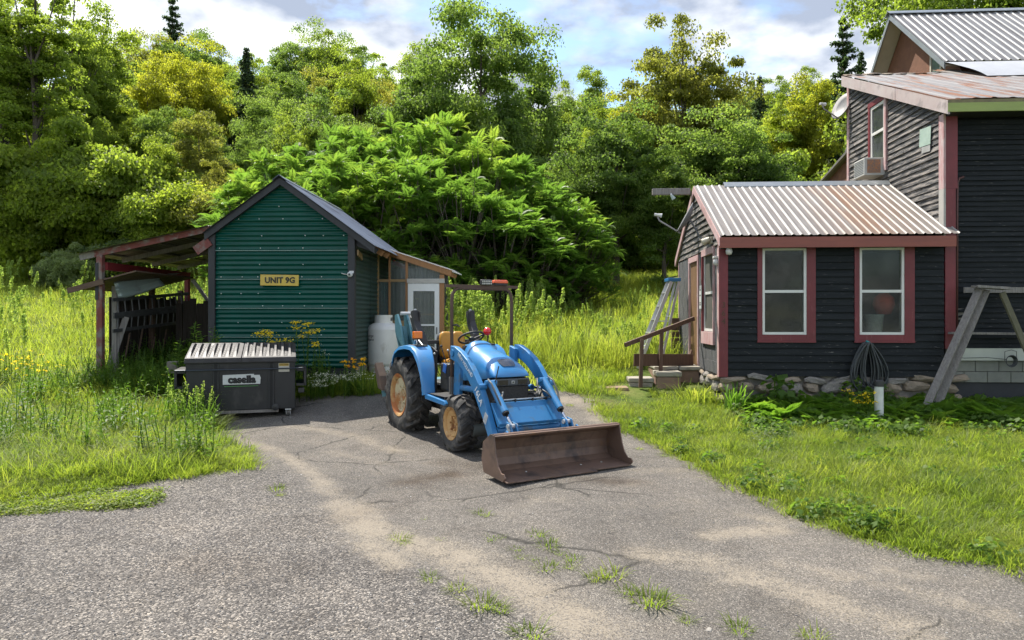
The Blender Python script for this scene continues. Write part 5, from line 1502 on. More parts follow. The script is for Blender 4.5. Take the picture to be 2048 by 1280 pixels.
# bucket
BW = .915
shell = [(3.375, .475), (3.33, .488), (3.27, .475), (3.17, .385), (3.125, .27), (3.125, .17), (3.16, .085), (3.24, .035), (3.62, .005)]
inner = [(3.62, -.008), (3.23, .018), (3.145, .07), (3.108, .165), (3.108, .275), (3.155, .395), (3.262, .49), (3.33, .503), (3.39, .48)]
BKT = MB().prism(shell + inner, -BW, BW).build('bucket', bktm, TT)
sidep = [(3.385, .497), (3.30, .495), (3.12, .385), (3.075, .18), (3.13, .02), (3.60, -.008), (3.655, .045), (3.625, .085), (3.56, .085), (3.49, .15), (3.44, .26), (3.41, .37)]
for s in (-1, 1):
    MB().prism(sidep, s * BW + (0 if s > 0 else -.016), s * BW + (.016 if s > 0 else 0)).build('side_plate', bktm, BKT, bevel=.003)
MB().tube([(3.345, -BW, .475), (3.345, BW, .475)], .03, 12).build('top_lip', bktm, BKT, smooth=True, angle=True)
mb = MB()
n_ = 30
for i in range(n_ + 1):
    yv = -BW + (1.28) * i / n_
    dxe = .004 * math.sin(i * 1.7) + .004 * math.sin(i * 3.9)
    mb.v += [(3.57, yv, .012), (3.665 + dxe, yv, -.004 + .006 * math.sin(i)), (3.665 + dxe, yv, -.014), (3.57, yv, -.002)]
for i in range(n_):
    for j in range(4):
        mb.f.append((4 * i + j, 4 * i + (j + 1) % 4, 4 * i + 4 + (j + 1) % 4, 4 * i + 4 + j))
mb.f += [(0, 1, 2, 3), tuple(4 * n_ + j for j in range(4))]
mb.build('cutting_edge', bktm, BKT)
for (yv, zz) in ((-.5, .12), (.3, .14), (.62, .1)):
    MB().lathe([(0, 0), (.014, 0), (.012, .008), (0, .01)], 8, (3.4, yv, .027)).build('bolt_head', M('shiny bolt', (.5, .5, .48), None, rough=.3, metal=.7), BKT)
for s in (-1, 1):
    MB().prism([(2.78, .08), (3.1, .06), (3.12, .40), (2.98, .46), (2.86, .30)], s * .53 - .012, s * .53 + .012).build('bucket_bracket', blue2, BKT)
# backhoe at the back
MB().prism([(-.45, .35), (-.95, .35), (-.95, .8), (-.45, .75)], -.35, .35).build('backhoe_frame', tealm, TT, bevel=.02)
MB().prism([(-.85, .7), (-1.15, .7), (-1.62, 1.72), (-1.78, 1.92), (-1.90, 1.90), (-1.88, 1.6), (-1.4, .8)], -.17, -.13).build('backhoe_boom', tealm, TT, bevel=.005)
MB().prism([(-.85, .7), (-1.15, .7), (-1.62, 1.72), (-1.78, 1.92), (-1.90, 1.90), (-1.88, 1.6), (-1.4, .8)], .01, .05).build('backhoe_boom', tealm, TT, bevel=.005)
MB().prism([(-1.5, .9), (-1.75, .9), (-1.84, 1.62), (-1.70, 1.70)], -.12, .0).build('dipper_arm', tealm, TT, bevel=.01)
MB().tube([(-1.80, -.09, 1.93), (-1.80, .15, 1.93)], .035, 12).build('boom_pin', alu, TT, smooth=True, angle=True)
MB().tube([(-1.74, .09, 1.88), (-1.28, .06, 1.25)], .022, 10).build('boom_rod', chrome, TT, smooth=True)
MB().tube([(-1.36, .065, 1.35), (-.95, .05, .85)], .045, 12).build('boom_cylinder', tealm, TT, smooth=True, angle=True)
MB().prism([(-.80, .62), (-1.02, .64), (-1.22, 1.02), (-1.16, 1.08), (-.95, .86)], -.80, -.66).build('stabilizer_pad', M('rusty brown steel plate', (.05, .035, .026), (.09, .055, .035), 5, rough=.85, bump=.4), TT, bevel=.006)
MB().bar((-.8, -.35, .62), (-.98, -.74, .55), .08, .1).build('stabilizer_arm', tealm, TT)
# ------------------------------------------------------------------ dumpster
DU = thing('dumpster', 'black steel dumpster with ribbed plastic lids and a casella plate', 'dumpster', (-5.5, 11.75, CZ - 1.77), R(17.8))
dblk = M('black dumpster paint', (.011, .0115, .013), (.02, .021, .022), 2.2, rough=.50, wear=((.06, .055, .052), 3, .56, .76, (1, 1, .5)), wear2=((.09, .05, .035), 6, .72, .8), bump=.12, bscale=8)
lidm = M('glossy black lid plastic', (.024, .023, .026), (.045, .043, .048), 6, rough=.52, spec=.42, bump=.08, bscale=40)
prof = [(.0, .15), (.86, .15), (.92, 1.20), (.0, 1.0), (-.02, .98)]
MB().prism(prof, .02, 1.78, 'x').build('body', dblk, DU, bevel=.012)
MB().prism([(-.055, .965), (.03, .965), (.03, 1.03), (-.055, 1.03)], .0, 1.8, 'x').build('front_rim', dblk, DU, bevel=.006)
for xx in (.44, 1.33):
    MB().bx(xx, xx + .10, -.035, .02, .16, .96).build('stiffener', dblk, DU, bevel=.006)
    MB().bx(xx + .025, xx + .075, -.0375, -.03, .17, .95).build('stiffener_groove', M('black recess', (.006, .006, .006), None, rough=.7), DU)
for s, x0 in ((-1, -.0), (1, 1.8)):
    xo = x0 + s * .145
    for (a, b, z0, z1) in ((min(x0, xo), max(x0, xo), .80, .86), (min(x0, xo), max(x0, xo), .54, .58), (xo - .02, xo + .02, .54, .86)):
        MB().bx(a, b, .06, .85, z0, z1).build('fork_sleeve', dblk, DU)
MB().bx(1.83, 1.93, .05, .3, .42, .50).build('sleeve_lip', dblk, DU)
MB().tube([(-.14, -.055, .855), (1.2, -.06, .855), (1.9, -.05, .86)], .012, 8).build('lock_bar', M('dark grey rod', (.05, .06, .075), None, rough=.4, metal=.5), DU)
MB().bx(.02, 1.5, .0, .85, .10, .149).build('skid_rail', greywood, DU)
for (xx, yy) in ((1.66, .06), (1.66, .78), (.12, .78), (.12, .06)):
    cs = MB().bx(xx - .05, xx + .05, yy - .05, yy + .05, .125, .149).build('caster', alu, DU)
    MB().lathe([(0, -.022), (.055, -.022), (.06, -.015), (.06, .015), (.055, .022), (0, .022)], 18, (xx, yy, .06), Matrix.Rotation(R(90), 3, 'Y')).build('tyre', rub, cs, smooth=True, angle=True)
    for s in (-1, 1):
        MB().bx(xx + s * .034 - .004, xx + s * .034 + .004, yy - .03, yy + .03, .04, .126).build('fork', alu, cs)
MB().lathe([(0, -.02), (.055, -.02), (.06, .02), (0, .03)], 14, (1.45, -.03, .19), RX).build('drain_plug', dblk, DU, smooth=True, angle=True)
def lidp(x, y, h): return (x, -.07 + y, 1.04 + .225 * y + h)
for i in range(2):
    x0 = .01 + i * .895; x1 = x0 + .885
    base = MB()
    ny, nx = 6, 2
    pts = []
    for (xa, ya, h) in ((x0, 0, 0), (x1, 0, 0), (x1, .98, 0), (x0, .98, 0), (x0, 0, .02), (x1, 0, .02), (x1, .98, .02), (x0, .98, .02)):
        pts.append(lidp(xa, ya, h))
    base.add(pts, [(0, 3, 2, 1), (4, 5, 6, 7), (0, 1, 5, 4), (1, 2, 6, 5), (2, 3, 7, 6), (3, 0, 4, 7)])
    lo_ = base.build('lid', lidm, DU, bevel=.005)
    def bar3(xa, xb, ya, yb, hh=.045, ch=.012):
        mb = MB(); ns_ = 5 if yb - ya > .5 else 2
        for q in range(ns_ + 1):
            f_ = q / ns_; yv = ya + (yb - ya) * f_
            dome = hh + (.075 * math.sin(math.pi * (.12 + .72 * f_)) - .03 if yb - ya > .5 else 0)
            dome = .021 if q in (0, ns_) else dome
            mb.v += [lidp(xa, yv, .0205), lidp(xa + ch, yv, dome), lidp(xb - ch, yv, dome), lidp(xb, yv, .0205)]
        for q in range(ns_):
            for j in range(3):
                mb.f.append((4 * q + j, 4 * q + j + 1, 4 * q + 5 + j, 4 * q + 4 + j))
        mb.build('lid_rib', lidm, lo_, bevel=.004, seg=2)
    for k in range(7):
        xa = x0 + .03 + k * .12
        bar3(xa, xa + .062, .05, .93)
    bar3(x0 + .33, x0 + .332 + .12, .80, .92, .043)
    for k in range(6):
        xa = x0 + .115 + k * .12
        for q in range(6):
            bar3(xa - .005, xa + .018, .12 + q * .13, .19 + q * .13, .034, .006)
    MB().bx(x0, x1, -.078, -.068, .985, 1.045).build('lid_lip', lidm, lo_)
MB().tube([(.02, .92, 1.25), (1.78, .92, 1.25)], .014, 8).build('hinge_rod', dblk, DU)
LP = MB()
LP.prism([(.60, .60), (1.20, .60), (1.205, .68), (1.21, .70), (1.19, .755), (1.10, .755), (1.10, .775), (.60, .765)], -.034, -.0345)
pl_ = LP.build('name_plate', M('grey white plate', (.55, .57, .55), (.48, .5, .48), 6, rough=.5), DU)
mT = Matrix.Translation((.905, -.0365, .678)) @ Matrix.Rotation(R(90), 4, 'X')
text_obj('lettering', 'casella', .165, M('black print', (.01, .01, .01)), DU, mT, bold=.011, extrude=.001, spacing=1.02)
MB().bx(.62, 1.17, -.034, -.033, .565, .572).build('green_line', M('green print', (.10, .35, .08)), DU)
LB = MB().bx(1.50, 1.68, -.0345, -.033, .80, .95).build('caution_label', M('pale label', (.5, .48, .4), (.42, .4, .33), 20, rough=.6), DU)
MB().bx(1.51, 1.67, -.0365, -.0348, .90, .945).build('label_head', M('ochre label head', (.45, .30, .05), None, rough=.6), LB)
text_obj('label_text', 'CAUTION', .032, M('black print', (.01, .01, .01)), LB, Matrix.Translation((1.59, -.0375, .922)) @ Matrix.Rotation(R(90), 4, 'X'), extrude=.0005)
# ------------------------------------------------------------------ vegetation: meshes
def np_mesh(name, V, Fq, mat, var=None, smooth=False):
    V = np.asarray(V, np.float32); Fq = np.asarray(Fq, np.int32)
    me = bpy.data.meshes.new(name)
    k = Fq.shape[1]
    me.vertices.add(len(V)); me.vertices.foreach_set('co', V.ravel())
    me.loops.add(Fq.size); me.loops.foreach_set('vertex_index', Fq.ravel())
    me.polygons.add(len(Fq)); me.polygons.foreach_set('loop_start', np.arange(0, Fq.size, k, dtype=np.int32))
    me.polygons.foreach_set('loop_total', np.full(len(Fq), k, np.int32))
    me.update(calc_edges=True); me.validate()
    if var is not None:
        a = me.attributes.new('var', 'FLOAT', 'FACE'); a.data.foreach_set('value', np.asarray(var, np.float32))
    if mat: me.materials.append(mat)
    return me
def nrm(a):
    return a / np.maximum(np.linalg.norm(a, axis=-1, keepdims=True), 1e-9)
def leaves(P, N, size, asp, g, fold=.12):
    """kite-shaped leaves at P facing N"""
    n = len(P)
    t_ = nrm(np.cross(N, g.normal(size=(n, 3))))
    b = np.cross(N, t_)
    s = np.asarray(size).reshape(-1, 1)
    q0 = P - t_ * s * .5; q1 = P + b * s * asp * .5 + N * s * fold; q2 = P + t_ * s * .5; q3 = P - b * s * asp * .5 + N * s * fold
    V = np.stack([q0, q1, q2, q3], 1).reshape(-1, 3)
    return V, np.arange(4 * n).reshape(-1, 4)
def crown_mesh(name, seed, ncl, lpc, rad, cz, leaf, asp=.75, clr=(.75, 1.3), low=.0, hollow=.35, up=.5):
    """broad-leaved crown of a 10 m tree: leaf clumps through an uneven ellipsoid"""
    g = np.random.default_rng(seed)
    C = []
    while len(C) < ncl:
        p = g.uniform(-1, 1, 3); r = np.linalg.norm(p)
        if r > 1 or r < hollow: continue
        wob = .84 + .26 * math.sin(3 * math.atan2(p[1], p[0]) + seed + 2 * p[2]) + .2 * math.sin(6 * p[2] + seed)
        q = p * np.array(rad) * wob
        C.append(q + np.array([0, 0, cz]))
    C = np.array(C)
    cr = g.uniform(*clr, ncl)
    n = ncl * lpc
    ci = np.repeat(np.arange(ncl), lpc)
    d = nrm(g.normal(size=(n, 3)))
    d[:, 2] = np.where(d[:, 2] < -.35, -d[:, 2] * .6, d[:, 2])
    rr = cr[ci] * g.uniform(.25, 1.12, n) ** .7
    P = C[ci] + d * rr[:, None] * np.array([1.15, 1.15, .72])
    N = nrm(d * .7 + np.array([0, 0, up]) + g.normal(size=(n, 3)) * .75)
    V, Fq = leaves(P, N, leaf * g.uniform(.65, 1.3, n), asp, g)
    var = np.clip(g.uniform(0, 1, n) * .6 + g.uniform(0, .45, ncl)[ci], 0, 1)
    return np_mesh(name, V, Fq, None, var), C
def limbs(name, C, seed, h0=1.5, r0=.2, nl=14, top=8.5, mat=None, lean=.3):
    rr = random.Random(seed); mb = MB()
    trunk = [Vector((0, 0, -.6)), Vector((rr.uniform(-.1, .1), rr.uniform(-.1, .1), top * .3)), Vector((rr.uniform(-lean, lean), rr.uniform(-lean, lean), top * .6)), Vector((rr.uniform(-lean, lean), rr.uniform(-lean, lean), top))]
    mb.tube(trunk, [r0 * 1.25, r0 * .85, r0 * .55, r0 * .15], 8, cap=False)
    for i in rr.sample(range(len(C)), min(nl, len(C))):
        c = Vector(C[i]); k = rr.uniform(.25, .75)
        z = max(h0, min(c.z * .75, top * .85))
        s = min(z / top, .95)
        j = min(int(s * 3), 2); f = s * 3 - j
        b = trunk[j].lerp(trunk[j + 1], f)
        mid = b.lerp(c, .5) + Vector((0, 0, -.25))
        mb.tube([b, mid, c], [r0 * .34, r0 * .2, .02], 5, cap=False)
    me = mb.mesh(name, mat, True)
    return me
bark = M('grey brown bark', (.075, .06, .048), (.13, .105, .085), 4, rough=.95, stretch=(4, 4, .6), bump=.8, bscale=14)
dbark = M('dark bark', (.03, .024, .019), (.055, .045, .036), 4, rough=.95, stretch=(4, 4, .6), bump=.8, bscale=14)
LF = {
    'd': leafm('dark green leaves', (0.052, 0.085, 0.024), (0.093, 0.137, 0.036), (0.157, 0.197, 0.049), .56),
    'm': leafm('mid green leaves', (0.077, 0.109, 0.022), (0.133, 0.172, 0.031), (0.215, 0.244, 0.049), .58),
    'y': leafm('yellow green leaves', (.09, .122, .02), (.15, .185, .028), (.235, .25, .042), .6),
    'o': leafm('olive leaves', (0.093, 0.107, 0.026), (0.157, 0.160, 0.037), (0.244, 0.220, 0.052), .56),
    'g': leafm('golden leaves', (.125, .138, .02), (.20, .205, .026), (.275, .26, .036), .6),
    'c': leafm('blue green needles', (.03, .055, .03), (.055, .085, .042), (.085, .12, .05), .3),
    's': leafm('grey green leaves', (.08, .11, .05), (.13, .165, .075), (.20, .23, .11), .45),
}
CR = []
for i, (sd, ncl, lpc, rad, cz, leaf, kw) in enumerate([
        (1, 190, 340, (3.5, 3.5, 4.0), 5.9, .135, dict(clr=(.4, .95))),
        (2, 160, 340, (2.7, 2.7, 4.4), 5.6, .135, dict(clr=(.38, .85))),
        (3, 160, 320, (3.8, 3.8, 3.2), 6.5, .135, dict(clr=(.4, .9))),
        (4, 110, 230, (1.9, 1.9, 4.4), 5.6, .13, dict(clr=(.3, .65), hollow=.2)),
        (5, 230, 330, (4.3, 4.3, 4.7), 5.2, .135, dict(clr=(.45, 1.0))),
        (6, 165, 330, (3.1, 3.1, 4.3), 5.7, .135, dict(clr=(.35, .8), hollow=.5))]):
    me, C = crown_mesh('crown', sd, ncl, lpc, rad, cz, leaf, **kw)
    me.materials.append(LF['m'])
    CR.append((me, limbs('trunk', C, sd, mat=bark, nl=18)))
def bush_mesh(seed):
    me, C = crown_mesh('crown', seed, 75, 560, (4.6, 4.6, 4.0), 4.4, .30, clr=(1.1, 1.9), hollow=.1)
    me.materials.append(LF['m'])
    return me, limbs('trunk', C, seed, h0=.5, r0=.14, nl=16, top=6, mat=bark)
BU = [bush_mesh(31), bush_mesh(32)]
# conifers
def conifer(seed, n_whorl, r_base, droop, dens, leaf, top=10, start=1.2, ragged=.25):
    g = np.random.default_rng(seed); Ps, Ns, Sz = [], [], []
    mb = MB().tube([(0, 0, -.5), (0, 0, top * .55), (0, 0, top)], [.17, .1, .02], 7, cap=False)
    for w_ in range(n_whorl):
        z = start + (top - start) * (w_ / n_whorl)
        rb = r_base * (1 - (z - start) / (top - start)) ** .8 + .12
        for k in range(6):
            a = g.uniform(0, 2 * math.pi); ln = rb * g.uniform(1 - ragged * 1.6, 1 + ragged * .5)
            if ln <= .1: continue
            dirv = np.array([math.cos(a), math.sin(a), 0])
            mb.tube([(0, 0, z), tuple(dirv * ln + np.array([0, 0, z - droop * ln]))], [.03, .008], 4, cap=False)
            m_ = int(dens * ln) + 3
            t_ = g.uniform(.15, 1, m_)
            side = np.array([-dirv[1], dirv[0], 0])
            P = dirv * (t_ * ln)[:, None] + side * (g.normal(0, .16, m_) * ln * (1.1 - t_))[:, None] + np.array([0, 0, z]) - np.array([0, 0, 1]) * (droop * t_ * ln)[:, None] + g.normal(0, .05, (m_, 3))
            Ps.append(P); Ns.append(nrm(np.tile([0, 0, 1.], (m_, 1)) + g.normal(0, .6, (m_, 3))))
    P = np.concatenate(Ps); N = np.concatenate(Ns)
    V, Fq = leaves(P, N, leaf * g.uniform(.6, 1.4, len(P)), .5, g)
    me = np_mesh('crown', V, Fq, LF['c'], g.uniform(0, 1, len(P)))
    return me, mb.mesh('trunk', bark, True)
CO = [conifer(41, 40, 1.9, .28, 90, .19), conifer(42, 22, 2.0, -.10, 95, .20, ragged=.5, start=2.5)]

def plant_tree(px, ytop, Y, me, tr, mat, wpx, label, group, name='broadleaf_tree', cat='tree', base_r=3.4, rz=None, dzb=0):
    """a tree standing on the land at depth Y under picture column px, its top at picture row ytop, wpx wide"""
    X = (px - CX) / F * Y
    zb = float(gz(X, Y)) + dzb
    H = CZ + (HY - ytop) / F * Y - zb
    sc = H / (10.9 if name == 'broadleaf_tree' else 10.0)
    sw_ = min(max(wpx / F * Y / 2 / base_r, sc * .72), sc * 1.5)
    T = thing(name, label, cat, (X, Y, zb), 0, group)
    a = random.uniform(0, 6.28) if rz is None else rz
    for nm, m_ in (('crown', me), ('trunk', tr)):
        o = obj(nm, m_, T); o.scale = (sw_, sw_, sc) if nm == 'crown' else (min(sw_, sc * 1.1), min(sw_, sc * 1.1), sc); o.rotation_euler = (0, 0, a)
        if nm == 'crown' and mat is not None:
            o.material_slots[0].link = 'OBJECT'; o.material_slots[0].material = mat
    return T
random.seed(5)
G1, G2, G3, G4 = 'trees on the wooded ridge', 'trees at the left wood edge', 'trees behind the sumac', 'trees right of the golden maple'
TREES = [
    # px, ytop, Y, crown, leaf, width px, label, group
    (960, -45, 40, 4, 'd', 330, 'largest dark green maple, rising out of the frame above the sumac', None),
    (862, 60, 43, 0, 'd', 190, 'dark green tree on the left shoulder of the largest maple', None),
    (1075, 90, 44, 1, 'd', 130, 'slim dark green tree on the right shoulder of the largest maple', None),
    (1366, -8, 45, 0, 'o', 255, 'tall open golden-olive maple standing alone against the clouds', None),
    (1262, 165, 47, 2, 'g', 110, 'small golden tree at the left foot of the golden-olive maple', None),
    (1628, 138, 50, 1, 'g', 150, 'golden yellow tree just left of the farmhouse gable', None),
    (1560, 165, 52, 0, 'y', 130, 'yellow-green tree left of the golden yellow one by the farmhouse', None),
    (310, 72, 56, 0, 'g', 170, 'golden-topped tree high in the left wood', None),
    (384, 64, 60, 2, 'g', 140, 'golden tree right beside the golden-topped one in the left wood', None),
    (400, 205, 41, 1, 'o', 150, 'brownish olive tree left of the sumac thicket', None),
    (330, 265, 39, 1, 'y', 130, 'low yellow-green tree in front of the brownish olive one', None),
    (430, 305, 38.5, 0, 'o', 110, 'small olive tree at the left edge of the sumac', None),
    (640, 148, 50, 0, 'd', 215, 'broad dark green tree above the left half of the sumac', None),
    (548, 165, 52, 4, 'd', 170, 'rounded dark green tree left of the broad dark one above the sumac', None),
    (708, 92, 62, 2, 'y', 125, 'yellow-green domed tree on the ridge left of the largest maple', None),
    (20, -70, 41, 3, 'm', 150, 'tall tree cut by the left frame edge', None),
    (150, -55, 46, 3, 'm', 150, 'tall mid green tree right of the bare trunks at far left', None),
    (205, 8, 50, 1, 'm', 140, 'tall mid green tree under the left patch of sky', None),
    (1880, -190, 40, 4, 'm', 420, 'green tree hanging over the farmhouse ridge', None),
    (2080, -120, 38, 4, 'y', 300, 'yellowish tree above the farmhouse at the right frame edge', None),
    (1190, 118, 66, 1, 'm', 120, 'pale mid green tree between the two big maples', None),
    (1130, 150, 72, 0, 'm', 110, 'distant green tree just right of the largest maple', None),
]
for (px, yt, Y, ci, lf, wp, lab, grp) in TREES:
    plant_tree(px, yt, Y, CR[ci][0], CR[ci][1], LF[lf], wp, lab, grp, base_r=(3.9, 3.1, 4.2, 2.2, 4.8, 3.4)[ci])
for (px, yt, Y, ci, wp, lab) in ((345, -8, 84, 1, 66, 'lone tall pine rising above the left ridge'), (494, 92, 62, 0, 110, 'dark conifer in the middle of the left ridge'), (1686, 28, 52, 1, 120, 'pine beside the farmhouse gable'),
                                 (1722, 100, 56, 0, 90, 'dark conifer just behind the farmhouse roof edge'), (1520, 150, 62, 0, 85, 'dark conifer between the golden maple and the golden yellow tree')):
    plant_tree(px, yt, Y, CO[ci][0], CO[ci][1], None, wp, lab, None, 'conifer', 'tree', 1.9)
fill = []
for i in range(15):
    fill.append((180 + i * 46 + random.uniform(-14, 14), 58 + 22 * math.sin(i * 1.1) + max(0, i - 8) * 5 + random.uniform(-12, 12), random.uniform(78, 98), random.choice((0, 1, 2, 3)), random.choice('mmdmoy'), random.uniform(95, 135), 'tree on the ridge skyline left of the largest maple', G1))
for i in range(11):
    fill.append((150 + i * 62 + random.uniform(-18, 18), 125 + random.uniform(-30, 40), random.uniform(58, 70), random.choice((0, 1, 2)), random.choice('mmddmo'), random.uniform(110, 150), 'tree halfway up the ridge left of the largest maple', 'trees halfway up the ridge'))
for i in range(13):
    fill.append((-50 + i * 40 + random.uniform(-12, 12), 215 + random.uniform(-70, 70), random.uniform(43, 48), random.choice((0, 1, 3)), random.choice('mmmdyo'), random.uniform(100, 140), 'leafy tree along the near edge of the left wood', G2))
for i in range(9):
    fill.append((1120 + i * 72 + random.uniform(-14, 14), 175 + random.uniform(-25, 45), random.uniform(55, 72), random.choice((0, 1, 2)), random.choice('mmdoy'), random.uniform(105, 145), 'green tree in the wood behind the golden-olive maple', G4))
for i in range(8):
    fill.append((520 + i * 78 + random.uniform(-12, 12), 235 + random.uniform(-35, 30), random.uniform(43, 48), random.choice((0, 1, 2)), random.choice('ddmd'), random.uniform(120, 150), 'dark tree in the wood just behind the sumac', G3))
for i in range(5):
    fill.append((1500 + i * 62, 120 + random.uniform(-10, 30), random.uniform(74, 86), random.choice((0, 1)), random.choice('mdm'), 120, 'distant green tree on the skyline left of the farmhouse', 'skyline trees left of the farmhouse'))
ORD = ['first', 'second', 'third', 'fourth', 'fifth', 'sixth', 'seventh', 'eighth', 'ninth', 'tenth', 'eleventh', 'twelfth', 'thirteenth', 'fourteenth', 'fifteenth', 'sixteenth', 'seventeenth']
byg = {}
for f_ in sorted(fill, key=lambda q: q[0]):
    byg.setdefault(f_[7], []).append(f_)
fill = [f_[:6] + (ORD[i] + ' from the left, ' + f_[6], f_[7]) for fs_ in byg.values() for i, f_ in enumerate(fs_)]
for f_ in fill:
    px, yt, Y, ci, lf, wp, lab, grp = f_
    plant_tree(px, yt, Y, CR[ci][0], CR[ci][1], LF[lf], wp, lab, grp, base_r=(3.9, 3.1, 4.2, 2.2, 4.8, 3.4)[ci])
# two bare-stemmed trees at far left
for (px, yt, wp, lab) in ((70, -90, 120, 'tall tree with long bare dark trunk at far left'), (8, -60, 90, 'bare dark trunk with high crown at the left frame edge')):
    T = plant_tree(px, yt, 38.5, CR[3][0], CR[3][1], LF['m'], wp, lab, None, base_r=2.2)
    cr_ = [c for c in T.children if c.name.startswith('crown')][0]
    H = cr_.scale[2]
    cr_.location.z = H * 3.0; cr_.scale = (cr_.scale[0], cr_.scale[1], H * .7)
    mb = MB().tube([(0, 0, -.5), (.1, 0, H * 4), (-.05, .1, H * 9.5)], [.17, .14, .05], 8, cap=False)
    rr = random.Random(px)
    for k in range(16):
        z = H * rr.uniform(2.5, 8); a = rr.uniform(0, 6.28); l_ = rr.uniform(.7, 1.8)
        mb.tube([(0, 0, z), (math.cos(a) * l_, math.sin(a) * l_, z + rr.uniform(-.2, .5))], [.045, .01], 5, cap=False)
    mb.build('bare_trunk', dbark, T, smooth=True)
# understorey bushes
for (px, yt, Y, wp, lf, lab) in ((30, 230, 37.5, 120, 'm', 'young mid green tree at the left frame edge of the wood'), (105, 265, 37, 120, 'y', 'young yellow-green tree just right of the long bare trunk'), (165, 225, 38, 120, 'm', 'young mid green tree left of the low golden ones'), (215, 275, 37, 110, 'y', 'young yellow-green tree in the middle of the left wood edge'), (270, 250, 37.5, 120, 'm', 'young mid green tree above the grey-green bush'),
                                 (60, 330, 36, 110, 'y', 'low yellow-green sapling near the left frame edge'), (370, 320, 36.5, 110, 'y', 'low yellow-green sapling above the lean-to roof'), (440, 350, 36, 90, 'o', 'low olive sapling beside the shed roof'), (300, 340, 36, 110, 'm', 'low mid green sapling above the lean-to left end')):
    plant_tree(px, yt, Y, *BU[int(px) % 2], LF[lf], wp, lab, None, 'young_tree', 'tree', 5.4)
for i in range(17):
    px = -40 + i * 34 + random.uniform(-10, 10)
    if px > 470: break
    plant_tree(px, 395 + random.uniform(-45, 55), random.uniform(39.5, 42), *BU[i % 2], LF[random.choice('mmdys')], random.uniform(80, 120), ORD[i] + ' leafy bush from the left at the foot of the left wood', 'bushes at the foot of the left wood', 'bush', 'bush', 5.4)
for i in range(13):
    px = 1090 + i * 48 + random.uniform(-12, 12)
    plant_tree(px, 395 + random.uniform(-30, 40), random.uniform(40, 43), *BU[i % 2], LF[random.choice('ddmd')], random.uniform(90, 125), ORD[i] + ' dark bush from the left in the shade behind the meadow', 'dark bushes behind the meadow', 'bush', 'bush', 5.4)
for i in range(9):
    plant_tree(500 + i * 75 + random.uniform(-12, 12), 400 + random.uniform(-30, 30), random.uniform(38, 41), *BU[i % 2], LF['d'], 130, ORD[i] + ' dark bush from the left deep behind the sumac thicket', 'dark bushes behind the sumac', 'bush', 'bush', 5.4)
for (px, yt, Y, wp, lf, lab) in ((250, 448, 36, 170, 's', 'grey-green bush above the lean-to roof'), (45, 438, 37, 110, 'd', 'dark bush at the left frame edge of the meadow'), (140, 478, 33, 70, 's', 'pale feathery bush at the left meadow edge'), (100, 500, 34, 60, 's', 'small pale bush left of the feathery one'),
                                 (1580, 290, 32, 190, 'm', 'green bush behind the right half of the wing roof'),
                                 (1690, 330, 31, 120, 'y', 'yellow-green bush at the farmhouse back corner')):
    plant_tree(px, yt, Y, *BU[0 if px % 2 else 1], LF[lf], wp, lab, None, 'bush', 'bush', 5.4)

# ------------------------------------------------------------------ sumac
sumL = leafm('sumac leaves', (.045, .09, .018), (.085, .145, .028), (.18, .225, .04), .5, .42, pscale=.6)
def frond(L_, n=10, droop=.55):
    """one pinnate leaf along +x: leaflets in pairs"""
    V = []
    for i in range(n):
        u = (i + 1) / (n + .3)
        x = L_ * (u - .12 * u * u); z = L_ * (.38 * u - droop * u * u)
        ll = L_ * .30 * math.sin(math.pi * (.18 + .72 * u)) ; w_ = ll * .36
        for s in (-1, 1):
            b = np.array([x, 0, z]); tip = np.array([x + ll * .42, s * ll * .9, z - ll * .16])
            ax = (tip - b) / np.linalg.norm(tip - b); sd = np.cross(ax, [0, 0, 1]); sd /= np.linalg.norm(sd)
            m_ = b + (tip - b) * .42 + np.array([0, 0, .02 * L_])
            V += [b, m_ + sd * w_ * .5, tip, m_ - sd * w_ * .5]
    u = 1.0; b = np.array([L_ * .86, 0, L_ * (.38 - droop) + .02]); tip = b + np.array([L_ * .2, 0, -L_ * .14])
    V += [b, (b + tip) / 2 + np.array([0, L_ * .035, 0]), tip, (b + tip) / 2 - np.array([0, L_ * .035, 0])]
    return np.array(V)
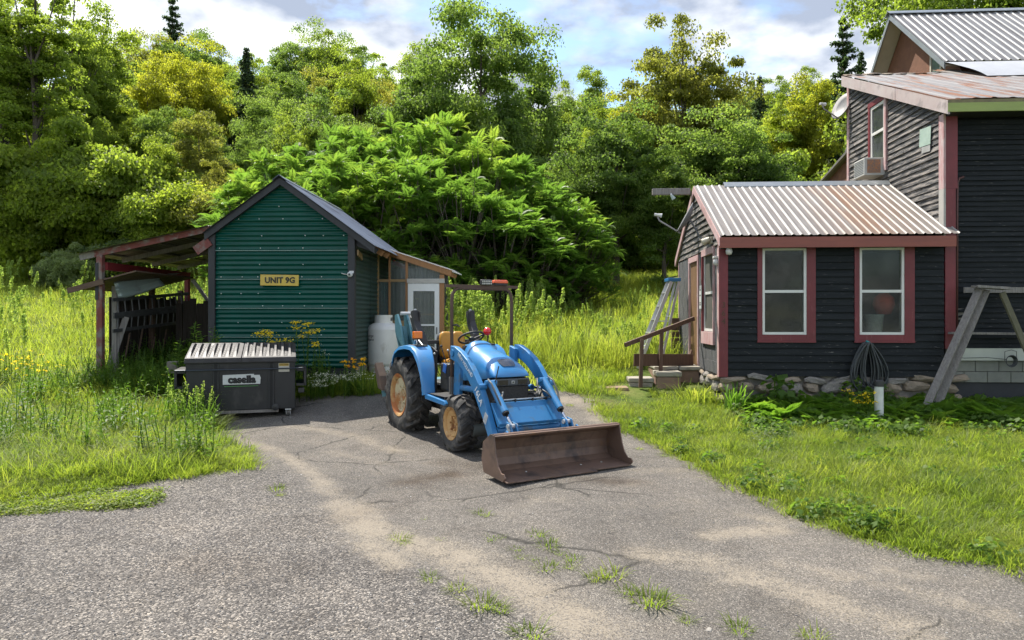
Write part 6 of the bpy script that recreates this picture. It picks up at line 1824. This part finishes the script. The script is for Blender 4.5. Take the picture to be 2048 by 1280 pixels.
def sumac(seed, nros, rad, h):
    """tree of height h, umbrella of leaf rosettes of radius rad"""
    g = np.random.default_rng(seed); fr = [frond(1.0, 10, d_) for d_ in (.35, .6, .8)]
    Vs, var = [], []
    mb = MB()
    base = [Vector((g.uniform(-.25, .25), g.uniform(-.25, .25), -.3)) for _ in range(4)]
    for r_i in range(nros):
        a = g.uniform(0, 2 * math.pi); rr = math.sqrt(g.uniform(0, 1)) * rad
        lay = g.uniform(0, 1) ** 1.8
        z = h * (1 - .30 * (rr / rad) ** 2) - lay * h * .55 - .25
        c = np.array([rr * math.cos(a), rr * math.sin(a), z])
        b0 = base[r_i % 4]; cc = Vector(c)
        if r_i % 2 == 0:
            j = b0.lerp(Vector((c[0] * .35, c[1] * .35, z * .55)), 1)
            mb.tube([b0, j, cc], [.05, .03, .012], 5, cap=False)
        nf = int(g.integers(9, 13)); ph = g.uniform(0, 6.28); vb = g.uniform(0, .45)
        for k in range(nf):
            aa = ph + 2.4 * k; tilt = g.uniform(-.35, 1.25) * (1 - k / nf * .3); L_ = g.uniform(.32, .54)
            v = fr[int(g.integers(3))] * L_
            ct, st = math.cos(tilt), math.sin(tilt)
            x = v[:, 0] * ct - v[:, 2] * st; zz = v[:, 0] * st + v[:, 2] * ct
            ca, sa = math.cos(aa), math.sin(aa)
            Vs.append(np.stack([x * ca - v[:, 1] * sa, x * sa + v[:, 1] * ca, zz], 1) + c)
            var.append(np.clip(np.full(len(v) // 4, vb + g.uniform(0, .5)), 0, 1))
    V = np.concatenate(Vs)
    me = np_mesh('crown', V, np.arange(len(V)).reshape(-1, 4), sumL, np.concatenate(var))
    return me, mb.mesh('trunk', bark, True)
SUM = [sumac(51, 130, 1.7, 5.2), sumac(52, 155, 1.9, 5.6), sumac(53, 95, 1.35, 4.0)]
SUMH = (5.2, 5.6, 4.0); SUMR = (1.7, 1.9, 1.35)
SU = [(470, 352, 22, 1.5, 2), (520, 296, 23, 1.7, 0), (600, 272, 23.5, 1.9, 1), (690, 242, 24, 2.0, 0), (790, 226, 24.5, 2.1, 1), (885, 216, 24.5, 2.0, 0), (970, 252, 24, 2.0, 1), (1050, 312, 23.5, 1.9, 0), (1130, 365, 23, 1.7, 1), (1180, 425, 22.5, 1.3, 2),
      (565, 335, 21, 1.5, 1), (650, 305, 21, 1.6, 0), (740, 292, 21.2, 1.7, 1), (840, 302, 21.2, 1.8, 0), (930, 332, 20.8, 1.7, 1), (1010, 378, 20.6, 1.6, 2), (1090, 440, 20.8, 1.3, 2), (895, 500, 19.4, .9, 2), (770, 445, 19.6, 1.1, 2), (1150, 490, 21.5, 1.1, 2)]
ordn = ['leftmost', 'second', 'third', 'fourth', 'fifth', 'sixth', 'seventh', 'eighth', 'ninth', 'rightmost']
for i, (px, yt, Y, rd, k) in enumerate(SU):
    px = 838 + (px - 838) * .93; Y += 2.0; yt += 6; rd *= 1.0
    X = (px - CX) / F * Y; zb = float(gz(X, Y)); H = CZ + (HY - yt) / F * Y - zb
    if i < 10:
        lab = ordn[i] + ' sumac from the left along the back of the thicket behind the shed'
    else:
        lab = ORD[i - 10] + ' sumac along the front of the thicket behind the shed'
    T = thing('sumac', lab, 'sumac', (X, Y, zb), 0, 'sumac thicket')
    me, tr = SUM[k]; a = random.uniform(0, 6.28)
    for nm, m_ in (('crown', me), ('trunk', tr)):
        o = obj(nm, m_, T); o.scale = (rd / SUMR[k] * 1.08, rd / SUMR[k] * 1.08, H / SUMH[k]); o.rotation_euler = (0, 0, a)

darkpin = leafm('dark pinnate leaves', (.030, .062, .018), (.055, .10, .026), (.11, .16, .045), .45, .42, pscale=.6)
for (px, yt, Y, rd, k, lab) in ((1160, 300, 30, 2.3, 0, 'dark pinnate-leaved bush at the right flank of the sumac'), (1232, 207, 31, 3.0, 1, 'large rounded dark bush left of the ridge beam'), (1330, 300, 30, 2.2, 0, 'low dark bush between the two large rounded ones'), (1440, 222, 31, 3.2, 1, 'large rounded dark bush behind the wing roof'), (1520, 270, 31, 2.4, 0, 'dark bush right of the large one behind the wing roof')):
    X = (px - CX) / F * Y; zb = float(gz(X, Y)); H = CZ + (HY - yt) / F * Y - zb
    plant_tree(px, yt, Y, *(CR[2] if k else CR[0]), LF['d'], rd * 2 / Y * F, lab, None, 'bush', 'bush', 4.0)
# ------------------------------------------------------------------ grass, weeds and flowers
def blades(seed, n, h, w_, spread, lean, curl=.5, base=.05):
    """tuft of curved blades; three-point blades (a quad and a tip)"""
    g = np.random.default_rng(seed); V, Fc, var = [], [], []
    for i in range(n):
        a = g.uniform(0, 2 * math.pi); r = spread * math.sqrt(g.uniform(0, 1)); hh = h * g.uniform(.55, 1.1)
        b = np.array([r * math.cos(a), r * math.sin(a), -base])
        la = g.uniform(0, 2 * math.pi) if g.random() < .4 else a + g.normal(0, .5)
        d = np.array([math.cos(la), math.sin(la), 0]); s = np.array([-d[1], d[0], 0]) * w_ * g.uniform(.7, 1.3) / 2
        ln = lean * g.uniform(.2, 1.2) * hh
        m1 = b + np.array([0, 0, hh * .5]) + d * ln * .3; m2 = b + np.array([0, 0, hh * (.86)]) + d * ln * .75; tip = b + np.array([0, 0, hh * (1 - curl * .25)]) + d * ln * 1.25
        o = len(V)
        V += [b - s, b + s, m1 + s * .9, m1 - s * .9, m2 + s * .6, m2 - s * .6, tip, tip]
        Fc += [(o, o + 1, o + 2, o + 3), (o + 3, o + 2, o + 4, o + 5), (o + 5, o + 4, o + 6, o + 7)]
        v = g.uniform(0, 1); var += [v, v, v]
    return np.array(V), Fc, var
lawnL = leafm('lawn grass blades', (.075, .115, .018), (.13, .17, .025), (.22, .23, .05), .44, .5, pscale=.9)
tallL = leafm('meadow grass blades', (.10, .14, .024), (.17, .205, .034), (.28, .275, .06), .45, .6, pscale=.35)
weedL = leafm('weed leaves', (.035, .075, .012), (.07, .125, .02), (.12, .18, .03), .42, .5, pscale=.8)
plumeL = leafm('pale weed plumes', (.13, .18, .05), (.20, .26, .075), (.30, .35, .11), .45, .7, pscale=.5)
fernL = leafm('fern leaves', (.055, .115, .016), (.09, .165, .022), (.14, .215, .03), .42, .45, pscale=.9)
goldF = leafm('goldenrod flowers', (.52, .38, .015), (.66, .50, .02), (.75, .6, .04), .3, .8)
whiteF = leafm('white aster flowers', (.5, .5, .46), (.62, .62, .58), (.72, .72, .68), .3, .8)
orangeF = leafm('orange yellow petals', (.62, .30, .01), (.7, .4, .01), (.8, .5, .02), .3, .8)
def tuft(seed, n, h, w_, sp, lean, mat, curl=.5):
    V, Fc, var = blades(seed, n, h, w_, sp, lean, curl)
    return np_mesh('tuft', V, np.array(Fc), mat, var)
def stalk_geo(seed, h, nleaf, leafl, w_, top=.0, topn=0):
    """upright stem with narrow leaves; returns leaf quads"""
    g = np.random.default_rng(seed); V = []; var = []
    lx, ly = g.normal(0, .07 * h, 2)
    for i in range(4):
        z0, z1 = h * i / 4, h * (i + 1) / 4
        for (ax, ay) in ((.006, 0), (0, .006)):
            p0 = np.array([lx * (z0 / h) ** 2, ly * (z0 / h) ** 2, z0]); p1 = np.array([lx * (z1 / h) ** 2, ly * (z1 / h) ** 2, z1])
            V += [p0 - [ax, ay, 0], p0 + [ax, ay, 0], p1 + [ax, ay, 0], p1 - [ax, ay, 0]]; var.append(.2)
    for i in range(nleaf):
        u = .12 + .85 * i / nleaf; a = 2.4 * i + g.normal(0, .3); L_ = leafl * (1.15 - .7 * u) * g.uniform(.7, 1.2)
        p = np.array([lx * u * u, ly * u * u, h * u]); d = np.array([math.cos(a), math.sin(a), 0]); s = np.array([-d[1], d[0], 0]) * w_ / 2 * (1.2 - .6 * u)
        up_ = g.uniform(.15, .7)
        V += [p, p + d * L_ * .5 + s + [0, 0, up_ * L_ * .5], p + d * L_ + [0, 0, up_ * L_ * .6], p + d * L_ * .5 - s + [0, 0, up_ * L_ * .5]]; var.append(g.uniform(0, 1))
    return np.array(V), var, np.array([lx, ly, h])
def plume_geo(seed, tip, n, r, l_, size):
    g = np.random.default_rng(seed); u = g.uniform(0, 1, n); a = g.uniform(0, 6.28, n); rr = r * (1 - u * .85) * np.sqrt(g.uniform(0.1, 1, n))
    P = np.stack([tip[0] + rr * np.cos(a), tip[1] + rr * np.sin(a), tip[2] - l_ * .75 + l_ * u], 1)
    V, _ = leaves(P, nrm(g.normal(size=(n, 3)) + [0, 0, .3]), size * g.uniform(.6, 1.4, n), .7, g)
    return V, list(g.uniform(0, 1, n))
def stalk_mesh(seed, ns, h, nleaf, leafl, w_, sp, plume=None, pm=None, mat=weedL):
    g = np.random.default_rng(seed); V, var, PV, pvar = [], [], [], []
    for k in range(ns):
        off = np.array([*(g.uniform(-sp, sp, 2)), -.05]); hh = h * g.uniform(.7, 1.1)
        v, va, tip = stalk_geo(seed * 31 + k, hh, nleaf, leafl, w_)
        V.append(v + off); var += list(va)
        if plume:
            p, pv = plume_geo(seed * 7 + k, tip, *plume); PV.append(p + off); pvar += pv
    V = np.concatenate(V); nq = len(V) // 4
    if plume:
        V = np.concatenate([V] + PV); var += pvar
    me = np_mesh('tuft', V, np.arange(len(V)).reshape(-1, 4), mat, var)
    if plume:
        me.materials.append(pm)
        mi = np.zeros(len(V) // 4, np.int32); mi[nq:] = 1
        me.polygons.foreach_set('material_index', mi)
    return me
def fern_mesh(seed, n, L_):
    g = np.random.default_rng(seed); Vs, var = [], []
    for k in range(n):
        v = frond(L_ * g.uniform(.7, 1.1), 14, .55); a = 2.4 * k + g.normal(0, .2); t_ = g.uniform(.45, .95)
        ct, st = math.cos(t_), math.sin(t_); x = v[:, 0] * ct - v[:, 2] * st; z = v[:, 0] * st + v[:, 2] * ct
        Vs.append(np.stack([x * math.cos(a) - v[:, 1] * math.sin(a), x * math.sin(a) + v[:, 1] * math.cos(a), z], 1)); var += list(np.full(len(v) // 4, g.uniform(0, 1)))
    V = np.concatenate(Vs)
    return np_mesh('tuft', V, np.arange(len(V)).reshape(-1, 4), fernL, var)
def broad_mesh(seed, n, r, h, size, mat, asp=.8):
    g = np.random.default_rng(seed); a = g.uniform(0, 6.28, n); rr = r * np.sqrt(g.uniform(0, 1, n)); z = h * g.uniform(.15, 1, n) * (1 - .6 * (rr / r) ** 2)
    P = np.stack([rr * np.cos(a), rr * np.sin(a), z], 1)
    N = nrm(np.stack([np.cos(a) * .5, np.sin(a) * .5, np.ones(n)], 1) + g.normal(0, .35, (n, 3)))
    V, Fq = leaves(P, N, size * g.uniform(.6, 1.3, n), asp, g)
    return np_mesh('tuft', V, Fq, mat, g.uniform(0, 1, n))
def scatter(name, P, src, scl, label, cat, tilt=.15, seed=0):
    """one object of kind stuff: src repeated at the points P"""
    g = np.random.default_rng(seed); n = len(P)
    me = bpy.data.meshes.new(name); me.from_pydata([tuple(p) for p in P], [], [])
    a = me.attributes.new('rot', 'FLOAT_VECTOR', 'POINT')
    a.data.foreach_set('vector', np.stack([g.normal(0, tilt, n), g.normal(0, tilt, n), g.uniform(0, 6.28, n)], 1).astype(np.float32).ravel())
    a = me.attributes.new('scl', 'FLOAT', 'POINT'); a.data.foreach_set('value', np.asarray(scl, np.float32))
    o = obj(name, me)
    so_ = bpy.data.objects.new(name + '_tuft', src)
    ng = bpy.data.node_groups.new(name, 'GeometryNodeTree')
    ng.interface.new_socket('Geometry', in_out='INPUT', socket_type='NodeSocketGeometry'); ng.interface.new_socket('Geometry', in_out='OUTPUT', socket_type='NodeSocketGeometry')
    N = ng.nodes; i_ = N.new('NodeGroupInput'); o_ = N.new('NodeGroupOutput'); ip = N.new('GeometryNodeInstanceOnPoints'); ob = N.new('GeometryNodeObjectInfo')
    ob.inputs['Object'].default_value = so_
    na = N.new('GeometryNodeInputNamedAttribute'); na.data_type = 'FLOAT_VECTOR'; na.inputs['Name'].default_value = 'rot'
    nb = N.new('GeometryNodeInputNamedAttribute'); nb.data_type = 'FLOAT'; nb.inputs['Name'].default_value = 'scl'
    ng.links.new(i_.outputs[0], ip.inputs['Points']); ng.links.new(ob.outputs['Geometry'], ip.inputs['Instance'])
    ng.links.new(na.outputs['Attribute'], ip.inputs['Rotation']); ng.links.new(nb.outputs['Attribute'], ip.inputs['Scale'])
    ng.links.new(ip.outputs[0], o_.inputs[0])
    md = o.modifiers.new('scatter', 'NODES'); md.node_group = ng
    return tag(o, label, cat, kind='stuff')
def hpoly(pts): return [(hp(x, y, 0).x, hp(x, y, 0).y) for x, y in pts]
def spoly(pts): return [(world_pt(x, y, 0).x, world_pt(x, y, 0).y) for x, y in pts]
BLD = [hpoly([(0, .0), (WW + 6, .05), (WW + 6, 12), (3.9, 12), (3.9, 4.2), (0, 4.2)]), spoly([(-.05, -.05), (SW + .05, -.05), (SW + .05, 2.2), (SW + 1.7, 2.2), (SW + 1.7, 3.95), (-.05, 3.95)]), hpoly([(-2.2, .75), (-.15, .75), (0, 1.0), (0, 2.9), (-1.1, 2.9)]), spoly([(2.75, .9), (4.75, .9), (4.75, 2.3), (2.75, 2.3)])]
def pick(n, x0, x1, y0, y1, seed, dens=None, edge=0.0, drive=True):
    g = np.random.default_rng(seed); x = g.uniform(x0, x1, n); y = g.uniform(y0, y1, n)
    k = np.ones(n, bool)
    if drive:
        ins = inpoly(x, y, DRIVE)
        d = dist_poly(x, y, DRIVE)
        k &= ~(ins & (d > edge * g.uniform(0, 1, n)))
    for b in BLD: k &= ~inpoly(x, y, b)
    k &= np.abs(x) < y * .80 + 1.5                     # what the photograph could see, and a little more
    if dens is not None: k &= g.uniform(0, 1, n) < dens(x, y)
    x, y = x[k], y[k]
    return np.stack([x, y, gz(x, y)], 1)
def vals(n, a, b, seed): return np.random.default_rng(seed).uniform(a, b, n)
def patch(x, y, s=.5, ph=0): return .5 + .5 * np.sin(x * s * 2.1 + ph + 1.7 * np.sin(y * s * 1.3)) * np.sin(y * s * 1.9 + ph * 2 + np.sin(x * s))
# clearings in the lawn where the worn path to the steps runs
_pc = pl([(1130, 795), (1250, 800), (1300, 796)])
def path_clear(x, y): return np.clip((dist_poly(x, y, _pc, False) - .15) / .6, 0.0, 1)
tA = tuft(61, 70, .135, .0052, .15, .95, lawnL); tB = tuft(62, 50, .26, .0055, .16, 1.0, lawnL); tC = tuft(63, 26, .13, .006, .12, .9, lawnL)
P = pick(15000, 1.0, 9.8, 5.2, 15.5, 71, lambda x, y: path_clear(x, y) * np.where(y > 11.6, .55, 1), edge=.12); scatter('lawn_grass', P, tA, vals(len(P), .7, 1.4, 1), 'bright green grass of the yard in front of the house', 'grass', seed=1)
P = pick(5200, 1.0, 9.8, 5.6, 15, 72, lambda x, y: path_clear(x, y) * patch(x, y, 1.2) ** 1.5 * np.clip(dist_poly(x, y, DRIVE) / .7, .1, 1), edge=.0); scatter('longer_lawn_grass', P, tB, vals(len(P), .5, 1.2, 2), 'longer tufts of grass in the yard in front of the house', 'grass', seed=2)
P = pick(14000, -9.5, -2.2, 6.3, 14.6, 73, None, edge=.15); scatter('bank_grass', P, tA, vals(len(P), .75, 1.4, 3), 'bright green grass on the bank left of the driveway', 'grass', seed=3)
P = pick(5500, -9.5, -2.6, 7.4, 14.6, 74, lambda x, y: patch(x, y, 1.0, 1), edge=.0); scatter('long_bank_grass', P, tB, vals(len(P), .7, 1.5, 4), 'long arching grass on the bank left of the driveway', 'grass', seed=4)
tD = tuft(64, 44, .75, .008, .22, .5, tallL); tE = tuft(65, 44, .30, .010, .3, .95, tallL)
P = pick(12000, -34, 14, 13.2, 46, 75, lambda x, y: np.clip(20 / y, .35, 1) * path_clear(x, y)); scatter('meadow_grass', P, tE, vals(len(P), .7, 1.6, 5), 'yellow-green grass of the meadow behind the buildings', 'grass', seed=5)
P = pick(8500, -5, 8.5, 15.6, 36, 76, lambda x, y: (.35 + .65 * patch(x, y, .5)) * path_clear(x, y)); scatter('tall_meadow_grass', P, tD, vals(len(P), .4, 1.35, 6), 'tall grass of the meadow behind the tractor', 'grass', seed=6)
wA = stalk_mesh(66, 4, 1.35, 32, .11, .016, .16, (60, .07, .34, .05), plumeL, tallL)
P = pick(1500, -3.2, 6.6, 16.4, 27, 77, lambda x, y: patch(x, y, .8, 2) ** 1.3 * np.where(x < 1.2, 1, .45)); scatter('feathery_weeds', P, wA, np.where(P[:, 0] < 1.0, 1.0, .62) * vals(len(P), .65, 1.3, 7), 'tall feathery pale green weeds in the meadow behind the tractor', 'weeds', seed=7)
P = pick(700, -34, -8.2, 14, 40, 78, lambda x, y: patch(x, y, .4, 2)); scatter('left_meadow_weeds', P, wA, vals(len(P), .6, 1.2, 8), 'pale feathery weeds dotted over the left meadow', 'weeds', seed=8)
wB = stalk_mesh(67, 5, .62, 20, .12, .03, .15)
P = pick(260, -9.2, -3.4, 9.0, 14.6, 79, lambda x, y: patch(x, y, 1.1, 3)); scatter('bank_weeds', P, wB, vals(len(P), .6, 1.4, 9), 'leafy weeds growing up through the bank grass', 'weeds', seed=9)
fe = fern_mesh(68, 11, .46)
P = pick(620, 4.1, 10, 11.3, 13.0, 80, lambda x, y: np.where(x > 5.2, 1, .45) * np.clip((y - 11.1) / .8, 0, 1)); scatter('ferns', P, fe, vals(len(P), .6, 1.15, 10), 'ferns crowding the foot of the house wall', 'ferns', seed=10)
br = broad_mesh(69, 70, .26, .26, .09, weedL)
P = pick(620, 3.9, 9.8, 10.6, 12.9, 81, lambda x, y: patch(x, y, 1.5, 1)); scatter('ground_cover', P, br, vals(len(P), .6, 1.2, 11), 'dark leafy ground cover in the shade of the house', 'ground cover', seed=11)
P = pick(900, 2, 9.8, 5.6, 11.5, 82, lambda x, y: patch(x, y, 1.3, 4) ** 1.5); scatter('lawn_weeds', P, br, vals(len(P), .3, .8, 12), 'small leafy weeds among the yard grass', 'weeds', seed=12)
P = pick(380, -8.6, -3.4, 13.0, 17.5, 83); scatter('shed_weeds', P, wB, vals(len(P), .6, 1.3, 13), 'dark leafy weeds under the lean-to and along the shed', 'weeds', seed=13)
# low mat of creeping plants on the asphalt edge at left
mt_ = broad_mesh(70, 90, .2, .04, .028, lawnL)
g = np.random.default_rng(84)
_mx = g.uniform(-60, 305, 420)
mp_ = [gnd(px, 1030 - px * .07 - (38 - max(px - 200, 0) * .2) * u_) for px, u_ in zip(_mx, g.uniform(0, 1, 420) ** 1.4) if math.sin(px * .11) * math.sin(px * .047 + u_ * 3) + u_ < .75]
P = np.array([(p.x, p.y, p.z + .012) for p in mp_]); scatter('creeping_mat', P, mt_, vals(len(P), .5, 1.1, 14), 'low creeping green mat over the asphalt edge at left', 'ground cover', seed=14)
# loose stones on the asphalt
bm = bmesh.new(); bmesh.ops.create_icosphere(bm, subdivisions=1, radius=1); peb = bpy.data.meshes.new('pebble'); bm.to_mesh(peb); bm.free()
for v in peb.vertices: v.co = Vector((v.co.x * (1 + .3 * math.sin(v.index)), v.co.y * .8, v.co.z * .55))
m_, t = nodes_of('loose gravel'); o_ = mk(t, 'ShaderNodeOutputMaterial'); b_ = mk(t, 'ShaderNodeBsdfPrincipled'); t.links.new(b_.outputs[0], o_.inputs[0])
oi = mk(t, 'ShaderNodeObjectInfo'); t.links.new(ramp(t, oi.outputs['Random'], [(0, (.06, .06, .065)), (.5, (.17, .165, .16)), (.85, (.27, .25, .22)), (1, (.48, .46, .43))]), b_.inputs['Base Color']); b_.inputs['Roughness'].default_value = .85
peb.materials.append(m_)
g = np.random.default_rng(85)
x = g.uniform(-6, 7, 42000); y = 4.2 + 9 * g.uniform(0, 1, 42000) ** 1.6
k = inpoly(x, y, DRIVE) & (g.uniform(0, 1, len(x)) < (.18 + .82 * f_grav(x, y)) * (1 - .9 * np.clip(f_sand(x, y) * 1.6, 0, 1))); x, y = x[k], y[k]
P = np.stack([x, y, dz(x, y) + .001], 1); scatter('loose_gravel', P, peb, .003 + .007 * g.uniform(0, 1, len(x)) ** 2.5, 'loose grey gravel lying on the driveway', 'gravel', seed=15, tilt=.5)

# single plants
def plant(name, label, cat, loc, parts, group=None, sc=1, rz=0):
    T = thing(name, label, cat, loc, rz, group); T.scale = (sc, sc, sc)
    for nm, me in parts: obj(nm, me, T)
    return T
def flower_heads(seed, tips, n, r, size, mat, flat=.4):
    g = np.random.default_rng(seed); Ps = []
    for tp in tips:
        Ps.append(np.array(tp) + g.normal(0, 1, (n, 3)) * np.array([r, r, r * flat]))
    P = np.concatenate(Ps); V, Fq = leaves(P, nrm(np.tile([0, 0, 1.], (len(P), 1)) + g.normal(0, .5, (len(P), 3))), size * g.uniform(.6, 1.3, len(P)), .9, g)
    return np_mesh('flower_heads', V, Fq, mat, g.uniform(0, 1, len(P)))
def flowering(seed, ns, h, sp, hn, hr, hs, mat, leafl=.13, lw=.02):
    g = np.random.default_rng(seed); V, var, tips = [], [], []
    for k in range(ns):
        off = np.array([*g.uniform(-sp, sp, 2), -.05]); v, va, tip = stalk_geo(seed * 13 + k, h * g.uniform(.75, 1.1), 34, leafl, lw); V.append(v + off); var += list(va); tips.append(tip + off)
    V = np.concatenate(V)
    st_ = np_mesh('stems', V, np.arange(len(V)).reshape(-1, 4), weedL, var)
    return [('stems', st_), ('flower_heads', flower_heads(seed, tips, hn, hr, hs, mat))]
gd = flowering(91, 6, 1.15, .16, 46, .06, .035, goldF); gd2 = flowering(92, 8, 1.35, .24, 40, .055, .035, goldF)
def spot(px, py, Y): v = at(px, py, Y); return Vector((v.x, v.y, float(gz(v.x, v.y))))
plant('goldenrod', 'goldenrod in yellow bloom right behind the dumpster lid', 'goldenrod', spot(528, 700, 13.25), gd, 'goldenrod by the shed', 1.08)
plant('goldenrod', 'tall goldenrod in bloom between dumpster and shed corner', 'goldenrod', spot(615, 700, 13.35), gd2, 'goldenrod by the shed', 1.06)
plant('goldenrod', 'leafy goldenrod barely in bloom just right of the tall one', 'goldenrod', spot(648, 700, 13.55), flowering(95, 6, 1.0, .18, 6, .03, .02, whiteF), 'goldenrod by the shed', 1.0)
plant('goldenrod', 'small goldenrod in bloom beside the white pipe in the yard', 'goldenrod', spot(1722, 880, 11.55), flowering(93, 12, .58, .16, 14, .035, .03, goldF, .09, .016), None, 1.0)
plant('coneflower', 'orange-yellow flowers at the shed right corner', 'flowers', spot(712, 760, 13.5), flowering(94, 8, .75, .18, 10, .035, .055, orangeF), None, 1)
wa = flowering(96, 16, .45, .3, 16, .06, .028, whiteF, .08, .012)
plant('white_aster', 'white flowering clump in front of the shed right of the dumpster', 'aster', spot(660, 770, 13.45), wa, 'white asters by the shed', 1.0)
plant('white_aster', 'white flowering clump between shed corner and tractor', 'aster', spot(712, 775, 13.6), wa, 'white asters by the shed', .95, 2)
plant('white_aster', 'low white flowering clump behind the dumpster right end', 'aster', spot(632, 765, 13.3), wa, 'white asters by the shed', .8, 4)
plant('mullein', 'tall leafy weed at the shed left corner by the lean-to', 'weed', spot(398, 690, 13.45), [('stems', stalk_mesh(97, 14, 1.35, 44, .24, .055, .3))], None, 1.05)
plant('weed_clump', 'tall seeding grass clump in front of the dumpster left end', 'grass clump', spot(395, 835, 11.35), [('blades', tuft(98, 90, .7, .012, .26, .55, weedL)), ('seed_heads', stalk_mesh(99, 14, .75, 10, .12, .012, .26, (26, .035, .2, .03), plumeL, weedL))], None, 1)
plant('weed_clump', 'second seeding grass clump hugging the dumpster left side', 'grass clump', spot(352, 820, 11.5), [('blades', tuft(100, 80, .6, .012, .28, .55, weedL)), ('seed_heads', stalk_mesh(101, 12, .7, 10, .12, .012, .26, (26, .035, .2, .03), plumeL, weedL))], None, 1)
vine = lambda s: [('leaves', broad_mesh(s, 60, .3, .5, .12, weedL, .95)), ('stems', stalk_mesh(s + 1, 4, .5, 3, .1, .03, .15))]
plant('leafy_weed', 'broad-leaved weed under the left wing window', 'weed', hp(.95, -.35, .02), vine(110), None, 1.25)
plant('leafy_weed', 'broad-leaved weed left of the hanging hose', 'weed', hp(2.3, -.3, .02), vine(112), None, 1.05)
plant('leafy_weed', 'broad-leaved weed right under the hanging hose', 'weed', hp(2.75, -.4, .0), vine(114), None, .8)
plant('iris_clump', 'sword-leaved clump at the wing corner', 'iris', hp(.1, -.55, .0), [('blades', tuft(116, 40, .5, .03, .2, .7, fernL))], None, 1)
plant('iris_clump', 'arching leaf clump beside the entry steps', 'iris', hp(-.45, .1, .0), [('blades', tuft(117, 50, .42, .022, .3, .9, tallL))], None, 1)
plant('pale_herb', 'pale grey-green feathery herb in the yard grass', 'herb', spot(1540, 900, 10.4), [('leaves', broad_mesh(118, 420, .42, .26, .035, LF['s']))], None, 1)
yf = flowering(130, 8, .5, .3, 5, .025, .034, goldF, .1, .016)
for i, (px, py) in enumerate(((12, 735), (38, 728), (60, 738), (25, 755), (75, 760))):
    plant('yellow_wildflower', ORD[i] + ' yellow wildflower clump from the left at the far left of the bank', 'wildflower', gnd(px, py + 30), yf, 'yellow wildflowers at far left', 1.2, i)
# tufts in the cracks of the asphalt
tf = [tuft(120 + i, 70, .13, .008, .08, 1.15, lawnL) for i in range(3)]
CRK = [(555, 980, 1.0), (560, 992, .5), (968, 1032, .9), (985, 1082, .7), (1003, 1078, .5), (1075, 1073, .9), (1098, 1094, 1.1), (1040, 1120, .5), (1118, 1110, .6), (1145, 1122, .8), (1033, 1104, .6), (1065, 1122, .5), (1095, 1140, 1.0), (1140, 1138, .6), (1190, 1160, .8), (1222, 1154, 1.3), (1255, 1188, .8), (1300, 1208, 1.6), (1312, 1205, 1.1), (1373, 1247, .6),
       (860, 1160, .8), (915, 1180, .9), (965, 1215, 1.3), (1000, 1222, .8), (800, 1080, .9), (810, 1088, .6), (1480, 1262, 1.0), (1625, 1275, .9), (1330, 915, .8), (1278, 900, .7), (1590, 1020, .9), (1670, 1040, .9), (1630, 1055, .8), (1060, 1272, 1.2), (880, 1082, .4), (850, 1040, .4), (1105, 800, .8), (1140, 812, .7)]
TENS = ['', '', 'twenty', 'thirty']
def ordinal(n):
    if n <= len(ORD): return ORD[n - 1]
    if n < 20: return ['eighteenth', 'nineteenth'][n - 18]
    return {20: 'twentieth', 30: 'thirtieth'}.get(n) or TENS[n // 10] + '-' + ORD[n % 10 - 1]
_rank = {i: k + 1 for k, i in enumerate(sorted(range(len(CRK)), key=lambda q: CRK[q][0]))}
def tuft_label(i):
    size = 'large' if CRK[i][2] > 1.05 else 'small' if CRK[i][2] < .65 else 'medium'
    return size + ' grass tuft in a driveway crack, ' + ordinal(_rank[i]) + ' tuft from the left'
for i, (px, py, sc) in enumerate(CRK):
    p = gnd(px, py)
    plant('grass_tuft', tuft_label(i), 'grass tuft', p, [('blades', tf[i % 3])], 'grass tufts in the driveway cracks', sc * .85, i)
for (px, py, lab) in ((428, 996, 'small dark lump of tar on the gravel'), (505, 1036, 'pale pebble lying alone on the gravel at left'), (1418, 1265, 'white stone at the bottom of the driveway')):
    p = gnd(px, py); T = thing('stone', lab, 'stone', p, 1.0)
    o = obj('lump', stones[0].copy(), T); o.data.materials.clear(); o.data.materials.append(blackp if px == 428 else conc); o.scale = (.035, .026, .02)
